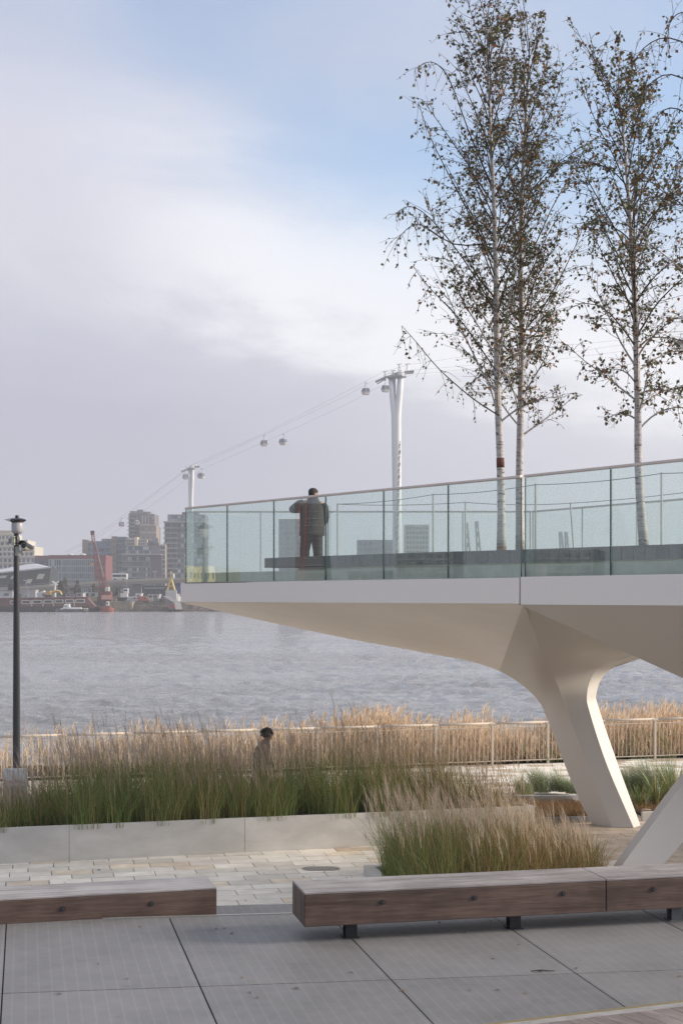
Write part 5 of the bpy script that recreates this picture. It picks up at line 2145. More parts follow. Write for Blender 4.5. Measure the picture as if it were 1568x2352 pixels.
# --- faceted glass hall
d = 640
r_ = thing('exhibition_hall', 'dark glass hall with sloping pointed white roof at the far left', 'building', (X(30, d), d, GL))
lx = lambda px: X(px, d) - r_.location.x
lz = lambda py: Zp(py, d) - GL
q = MB((0, 0, 0))
dk = cmat('dark_facet_glass', (.055, .065, .075), .25)
A = [(lx(-60), 0, lz(1320)), (lx(118), 0, lz(1302)), (lx(104), 3, 0), (lx(-60), 3, 0), (lx(118), 0, lz(1302)), (lx(104), 25, 0), (lx(110), 25, lz(1306))]
q.add(A, [(0, 3, 2, 1), (4, 2, 5, 6)])
q.build('wall', dk, r_)
q = MB((0, 0, 0))
q.add([(lx(-60), -.5, lz(1321)), (lx(120), -.5, lz(1303)), (lx(62), 22, lz(1292)), (lx(40), 22, lz(1293)), (lx(-60), 22, lz(1312)), (lx(-60), -.5, lz(1323)), (lx(120), -.5, lz(1304.5))],
      [(0, 1, 2, 3, 4), (5, 6, 1, 0)])
q.build('roof', cmat('white_roof_panel', (.52, .52, .55), .5), r_)
for a, c, y0, y1 in ((-2, 18, 1322, 1328), (24, 34, 1322, 1330), (84, 104, 1318, 1330), (60, 76, 1330, 1340)):
    q = MB((0, 0, 0))
    q.add([(lx(a), .8 - .9, lz(y1)), (lx(c) - 1, .8 - .9, lz(y1)), (lx(c), -.12, lz(y0)), (lx(a) + 1, -.12, lz(y0))], [(0, 1, 2, 3)])
    q.build('window', cmat('pale_hall_window', (.40, .42, .36), .4), r_)  # plain pale panes

# --- hotel with red top floor
d = 720
r_, hw = house('hotel', 'long teal grey hotel with a red top floor and red right end', 80, 244, d)
lx = lambda px: X(px, d) - r_.location.x
lz = lambda py: Zp(py, d) - GL
teal = cmat('pale_teal_panel', (.29, .33, .34), .6, var=.06)
red = cmat('faded_red_panel', (.17, .055, .058), .6, var=.08)
dks = cmat('dark_slate_panel', (.10, .11, .13), .5)
block(r_, lx(80), lx(113), 0, 20, 0, lz(1284), dks)
block(r_, lx(113), lx(218), -1, 20, 0, lz(1284), teal)
block(r_, lx(218), lx(244), -1.4, 20, 0, lz(1284), red)
block(r_, lx(80), lx(113), .3, 20, lz(1284) + .02, lz(1276), cmat('dull_red', (.20, .075, .075), .6))
block(r_, lx(113), lx(244), -.7, 20, lz(1284) + .02, lz(1275), red)
windows(r_, lx(144), lx(217), -1, 1, lz(1285), 16, 6, .42, .80, [WIN, WIN_B], seed=4)
windows(r_, lx(115), lx(142), -1, 1, lz(1285), 5, 6, .55, .80, [WIN_T, WIN_B, WIN], seed=5)
windows(r_, lx(82), lx(112), 0, 1, lz(1285), 7, 6, .6, .6, [WIN, WIN_B], seed=6)
windows(r_, lx(221), lx(243), -1.4, 1, lz(1288), 3, 6, .5, .4, [WIN], seed=7)
for px in (159, 188):
    q = MB((0, 0, 0))
    q.lathe((lx(px), 4, lz(1275)), [(1.6, -1.2), (1.7, .2), (1.2, .8), (.3, 1.0)], 12)
    q.tube([(lx(px), 4, lz(1275)), (lx(px), 4, lz(1270))], .15, 6)
    q.build('roof_plant', cmat('pale_metal', (.45, .45, .46), .5), r_)

# --- long blue-grey apartment block with buff towers
d = 880
r_, hw = house('apartment_building', 'broad blue grey apartment block with buff stair towers behind the red crane', 190, 290, d)
lx = lambda px: X(px, d) - r_.location.x
lz = lambda py: Zp(py, d) - GL
blu = cmat('blue_grey_cladding', (.095, .12, .175), .5, var=.08)
buff = cmat('buff_brick', (.21, .175, .145), .8, var=.06)
lite = cmat('pale_cladding', (.36, .33, .29), .7)
block(r_, lx(190), lx(259), 0, 24, 0, lz(1243), blu)
block(r_, lx(190), lx(203), -.8, 22, 0, lz(1240), buff)
block(r_, lx(232), lx(259), 3, 24, lz(1243), lz(1237), cmat('roof_grey', (.2, .21, .24), .7))
block(r_, lx(258), lx(269), -2.2, 24, 0, lz(1232), buff)
block(r_, lx(269), lx(291), -1, 24, 0, lz(1233), blu)
block(r_, lx(189), lx(195), 1, 20, lz(1243), lz(1239), dks)
windows(r_, lx(204), lx(258), 0, 1, lz(1244), 18, 10, .7, .46, [WIN, WIN_B, cmat('blue_spandrel', (.10, .17, .30), .4)], seed=8)
bands(r_, lx(204), lx(258), 0, 1, lz(1244), 10, cmat('blue_balcony', (.13, .20, .32), .5), 'balcony', .9, 1.0)
windows(r_, lx(270), lx(290), -1, 1, lz(1236), 6, 11, .6, .5, [WIN, WIN_B], seed=9)
bands(r_, lx(270), lx(291), -1, 1, lz(1236), 11, cmat('grey_balcony', (.22, .23, .26), .5), 'balcony', .5, 1.0)
windows(r_, lx(262), lx(266), -2.2, 3, lz(1236), 1, 9, .8, .30, [WIN], seed=10)

d = 850
r_, hw = house('apartment_building', 'glazed grey apartment block with white terraces below the brown tower', 281, 378, d)
lx = lambda px: X(px, d) - r_.location.x
lz = lambda py: Zp(py, d) - GL
gry = cmat('mauve_grey_cladding', (.135, .13, .155), .55, var=.08)
dkm = cmat('dark_mauve_cladding', (.07, .062, .075), .55)
block(r_, lx(281), lx(346), 0, 24, 0, lz(1275), gry)
block(r_, lx(346), lx(371), .6, 24, 0, lz(1275), dkm)
block(r_, lx(287), lx(365), 2.5, 22, lz(1275) + .9, lz(1253), gry)
block(r_, lx(318), lx(356), 5, 20, lz(1253), lz(1245), dkm)
block(r_, lx(287), lx(336), 4, 20, lz(1253), lz(1238), lite)
block(r_, lx(308), lx(315), 2, 14, lz(1253), lz(1233), cmat('cream_render', (.58, .50, .38), .7))
piece('balcony', cmat('pale_slab', (.30, .29, .30), .6), r_, (lx(281) + lx(371)) / 2, 0, lz(1275) + .45, lx(372) - lx(281), 4.2, .8)
windows(r_, lx(283), lx(345), 0, 1, lz(1277), 12, 8, .80, .70, [WIN, WIN_B, WIN_B, WIN_T], seed=11)
bands(r_, lx(281), lx(322), 0, 1, lz(1277), 8, cmat('grey_balcony', (.22, .23, .26), .5), 'balcony', .5, 1.2)
windows(r_, lx(289), lx(346), 2.5, lz(1273), lz(1254), 12, 2, .8, .7, [WIN, WIN_B, WIN_T], seed=12)
windows(r_, lx(289), lx(335), 4, lz(1252), lz(1239), 10, 2, .7, .6, [WIN, WIN_B], seed=13)
block(r_, lx(366), lx(379), 3, 24, 0, lz(1250), lite)
windows(r_, lx(367), lx(378), 3, 2, lz(1252), 2, 11, .8, .7, [WIN, WIN_B], seed=14)

for px, w_, h_ in ((300, 4, 2.2), (327, 6, 1.6), (350, 3, 2.8)):
    piece('roof_plant', cmat('roof_grey', (.2, .21, .24), .7), r_, lx(px), 12, lz(1245) + h_ / 2, w_, 6, h_)
q = MB((0, 0, 0))
for px in (296, 334, 352):
    q.tube([(lx(px), 10, lz(1246)), (lx(px), 10, lz(1236))], .12, 5)
q.build('antennas', cmat('grey_rail', (.3, .31, .33), .5), r_)

# --- brown tower
d = 960
r_, hw = house('tower_block', 'tall dark brown tower with tan right half behind the lower blocks', 294, 360, d)
lx = lambda px: X(px, d) - r_.location.x
lz = lambda py: Zp(py, d) - GL
brn = cmat('dark_brown_cladding', (.135, .115, .125), .55, var=.06)
tan = cmat('tan_brick', (.25, .20, .165), .8, var=.06)
block(r_, lx(296), lx(341), 0, 26, 0, lz(1179), brn)
block(r_, lx(341), lx(354), 3, 26, 0, lz(1180), cmat('brown_cladding', (.17, .14, .14), .6))
block(r_, lx(322), lx(360), -2, 22, 0, lz(1208), tan)
windows(r_, lx(297), lx(322), 0, 20, lz(1182), 6, 14, .72, .62, [WIN, WIN_B], seed=15)
bands(r_, lx(294), lx(309), 0, 20, lz(1182), 14, cmat('grey_balcony', (.22, .23, .26), .5), 'balcony', .6, 2.2)
windows(r_, lx(324), lx(338), 0, lz(1206), lz(1184), 2, 4, .35, .9, [cmat('pale_strip', (.45, .42, .38), .6)], seed=16)
windows(r_, lx(343), lx(353), 3, lz(1206), lz(1183), 2, 5, .7, .6, [WIN_T, WIN_B], seed=17)
windows(r_, lx(324), lx(359), -2, 20, lz(1210), 7, 10, .34, .62, [WIN_B, WIN_T, lite], seed=18)
bands(r_, lx(322), lx(360), -2, lz(1240), lz(1206), 2, cmat('cream_band', (.5, .45, .38), .7), 'balcony', .7, .4, 1)

for px, w_, h_ in ((305, 6, 2.0), (318, 4, 3.0), (334, 5, 1.6)):
    piece('roof_plant', cmat('roof_grey', (.2, .21, .24), .7), r_, lx(px), 12, lz(1179) + h_ / 2, w_, 8, h_)

# --- right-hand tower behind the walkway tip
d = 860
r_, hw = house('tower_block', 'tall grey glazed tower with balconies just left of the walkway tip', 376, 470, d)
lx = lambda px: X(px, d) - r_.location.x
lz = lambda py: Zp(py, d) - GL
block(r_, lx(378), lx(470), 0, 26, 0, lz(1199), gry)
block(r_, lx(384), lx(470), 3, 24, lz(1199), lz(1181), gry)
block(r_, lx(416), lx(452), 5, 20, lz(1181), lz(1175), dkm)
piece('roof', cmat('pale_slab', (.30, .29, .30), .6), r_, (lx(376) + lx(471)) / 2, 12, lz(1199), lx(471) - lx(376), 29, .8)
windows(r_, lx(408), lx(468), 0, 1, lz(1201), 8, 15, .80, .68, [WIN_B, WIN, WIN_T], seed=19)
windows(r_, lx(380), lx(407), 0, 1, lz(1201), 5, 15, .82, .66, [WIN, WIN_B], seed=20)
bands(r_, lx(376), lx(407), 0, 1, lz(1201), 15, cmat('grey_balcony', (.22, .23, .26), .5), 'balcony', .7, 2.0)
windows(r_, lx(386), lx(468), 3, lz(1198), lz(1183), 12, 2, .8, .7, [WIN_B, WIN_T], seed=21)

# a few blocks further right, seen through the glass
for (a, c, yt, d, seed, lab) in ((640, 700, 1192, 900, 31, 'grey slab block seen through the glass left of the person'), (820, 905, 1240, 820, 33, 'low blue grey block seen through the glass beyond the wire fence'),
                                 (930, 985, 1205, 950, 35, 'pale block seen through the glass right of the near cable tower')):
    r_, hw = house('apartment_building', lab, a, c, d)
    h = Zp(yt, d) - GL
    block(r_, -hw, hw, 0, 20, 0, h, gry if seed != 35 else lite)
    windows(r_, -hw + .5, hw - .5, 0, 1, h - .6, 7, max(4, int(h / 3.3)), .7, .6, [WIN_B], seed=seed)
# --- elevated road
d0 = 612
road = thing('flyover', 'long concrete flyover crossing in front of the apartment blocks', 'flyover', (X(150, d0), d0, GL))
RO_ = road.location.copy()
pts = [(-160, 1356, 640), (0, 1352.5, 634), (70, 1348.5, 628), (130, 1344, 622), (200, 1339, 616), (270, 1335, 611), (350, 1331.5, 606), (440, 1329, 602), (620, 1327, 596), (900, 1328, 590)]
conc = cmat('weathered_concrete', (.36, .32, .27), .85, var=.12, vscale=.1)
q, par, rai = MB(RO_), MB(RO_), MB(RO_)
for (a, c) in zip(pts[:-1], pts[1:]):
    A, C = W(*a), W(*c)
    q.obox(A + Vector((0, 0, -1.6)), C - A, Vector((0, 11, 0)), Vector((0, 0, 1.5)))
    par.obox(A + Vector((0, -.35, -.55)), C - A, Vector((0, .3, 0)), Vector((0, 0, 1.15)))
    rai.obox(A + Vector((0, -.3, 1.15)), C - A, Vector((0, .1, 0)), Vector((0, 0, .12)))
q.build('road_deck', conc, road)
par.build('parapet', cmat('pale_concrete', (.44, .39, .33), .8, var=.1, vscale=.1), road)
rai.build('guard_rail', cmat('grey_rail', (.3, .31, .33), .5), road)
for k, (px, py, dd) in enumerate([(30, 1351.5, 632), (95, 1346.5, 626), (165, 1341.5, 620), (235, 1337, 614), (310, 1333, 609), (395, 1330, 604), (500, 1328, 600)]):
    p = W(px, py, dd)
    q = MB(RO_)
    q.box(p.x - 1.4, p.x + 1.4, dd + 3, dd + 8, GL - .5, p.z - 1.58)
    q.build('pier', conc, road)
for px, py, dd, s in ((280, 1316, 612, 7), (356, 1314, 606, 7), (60, 1334, 630, 7)):
    p = W(px, py, dd)
    l_ = thing('street_lamp', {280: 'street lamp on the flyover beside the white bus', 356: 'street lamp on the flyover left of the yellow derrick', 60: 'street lamp on the flyover in front of the glass hall'}[px], 'street lamp', (p.x, dd, p.z - s), 'street lamps on the flyover')
    q = MB((0, 0, 0))
    q.tube([(0, 0, 0), (0, 0, s)], .12, 6)
    q.build('pole', cmat('grey_rail', (.3, .31, .33), .5), l_)
    q = MB((0, 0, 0))
    q.box(-1.1, 1.1, -.2, .2, s, s + .35)
    q.build('lantern', cmat('pale_metal', (.45, .45, .46), .5), l_)
# bus on the flyover
bx0, bx1 = W(257, 1331, 614), W(292, 1331, 614)
bus = thing('bus', 'long white bus driving on the flyover', 'bus', ((bx0.x + bx1.x) / 2, 614, Zp(1334, 611)))
w_ = (bx1.x - bx0.x) / 2
q = MB((0, 0, 0))
q.box(-w_, w_, 0, 2.5, .5, 3.2)
q.build('body', cmat('white_vehicle', (.6, .6, .6), .4), bus, bevel=.2)
q = MB((0, 0, 0))
q.box(-w_ + .4, w_ - .4, -.03, .03, 1.7, 2.7)
q.build('windows', WIN, bus)
for sx in (-w_ + 1.4, w_ - 1.6):
    q = MB((0, 0, 0))
    q.tube([(sx, .0, .5), (sx, .3, .5)], .48, 12)
    q.build('wheel', M['black_steel'], bus)

# --- quay, houseboat, launch, crane, tug, sheds
d = 556
q = MB()
qx0, qx1 = X(252, 552), X(305, 552)
quay = thing('quay_wall', 'pale sheet piled quay wall standing in the river by the red crane', 'quay wall', ((qx0 + qx1) / 2, 552, WZ))
for k in range(26):
    a = qx0 + (qx1 - qx0) * k / 26
    q = MB(quay.location)
    q.box(a, a + (qx1 - qx0) / 26 - .05, 551.2 + (.35 if k % 2 else 0), 558, WZ - 1, Zp(1381.5, 552))
    q.build('sheet_pile', cmat('stained_quay', (.34, .29, .22), .9, var=.25, vscale=.4), quay)

d = 546
hx0, hx1 = X(-70, d), X(200, d)
hb = thing('houseboat', 'long brown houseboat with white framed windows moored at the left', 'boat', ((hx0 + hx1) / 2, d, WZ))
HO = hb.location.copy()
q = MB(HO)
prof = []
q.box(hx0, hx1, d, d + 6, WZ - .3, Zp(1393, d))
q.build('hull', cmat('dark_hull', (.05, .042, .04), .8, var=.3, vscale=.3), hb)
q = MB(HO)
z0_, z1_ = Zp(1393, d), Zp(1374, d)
q.add([(hx0, d + .3, z0_), (hx1 + 3.0, d + .3, z0_), (hx1, d + .3, z1_ + .25), (hx0, d + .3, z1_ - .35), (hx0, d + 6, z0_), (hx1 + 3.0, d + 6, z0_), (hx1, d + 6, z1_ + .25), (hx0, d + 6, z1_ - .35)],
      [(0, 1, 2, 3), (1, 5, 6, 2), (3, 2, 6, 7), (0, 3, 7, 4), (5, 4, 7, 6)])
q.build('cabin', cmat('brown_red_cabin', (.145, .075, .062), .7, var=.2, vscale=.5), hb)
q = MB(HO)
q.obox((hx0, d + .0, z1_ - .33), (hx1 - hx0 + .3, 0, .6), (0, 6.3, 0), (0, 0, .28))
q.build('roof', cmat('dark_red_trim', (.20, .06, .06), .6), hb)
fr_m = cmat('cream_frame', (.58, .52, .44), .6)
for k, (a, c) in enumerate(((24, 34), (50, 71), (75, 96), (101, 121), (126, 146), (150, 170), (174, 195))):
    zc_ = Zp(1383.5 - k * .55, d)
    p0, p1 = X(a, d), X(c, d)
    w_ = MB(HO)
    w_.box(p0, p1, d + .2, d + .32, zc_ - .72, zc_ + .72)
    f_ = w_.build('window', fr_m, hb)
    w_ = MB(HO)
    w_.box(p0 + .35, p1 - .35, d + .12, d + .22, zc_ - .42, zc_ + .42)
    w_.build('pane', WIN, f_)
for px in (73, 99, 123, 171):
    q = MB(HO)
    q.box(X(px, d) - .2, X(px, d) + .2, d + .1, d + .3, z0_, Zp(1379, d))
    q.build('upright', cmat('cream_frame2', (.45, .40, .35), .6), hb)
for j, (a, c, h) in enumerate(((-40, 30, 5), (32, 76, 4), (80, 104, 6), (106, 128, 5))):
    px_ = thing('pontoon', ['dark mooring pontoon left of the lamp post', 'dark mooring pontoon right of the lamp post under the houseboat', 'dark tyre-hung pontoon under the middle of the houseboat', 'dark pontoon beside the launch bow'][j], 'pontoon', (X((a + c) / 2, 541), 541, WZ))
    q = MB(px_.location)
    q.box(X(a, 541), X(c, 541), 541, 544, WZ - .2, WZ + h * .22)
    rr = random.Random(j)
    q.build('hull', cmat('rusty_black', (.045, .035, .03), .9, var=.4, vscale=1), px_)
    q = MB(px_.location)
    for k in range(int((c - a) / 6)):
        q.tube([(X(a + 3 + 6 * k, 541), 540.6, WZ + .55), (X(a + 3 + 6 * k, 541), 541, WZ + .55)], .42, 10)
    q.build('tyres', M['black_steel'], px_)


def boat(name, label, px0, px1, d, hull_m, z_deck, bow=-1, parts=()):
    """small vessel: pointed hull plus cabins; parts: (name, fx0, fx1, z0, z1, material)"""
    x0, x1 = X(px0, d), X(px1, d)
    root = thing(name, label, 'boat', ((x0 + x1) / 2, d, WZ))
    o = root.location.copy()
    L = x1 - x0
    rows = []
    for i in range(9):
        t_ = i / 8
        tt = t_ if bow > 0 else 1 - t_
        wd = (1.6 if L < 14 else 2.4) * (min(1, .45 + tt * 4) if tt < .5 else max(.02, 1 - ((tt - .5) / .5) ** 2.2))
        sh = z_deck * (1 + .28 * max(0, tt - .45))
        xk = x0 + L * t_
        rows.append([(xk, d - wd, WZ + sh), (xk, d - wd * .8, WZ + .15), (xk, d - wd * .3, WZ - .4), (xk, d + wd * .3, WZ - .4), (xk, d + wd * .8, WZ + .15), (xk, d + wd, WZ + sh), (xk, d - wd, WZ + sh)])
    q = MB(o)
    q.grid(rows)
    q.build('hull', hull_m, root)
    for nm, f0, f1, a, c, m_ in parts:
        q = MB(o)
        xa, xb = x0 + L * f0, x0 + L * f1
        y0, y1 = d - 1.1, d + 1.1
        sl = .18 * (xb - xa)
        q.add([(xa, y0, WZ + a), (xb, y0, WZ + a), (xb, y1, WZ + a), (xa, y1, WZ + a), (xa + sl, y0 + .15, WZ + c), (xb - sl * .3, y0 + .15, WZ + c), (xb - sl * .3, y1 - .15, WZ + c), (xa + sl, y1 - .15, WZ + c)],
              [(4, 5, 6, 7), (0, 1, 5, 4), (1, 2, 6, 5), (2, 3, 7, 6), (3, 0, 4, 7)])
        pb = q.build(nm, m_, root)
    return root


whb = cmat('white_boat', (.66, .66, .66), .4)
boat('motor_launch', 'white motor launch with grey hull lying in front of the houseboat', 131, 204, 536, cmat('grey_hull', (.12, .125, .13), .5), 1.15, -1,
     (('foredeck', .10, .80, 1.0, 1.75, whb), ('wheelhouse', .22, .42, 1.7, 3.1, whb), ('window', .24, .34, 2.1, 2.7, WIN), ('stern_rail', .82, .98, 1.1, 1.5, cmat('buff_rail', (.4, .34, .26), .6))))
boat('workboat', 'red workboat with white wheelhouse moored below the crane', 231, 262, 545, cmat('red_hull', (.28, .07, .05), .6), 1.3, 1,
     (('deckhouse', .1, .75, 1.2, 2.4, cmat('rust_red', (.22, .08, .06), .7)), ('wheelhouse', .42, .64, 2.3, 4.0, cmat('pale_cabin', (.5, .48, .45), .6)), ('window', .45, .62, 3.0, 3.6, WIN)))
boat('barge', 'dark low barge moored between the launch and the red workboat', 200, 236, 547, cmat('black_hull', (.03, .03, .035), .7), 1.6, 1, (('cargo', .1, .8, 1.5, 2.1, cmat('brown_cargo', (.14, .08, .06), .8)),))


def tugs():
    # ashore or moored behind the quay: float them at quay height by building on blocks
    d = 562
    x0, x1 = X(272, d), X(300, d)
    root = thing('tug', 'dark hulled tug with white wheelhouse beside the quay right of the crane', 'boat', ((x0 + x1) / 2, d, GL))
    o = root.location.copy()
    q = MB(o)
    q.prism([(x0, d), (x0 + 1, d - 1.5), (x1 - 2, d - 1.8), (x1, d), (x1 - 2, d + 1.8), (x0 + 1, d + 1.5)], GL, GL + 2.0)
    q.build('hull', cmat('black_hull', (.03, .03, .035), .7), root)
    for nm, a, c, z0, z1, m_ in (('deckhouse', 277, 294, 2, 3.6, whb), ('wheelhouse', 285, 295, 3.6, 5.6, whb), ('window', 286, 294, 4.5, 5.1, WIN), ('funnel', 279, 282, 3.6, 5.2, cmat('grey_rail', (.3, .31, .33), .5))):
        q = MB(o)
        s = .08 if nm == 'window' else 0
        q.box(X(a, d), X(c, d), d - 1.2 - s, d + 1.2, GL + z0, GL + z1)
        q.build(nm, m_, root)
    q = MB(o)
    q.tube([(X(291, d), d, GL + 5.6), (X(291, d), d, GL + 8.6)], .09, 6)
    q.tube([(X(289, d), d, GL + 7.4), (X(293, d), d, GL + 7.4)], .06, 6)
    q.build('mast', cmat('grey_rail', (.3, .31, .33), .5), root)


tugs()


def shed(name, label, cat, px0, px1, py0, py1, d, m_, roof=None, extra=()):
    x0, x1 = X(px0, d), X(px1, d)
    z1 = Zp(py0, d)
    root = thing(name, label, cat, ((x0 + x1) / 2, d, GL))
    o = root.location.copy()
    q = MB(o)
    q.box(x0, x1, d, d + 6, GL, z1)
    q.build('body', m_, root)
    q = MB(o)
    if roof == 'gable':
        zr = z1 + .28 * (x1 - x0)
        q.add([(x0 - .2, d - .3, z1), (x1 + .2, d - .3, z1), ((x0 * .4 + x1 * .6), d - .3, zr), (x0 - .2, d + 6.3, z1), (x1 + .2, d + 6.3, z1), ((x0 * .4 + x1 * .6), d + 6.3, zr)], [(0, 1, 2), (4, 3, 5), (0, 2, 5, 3), (1, 4, 5, 2), (0, 3, 4, 1)])
    else:
        q.box(x0 - .2, x1 + .2, d - .25, d + 6.2, z1, z1 + .22)
    q.build('roof', roof if roof not in (None, 'gable') else m_, root)
    for nm, a, c, ya, yb, mm in extra:
        q = MB(o)
        q.box(X(a, d), X(c, d), d - .12, d + .05, Zp(yb, d), Zp(ya, d))
        q.build(nm, mm, root)
    return root


shed('shed', 'white boat shed left of the lamp post above the houseboat', 'shed', -40, 30, 1358, 1384, 575, cmat('white_shed', (.50, .50, .50), .7), cmat('pale_roof', (.38, .38, .4), .7), (('window', 10, 21, 1363, 1368, WIN_B), ('door', -10, 0, 1364, 1378, WIN_B)))
shed('shed', 'long pale roofed shed behind the lamp post below the flyover', 'shed', 30, 82, 1356, 1384, 588, cmat('grey_shed', (.36, .36, .37), .7), cmat('pale_roof2', (.44, .43, .43), .7), (('door', 40, 50, 1364, 1376, WIN_B),))
shed('shed', 'white gabled hut standing on the quay behind the houseboat', 'shed', 85, 108, 1363, 1384, 566, whb, 'gable', (('window', 98, 103, 1364, 1369, cmat('rust_red', (.22, .08, .06), .7)),))
shed('cabin', 'white cabin with red trim behind the houseboat near the crane', 'cabin', 151, 172, 1364, 1384, 564, cmat('white_cabin', (.5, .46, .46), .6), cmat('dark_red_trim', (.2, .06, .06)), (('window', 154, 160, 1366, 1369, WIN), ('window', 163, 169, 1366, 1369, WIN)))
shed('cabin', 'smaller white cabin right of the white one with red trim', 'cabin', 175, 191, 1363, 1384, 564, cmat('white_cabin', (.5, .46, .46), .6), cmat('pale_roof2', (.44, .43, .43)), (('window', 178, 186, 1365, 1368, WIN),))
shed('shipping_container', 'pale long site office left of the crane base', 'container', 193, 230, 1362, 1384, 572, cmat('pale_green_office', (.40, .42, .38), .7), cmat('pale_roof2', (.44, .43, .43)), (('window', 211, 218, 1363, 1369, WIN), ('window', 197, 204, 1363, 1369, WIN)))
shed('shipping_container', 'blue container lying at the foot of the crane', 'container', 200, 226, 1371, 1384, 563, cmat('blue_container', (.10, .22, .34), .6), None, (('door', 203, 205, 1372, 1378, WIN),))
shed('warehouse', 'long dark shed with white striped front under the flyover', 'warehouse', 326, 384, 1347, 1384, 590, cmat('dark_navy_shed', (.05, .055, .075), .7), None, (('sign_stripe', 330, 380, 1349, 1350.2, cmat('pale_print', (.4, .42, .45), .6)), ('sign_stripe', 332, 378, 1351.5, 1352.5, cmat('pale_print', (.4, .42, .45), .6))))
shed('warehouse', 'grey shed under the flyover right of the crane', 'warehouse', 250, 324, 1348, 1384, 596, cmat('mid_grey_shed', (.19, .19, .20), .8), None, (('door', 262, 270, 1362, 1374, WIN),))
shed('shipping_container', 'dark blue container stack behind the yellow derrick', 'container', 402, 430, 1340, 1384, 578, cmat('deep_blue', (.04, .06, .16), .6), None, (('door', 404, 408, 1346, 1372, cmat('deep_blue2', (.06, .085, .2), .6)),))
shed('cabin', 'small white cabin between the tug and the dark shed', 'cabin', 312, 324, 1364, 1384, 566, whb, None, (('window', 314, 321, 1367, 1370, WIN),))
shed('cabin', 'pale cabin with windows on the bank left of the yacht', 'cabin', 340, 366, 1366, 1384, 566, cmat('pale_cabin', (.5, .48, .45), .6), None, (('window', 343, 349, 1368, 1372, WIN), ('window', 353, 360, 1368, 1372, WIN)))
# vehicles and machines on the quay
for k, (px, col, lab) in enumerate(((306, (.5, .5, .52), 'silver van parked on the quay right of the tug'), (330, (.4, .12, .08), 'red van parked on the quay below the dark shed'), (222, (.45, .42, .2), 'yellow dumper parked by the site office'))):
    d = 561
    v = thing('parked_van', lab, 'van', (X(px, d), d, GL), 'vehicles on the far quay')
    q = MB((0, 0, 0))
    q.box(-2.2, 1.3, -1, 1, .45, 2.3)
    q.box(1.301, 2.3, -.95, .95, .45, 1.4)
    q.build('body', cmat('van_%d' % k, col, .5), v, bevel=.12)
    q = MB((0, 0, 0))
    q.box(.4, 1.2, -1.03, -.98, 1.4, 2.0)
    q.build('window', WIN, v)
    for sx in (-1.4, 1.5):
        q = MB((0, 0, 0))
        q.tube([(sx, -1.02, .4), (sx, -.8, .4)], .4, 10)
        q.build('wheel', M['black_steel'], v)
# yacht and grey ship hull on the slipway at the walkway tip
d = 560
yr = thing('yacht', 'white yacht laid up on the bank beside the walkway tip', 'boat', (X(404, d), d, GL))
q = MB(yr.location)
q.prism([(X(382, d), d), (X(386, d), d - 1.4), (X(410, d), d - 1.5), (X(424, d), d), (X(410, d), d + 1.5), (X(386, d), d + 1.4)], GL + .4, Zp(1370, d))
q.build('hull', whb, yr)
q = MB(yr.location)
q.box(X(390, d), X(412, d), d - 1, d + 1, Zp(1370, d), Zp(1364, d))
q.build('cabin', whb, yr)
q = MB(yr.location)
for px in (386, 396, 416):
    q.tube([(X(px, d), d, Zp(1366, d)), (X(px, d), d, Zp(1359, d))], .10, 5)
q.build('mast', cmat('grey_rail', (.3, .31, .33), .5), yr)
sh = thing('ship_hull', 'grey ship hull with red bottom lying on the foreshore', 'boat', (X(388, 549), 549, WZ))
q = MB(sh.location)
A = [W(374, 1369, 549), W(400, 1384, 547), W(404, 1400, 547), W(389, 1400, 548)]
B_ = [p + Vector((2, 5, 0)) for p in A]
q.add(A + B_, [(0, 3, 2, 1), (0, 1, 5, 4), (1, 2, 6, 5), (4, 5, 6, 7), (3, 0, 4, 7)])
q.build('hull', cmat('light_grey_hull', (.17, .165, .175), .6), sh)
q = MB(sh.location)
A = [W(388.5, 1387, 546.6), W(401, 1388, 546.6), W(402, 1396, 546.6), W(390, 1396, 546.6)]
q.add(A + [p + Vector((0, .3, 0)) for p in A], [(0, 3, 2, 1), (0, 1, 5, 4)])
q.build('red_bottom', cmat('red_hull', (.28, .07, .05), .6), sh)
# yellow derrick
dr = thing('derrick', 'yellow A frame derrick near the walkway tip', 'derrick', (X(393, 558), 558, GL))
q = MB(dr.location)
yl = cmat('yellow_steel', (.58, .42, .12), .6)
d = 558
top_ = W(393, 1327, d)
legs_ = [W(384.5, 1356, d), W(402, 1356, d)]
for k, l_ in enumerate(legs_):
    q = MB(dr.location)
    q.bar(l_, top_, .55)
    q.build('leg', yl, dr)
q = MB(dr.location)
for py, a, c in ((1346, 387.5, 398.5), (1336, 390.3, 395.7)):
    q.bar(W(a, py, d), W(c, py, d), .32)
q.bar(top_, W(393, 1312, d), .30)
q.bar(W(390, 1317, d), W(396, 1317, d), .25)
q.build('crosspiece', yl, dr)
q = MB(dr.location)
q.lathe(W(399, 1325, d), [(.2, -.8), (.42, -.4), (.42, .8), (.2, 1.3)], 8)
q.build('float', whb, dr)
q = MB(dr.location)
q.box(X(381, d), X(406, d), d - 1, d + 1, GL, Zp(1356, d))
q.build('base', cmat('pale_cabin', (.5, .48, .45)), dr)

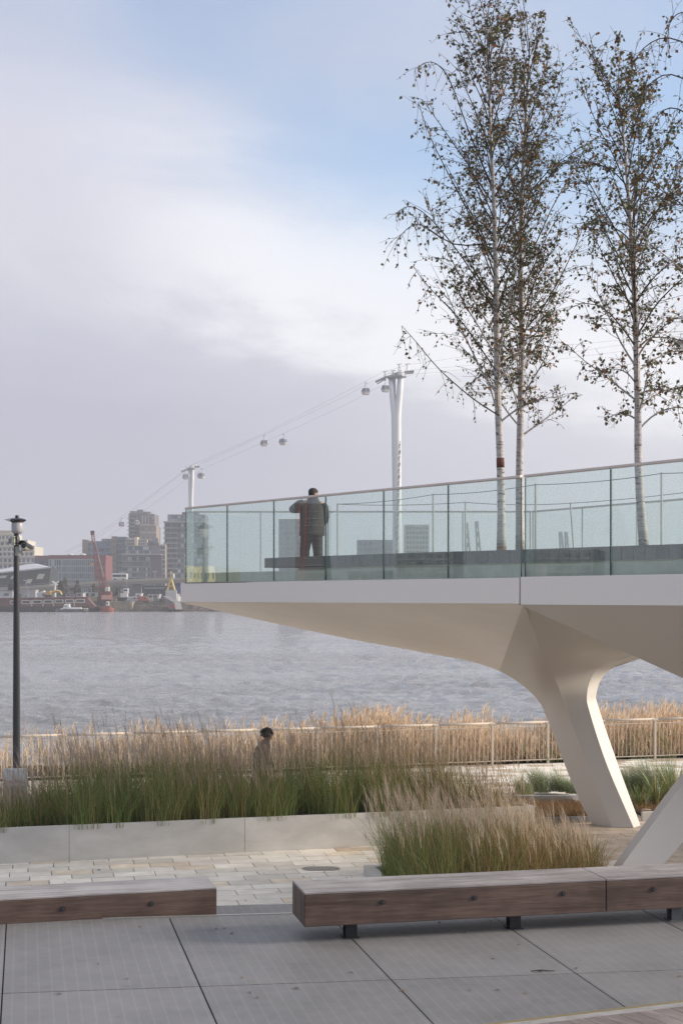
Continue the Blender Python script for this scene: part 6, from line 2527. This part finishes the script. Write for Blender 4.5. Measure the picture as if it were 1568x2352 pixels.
# red lattice crane
d = 557
cr = thing('crane', 'tall red lattice boom crane standing on the far quay', 'crane', (X(238, d), d, GL))
rd = cmat('crane_red', (.17, .04, .04), .6)
co = cr.location.copy()
def lattice(a, c, w0, w1, n, mt, name, parent, o, th=.16):
    q = MB(o)
    a, c = Vector(a), Vector(c)
    d_ = (c - a).normalized()
    s1 = d_.cross(Vector((0, 1, 0))).normalized()
    s2 = Vector((0, 1, 0))
    cor = []
    for i in range(n + 1):
        t_ = i / n
        w_ = (w0 + (w1 - w0) * t_) / 2
        p = a.lerp(c, t_)
        cor.append([p + s1 * w_ * sx + s2 * w_ * sy for sx, sy in ((-1, -1), (1, -1), (1, 1), (-1, 1))])
    for k in range(4):
        q.bar(cor[0][k], cor[-1][k], th * 1.3)
    for i in range(n):
        for k in range(4):
            q.bar(cor[i][k], cor[i + 1][(k + 1) % 4], th * .8)
    return q.build(name, mt, parent)
base_b = W(237, 1352, d)
top_b = W(213, 1226, d)
lattice(base_b, top_b, 2.0, .9, 15, rd, 'boom', cr, co, .11)
q = MB(co)
q.box(top_b.x - .7, top_b.x + .7, d - .6, d + .6, top_b.z - .4, top_b.z + 1.2)
q.build('boom_head', cmat('dark_rust', (.12, .05, .05), .7), cr)
lattice(W(243, 1356, d), W(239, 1324, d), 2.2, 1.4, 5, rd, 'gantry', cr, co, .12)
q = MB(co)
q.tube([top_b, W(240, 1326, d)], .07, 5)
q.tube([top_b + Vector((-.4, 0, 0)), W(211, 1290, d)], .05, 5)
q.build('cables', cmat('grey_rail', (.3, .31, .33)), cr)
q = MB(co)
q.box(X(210, d) - .4, X(213.5, d), d - .5, d + .5, Zp(1299, d), Zp(1293, d))
q.build('hook_block', cmat('orange_block', (.5, .27, .12), .6), cr)
q = MB(co)
q.box(X(228, d), X(256, d), d - 2, d + 3, Zp(1370, d), Zp(1358, d))
q.build('machine_house', cmat('crane_body', (.14, .05, .045), .7, var=.2, vscale=.5), cr)
q = MB(co)
q.box(X(236, d), X(258, d), d - 2.4, d - 2.02, Zp(1377, d), Zp(1367, d))
q.build('counterweight', cmat('salmon_panel', (.56, .30, .22), .6), cr)
q = MB(co)
q.box(X(244, d), X(252, d), d - 2.3, d + 1, Zp(1358, d), Zp(1348, d))
q.build('cab', cmat('pale_cabin', (.5, .48, .45)), cr)
q = MB(co)
q.box(X(226, d), X(258, d), d - 2.0, d + 3, GL, Zp(1370.1, d))
q.build('undercarriage', cmat('dark_rust', (.12, .05, .05)), cr)
# white radar mast and yellow excavator behind the houseboat
d = 568
rm = thing('radar_mast', 'white mast with cross arms behind the houseboat', 'mast', (X(127, d), d, GL))
q = MB(rm.location)
q.tube([(X(127, d), d, GL), (X(127, d), d, Zp(1338, d))], [.5, .32], 8)
q.build('pole', whb, rm)
q = MB(rm.location)
q.bar(W(118, 1345, d), W(136, 1336, d), .45)
q.bar(W(122, 1341, d), W(133, 1343, d), .35)
q.bar(W(121, 1335, d), W(128, 1340, d), .35)
q.build('arm', whb, rm)
ex = thing('excavator', 'yellow excavator arm raised behind the houseboat', 'excavator', (X(122, d - 3), d - 3, GL))
yo = cmat('ochre_machine', (.50, .33, .09), .6)
q = MB(ex.location)
q.box(X(110, d), X(121, d), d - 4, d - 1.5, Zp(1366, d), Zp(1357, d))
q.build('cab', yo, ex)
q = MB(ex.location)
for (a, c) in (((119, 1362), (131, 1357)), ((131, 1357), (139, 1359)), ((139, 1359), (142, 1366))):
    q.bar(W(a[0], a[1], d - 3), W(c[0], c[1], d - 3), .7)
q.build('arm', yo, ex)
q = MB(ex.location)
q.box(X(108, d), X(122, d), d - 4.3, d - 1.2, GL, Zp(1366.1, d))
q.build('tracks', M['black_steel'], ex)
# cranes seen small through the glass at the right
for px, yt, lean, lab in ((1100, 1197, -6, 'slim harbour crane far off behind the left birch'), (1075, 1200, -5, 'harbour crane far off left of the left birch'), (1292, 1221, -6, 'small harbour crane far off right of the walkway joint'), (1302, 1222, -3, 'faint harbour crane just right of the small one')):
    d = 1150
    c_ = thing('harbour_crane', lab, 'crane', (X(px, d), d, GL), 'distant cranes seen through the glass')
    lattice(W(px + 6, 1372, d), W(px + lean, yt, d), 4.5, 1.6, 8, cmat('blue_grey_steel', (.13, .15, .18), .6), 'jib', c_, c_.location.copy(), .7)
    q = MB(c_.location)
    q.box(X(px, d), X(px + 14, d), d, d + 6, GL, Zp(1352, d))
    q.build('tower_base', cmat('blue_grey_steel', (.13, .15, .18)), c_)
# busy clutter of crates, drums, pipes and machines along the far quay, too small to count
rr = random.Random(301)
q = MB((0, 0, 0))
cl_m = [cmat('clutter_dark', (.05, .05, .055), .8), cmat('clutter_grey', (.20, .20, .21), .7), cmat('clutter_white', (.5, .5, .5), .6), cmat('clutter_rust', (.20, .07, .04), .8),
        cmat('clutter_blue', (.07, .13, .22), .6), cmat('clutter_tan', (.32, .26, .18), .8), cmat('clutter_green', (.06, .11, .07), .8)]
for k in range(420):
    px = rr.uniform(250, 470) if rr.random() < .72 else rr.uniform(-20, 250)
    dd = rr.uniform(559.5, 585)
    x_ = X(px, dd)
    mi = rr.choices(range(7), [5, 4, 2, 2, 1, 2, 2])[0]
    u_ = rr.random()
    if u_ < .55:
        w_, h_ = rr.uniform(.4, 2.2), rr.uniform(.4, 2.0)
        q.box(x_ - w_ / 2, x_ + w_ / 2, dd, dd + rr.uniform(.5, 2), GL, GL + h_, mi)
    elif u_ < .72:
        q.tube([(x_, dd, GL), (x_, dd, GL + rr.uniform(.8, 1.4))], rr.uniform(.3, .6), 8, mi)
    elif u_ < .90:
        q.tube([(x_, dd, GL), (x_ + rr.uniform(-.6, .6), dd, GL + rr.uniform(2.5, 6.5))], .06, 5, mi)
    else:
        a_ = Vector((x_, dd, GL + rr.uniform(.5, 2.5)))
        q.tube([a_, a_ + Vector((rr.uniform(1, 3), 0, rr.uniform(-.4, 1.6)))], rr.uniform(.08, .2), 6, mi)
tag(q.build('quay_clutter', cl_m), 'mixed crates, drums, pipes and posts cluttering the far quay', 'clutter', None, 'stuff')
# trees along the far road
rr = random.Random(77)
bush = cmat('far_foliage', (.07, .068, .045), .95, var=.35, vscale=.5)
for k, (px, py, w_, d) in enumerate(((147, 1331, 22, 600), (215, 1345, 16, 590), (178, 1338, 14, 604), (236, 1346, 18, 592), (270, 1352, 14, 592), (28, 1340, 16, 612))):
    p = W(px, py, d)
    t_ = thing('far_tree', ['round brown tree left of the crane beyond the flyover', 'low scrub tree under the flyover left of the crane', 'small dull tree under the flyover in front of the hotel', 'bushy tree under the flyover right behind the crane', 'dull low tree in front of the grey shed under the flyover', 'dark tree in front of the glass hall'][k], 'tree', (p.x, d, GL), 'trees on the far shore')
    Sx = Soup()
    n = 900
    R_w = w_ / 2 / F * d
    H_ = p.z - GL
    g = np.random.default_rng(k)
    u_ = g.normal(0, 1, (n, 3))
    u_ /= np.linalg.norm(u_, axis=1)[:, None]
    rad = g.uniform(.55, 1.0, n)[:, None] * (1 + .25 * np.sin(u_[:, :1] * 5 + k))
    cen = u_ * rad * np.array([R_w, R_w, H_ * .42]) + np.array([p.x, d, GL + H_ * .58])
    V, Q, _ = blades(cen, g.uniform(.5, 1.0, n), g.uniform(0, 6.28, n), g.uniform(.2, .9, n), g.uniform(.5, .9, n), 2, g)
    me = np_mesh('crown', V, Q, [bush], None, (p.x, d, GL))
    put(me, 'crown', t_)
    q = MB(t_.location)
    q.tube([(p.x, d, GL), (p.x, d, GL + H_ * .5)], [.35, .2], 6)
    q.build('trunk', cmat('far_trunk', (.08, .07, .06)), t_)

# ------------------------------------------------------------------ cable car
wt = cmat('tower_white', (.62, .62, .63), .4)
lat_m = cmat('tower_dark', (.20, .205, .22), .5)


def pylon(name, label, d, pxs, s):
    """pxs: measured outline; s: metres per measured pixel"""
    p = lambda px, py, dy=0: W(px, py, d) + Vector((0, dy, 0))
    root = thing(name, label, 'cable car tower', (p(pxs['base'][0], 1371)[0], d, WZ))
    o = root.location.copy()
    bx, by = pxs['base']
    fx, fy = pxs['fork']
    rx_, ry_ = pxs['rt']
    lx_, ly_ = pxs['lt']
    k = pxs['w']
    bot = Vector((W(bx, by, d).x, d, WZ - 1))
    # main limb from the foot up to the right head
    q = MB(o)
    pts = [bot, p(bx, by), p(fx + k * .05, fy), p(rx_, ry_)]
    q.tube([bot, bot.lerp(p(fx + k * .15, fy), .55), p(fx + k * .18, fy), p((fx + rx_) / 2 + k * .12, (fy + ry_) / 2), p(rx_, ry_)], [k * s * .52, k * s * .46, k * s * .40, k * s * .34, k * s * .32], 14)
    q.build('right_limb', wt, root, smooth=True)
    q = MB(o)
    q.tube([bot.lerp(p(fx, fy), .30), p(fx - k * .12, fy), p((fx + lx_) / 2 - k * .10, (fy + ly_) / 2), p(lx_, ly_)], [k * s * .34, k * s * .33, k * s * .28, k * s * .24], 12)
    q.build('left_limb', wt, root, smooth=True)
    # spiral ribbon lattice on the face
    q = MB(o)
    n = pxs['n']
    prev = None
    for i in range(n):
        t_ = i / (n - 1)
        py = by + (fy + (by - fy) * .22 - by) * t_
        cx = bx + k * (-.12 + .34 * t_)
        w_ = k * .13
        q.add([p(cx - w_ * (1 if i % 2 else .3), py, -k * s * .53), p(cx + w_ * (.3 if i % 2 else 1), py - (by - fy) / n * .25, -k * s * .53), p(cx + w_, py - (by - fy) / n * .62, -k * s * .53), p(cx - w_ * .6, py - (by - fy) / n * .45, -k * s * .53)], [(0, 1, 2, 3)])
        q.add([p(cx - w_, py, -k * s * .535), p(cx - w_ * .5, py, -k * s * .535), p(cx + w_ * .9, py - (by - fy) / n, -k * s * .535), p(cx + w_ * .4, py - (by - fy) / n, -k * s * .535)], [(0, 1, 2, 3)])
    q.build('ribbon_lattice', lat_m, root)
    # pale ladder strip in the fork
    q = MB(o)
    q.bar(p(fx - k * .05, fy), p(lx_ + k * .38, ly_ + 2), k * s * .16)
    q.build('ladder', cmat('warm_grey', (.42, .40, .36), .6), root)
    # head: sheave trains and platforms (the two ropes run over them, sloping down to the left)
    hy = (ry_ + ly_) / 2
    hw = pxs['hw']
    u = hw * s                                        # metres
    q = MB(o)
    for cx, cy, yy in ((lx_ - hw * .05, ly_ - hw * .02, -u * .16), (rx_ + hw * .02, ry_ + hw * .02, u * .16)):
        a = p(cx - hw * .52, cy + hw * .20, yy)
        m_ = p(cx - hw * .12, cy + hw * .02, yy)
        c = p(cx + hw * .46, cy - hw * .03, yy)
        for a2, c2 in ((a, m_), (m_, c)):
            q.bar(a2, c2, u * .05)
            q.bar(a2 + Vector((u * .06, 0, -u * .07)), c2 + Vector((-u * .02, 0, -u * .06)), u * .03)
            for j in range(6):
                pt = a2.lerp(c2, (j + .5) / 6) + Vector((0, 0, u * .015))
                q.tube([pt + Vector((0, -u * .025, 0)), pt + Vector((0, u * .025, 0))], u * .038, 10)
    q.build('sheave_train', lat_m, root)
    q = MB(o)
    q.obox(p(lx_ - hw * .12, ly_ + hw * .01, -u * .14), Vector(((rx_ - lx_ + hw * .30) * s, 0, u * .03)), Vector((0, u * .28, 0)), Vector((0, 0, u * .045)))
    for j in range(7):
        a = p(lx_ - hw * .1 + (rx_ - lx_ + hw * .26) * j / 6, ly_ - hw * .03, -u * .14)
        q.bar(a, a + Vector((0, 0, u * .13)), u * .010)
    q.bar(p(lx_ - hw * .1, ly_ - hw * .16, -u * .14), p(rx_ + hw * .16, ly_ - hw * .18, -u * .14), u * .012)
    q.build('platform', cmat('pale_metal', (.45, .45, .46)), root)
    q = MB(o)
    for cx, cy in ((lx_ - hw * .24, ly_ - hw * .01), (lx_ + hw * .06, ly_ - hw * .04), (rx_ - hw * .10, ry_ - hw * .02), (rx_ + hw * .20, ry_ - hw * .03)):
        q.bar(p(cx, cy), p(cx + hw * .03, cy - hw * .24), u * .035)
        q.bar(p(cx + hw * .09, cy), p(cx + hw * .03, cy - hw * .24), u * .020)
        q.bar(p(cx - hw * .06, cy - hw * .22), p(cx + hw * .12, cy - hw * .24), u * .028)
    q.build('lifting_frame', wt, root)
    return root


D1, D2 = 551, 977
pylon('cable_car_tower', 'nearer tall white forked cable car tower left of the birches', D1, dict(base=(912, 1300), fork=(908, 955), rt=(921, 852), lt=(897, 868), w=22, hw=62, n=20), D1 / F)
pylon('cable_car_tower', 'distant smaller white cable car tower behind the walkway tip', D2, dict(base=(438, 1330), fork=(438, 1142), rt=(443, 1071), lt=(435, 1078), w=11, hw=32, n=10), D2 / F)


cab_m = MB()


def gondola(label, px, py, d, s=1.0, face=1.0):
    """px, py: centre of the cabin"""
    c = W(px, py, d)
    root = thing('gondola', label, 'cable car gondola', tuple(c), 'cable car gondolas', R(20) * face)
    k = s * d / F * 9.5                                # half width
    prof = [(-.86, .74, .55), (-.78, .82, .62), (-.30, 1.0, .78), (-.05, 1.0, .80), (.45, .84, .70), (.74, .66, .56), (.84, .45, .40)]
    def ring(z, rx, ry):
        out = []
        for i in range(16):
            a = 2 * math.pi * i / 16
            ca, sa = math.cos(a), math.sin(a)
            e = .45
            out.append((k * rx * math.copysign(abs(ca) ** e, ca), k * ry * math.copysign(abs(sa) ** e, sa), k * z))
        return out + out[:1]
    q = MB((0, 0, 0))
    rows = [ring(*r_) for r_ in prof]
    q.grid(rows)
    q.add(rows[-1][:-1], [tuple(range(16))])
    q.add(rows[0][:-1], [tuple(range(15, -1, -1))])
    q.build('cabin', cmat('gondola_silver', (.40, .40, .43), .35), root)
    q = MB((0, 0, 0))
    q.grid([ring(-.22, 1.012, .80), ring(-.05, 1.02, .82), ring(.45, .86, .72), ring(.62, .76, .64)])
    q.build('windows', cmat('gondola_glass', (.10, .11, .14), .15), root)
    q = MB((0, 0, 0))
    q.grid([ring(-.88, .76, .57), ring(-.80, .83, .64), ring(-.56, .92, .72)])
    q.add(ring(-.88, .76, .57)[:-1], [tuple(range(15, -1, -1))])
    q.build('base', cmat('gondola_red_base', (.32, .06, .06), .5) if label.startswith('red') else cmat('gondola_base', (.62, .58, .52), .5), root)
    q = MB((0, 0, 0))
    q.box(-k * .42, -k * .30, -k * .84, k * .84, -k * .5, k * .6)
    q.box(k * .60, k * .70, -k * .80, k * .80, -k * .5, k * .5)
    q.build('door_frame', cmat('gondola_silver', (.40, .40, .43), .35), root)
    q = MB((0, 0, 0))
    q.tube([(0, 0, k * .82), (-k * .18 * face, 0, k * 1.1), (-k * .22 * face, 0, k * 1.75), (0, 0, k * 1.95)], k * .06, 6)
    q.tube([(-k * .25, 0, k * 1.95), (k * .25, 0, k * 1.95)], k * .10, 6)
    q.build('hanger', cmat('tower_dark', (.2, .205, .22)), root)
    return root


gondola('gondola just left of the near tower on the upper cable', 840, 898, 580)
gondola('gondola hanging right beside the near tower head', 885, 892, 572)
gondola('left one of the pair of gondolas halfway between the towers', 607, 1017, 760, .92, 1)
gondola('right one of the pair of gondolas halfway between the towers', 650, 1014, 750, .92, -1)
gondola('gondola at the left side of the distant tower head', 427, 1094, 965, .80)
gondola('gondola at the right side of the distant tower head', 462, 1092, 965, .85, -1)
gondola('red-based gondola low over the brown tower roof', 280, 1203, 1080, .72)
gondola('faint gondola in front of the brown tower block', 315, 1200, 940, .6)
gondola('gondola half hidden behind the left birch trunk', 1137, 853, 500, 1.0)
gondola('gondola between the left and second birch crowns', 1196, 858, 495, .95, -1)
gondola('gondola at the right picture edge among birch leaves', 1564, 790, 470, 1.25)

cb = thing('cable', 'pairs of thin steel ropes strung between the cable car towers', 'cable', (X(700, 750), 750, 90))
CBO = cb.location.copy()
ropes = [
    [(1800, 735, 430), (1562, 768, 470), (1140, 808, 520), (937, 838, 545), (880, 854, 556), (784, 905, 620), (607, 995, 760), (444, 1067, 970), (416, 1087, 985), (224, 1228, 1120), (150, 1268, 1200)],
    [(1800, 745, 430), (1564, 772, 470), (1140, 834, 515), (950, 850, 545), (869, 868, 558), (784, 914, 620), (607, 999, 760), (448, 1071, 970), (414, 1091, 985), (232, 1230, 1120), (158, 1268, 1200)],
    [(1800, 762, 430), (1564, 790, 460), (1196, 836, 495), (950, 860, 540), (894, 876, 556), (784, 934, 620), (650, 996, 750), (466, 1077, 970), (424, 1105, 985), (248, 1235, 1120), (170, 1272, 1200)],
]
cable_m = cmat('cable_grey', (.33, .33, .36), .6)
for rp in ropes:
    q = MB(CBO)
    q.tube([W(*p) for p in rp], [.020 * p[2] / 300 for p in rp], 5)
    q.build('rope', cable_m, cb)

# ------------------------------------------------------------------ unseen blocks beside the picture: one added for shade, the rest mirrored in the glass
def offstage(name, label, x0, x1, y0, y1, z0, z1, mt, cols, rows, cat='building', face='y'):
    r_ = thing(name, label, cat, ((x0 + x1) / 2, (y0 + y1) / 2, z0))
    w_, dp = (x1 - x0) / 2, (y1 - y0) / 2
    block(r_, -w_, w_, -dp, dp, 0, z1 - z0, mt)
    return r_, w_, dp, z1 - z0


r_, w_, dp, h = offstage('shade_block', 'low unseen block added at the right to shade the ground under the walkway', 13, 21, 15.5, 25.2, 0, 3.6, cmat('shade_block_brown', (.30, .26, .23), .7), 4, 1)  # unseen block, added only to keep sun off the ground here
windows(r_, -dp + .6, dp - .6, 0, .6, h - .8, 5, 1, .8, .8, [WIN, WIN_B], side=-w_ - .1)
r_, w_, dp, h = offstage('harbour_hall', 'pale yellow hall on the left shore mirrored in the glass', -712, -672, 272, 291, GL, 20, cmat('pale_yellow_render', (.80, .70, .28), .7), 6, 2)
windows(r_, -dp, dp, 0, 2, h - 1, 9, 2, .3, .4, [WIN], side=w_)
for k, (x0, y0, hh, ww) in enumerate(((-674, 214, 50, 15), (-690, 150, 26, 30), (-700, 320, 30, 40), (-690, 186, 16, 20))):
    r_, w_, dp, h = offstage('apartment_building', ['tall dark block with red hoist masts on the left shore', 'wide grey block on the left shore', 'broad pale block beyond the yellow hall on the left shore', 'low grey block beside the dark tower on the left shore'][k], x0 - ww, x0, y0, y0 + ww, GL, GL + hh, [dkm, gry, lite, gry][k], 5, 10)
    if k:
        windows(r_, -dp + .5, dp - .5, 0, 1, h - 1, 6, int(h / 3.4), .7, .55, [WIN, WIN_B], side=w_, seed=k)
    else:
        for yy in (4.6, 1.6):
            piece('hoist_mast', cmat('red_mast', (.42, .04, .05), .6), r_, w_ + 1.4, yy, h * .5, .7, .6, h)
    bands_n = int(h / 3.4)
    for j in range(bands_n):
        piece('balcony', cmat('pale_slab', (.4, .38, .38)), r_, w_ + .5, -dp * .3 if k == 0 else 0, 1 + (h - 2) / bands_n * j, 1.1, dp * (1.35 if k == 0 else 2), .35)

# ------------------------------------------------------------------ air
HAZE = 0.0004
if HAZE:
    hm = bpy.data.materials.new('river_haze')
    hm.use_nodes = True
    t = NT(hm.node_tree)
    t.n.remove(t.n['Principled BSDF'])
    pv = t.new('ShaderNodeVolumePrincipled')
    pv.inputs['Color'].default_value = (.90, .92, 1.0, 1)
    pv.inputs['Density'].default_value = HAZE
    pv.inputs['Anisotropy'].default_value = .2
    t.l.new(pv.outputs[0], t.n['Material Output'].inputs['Volume'])
    hb_ = MB()
    hb_.box(-4100, 4100, -420, 6050, -4.6, 118)
    tag(hb_.build('haze', hm), kind='stuff')
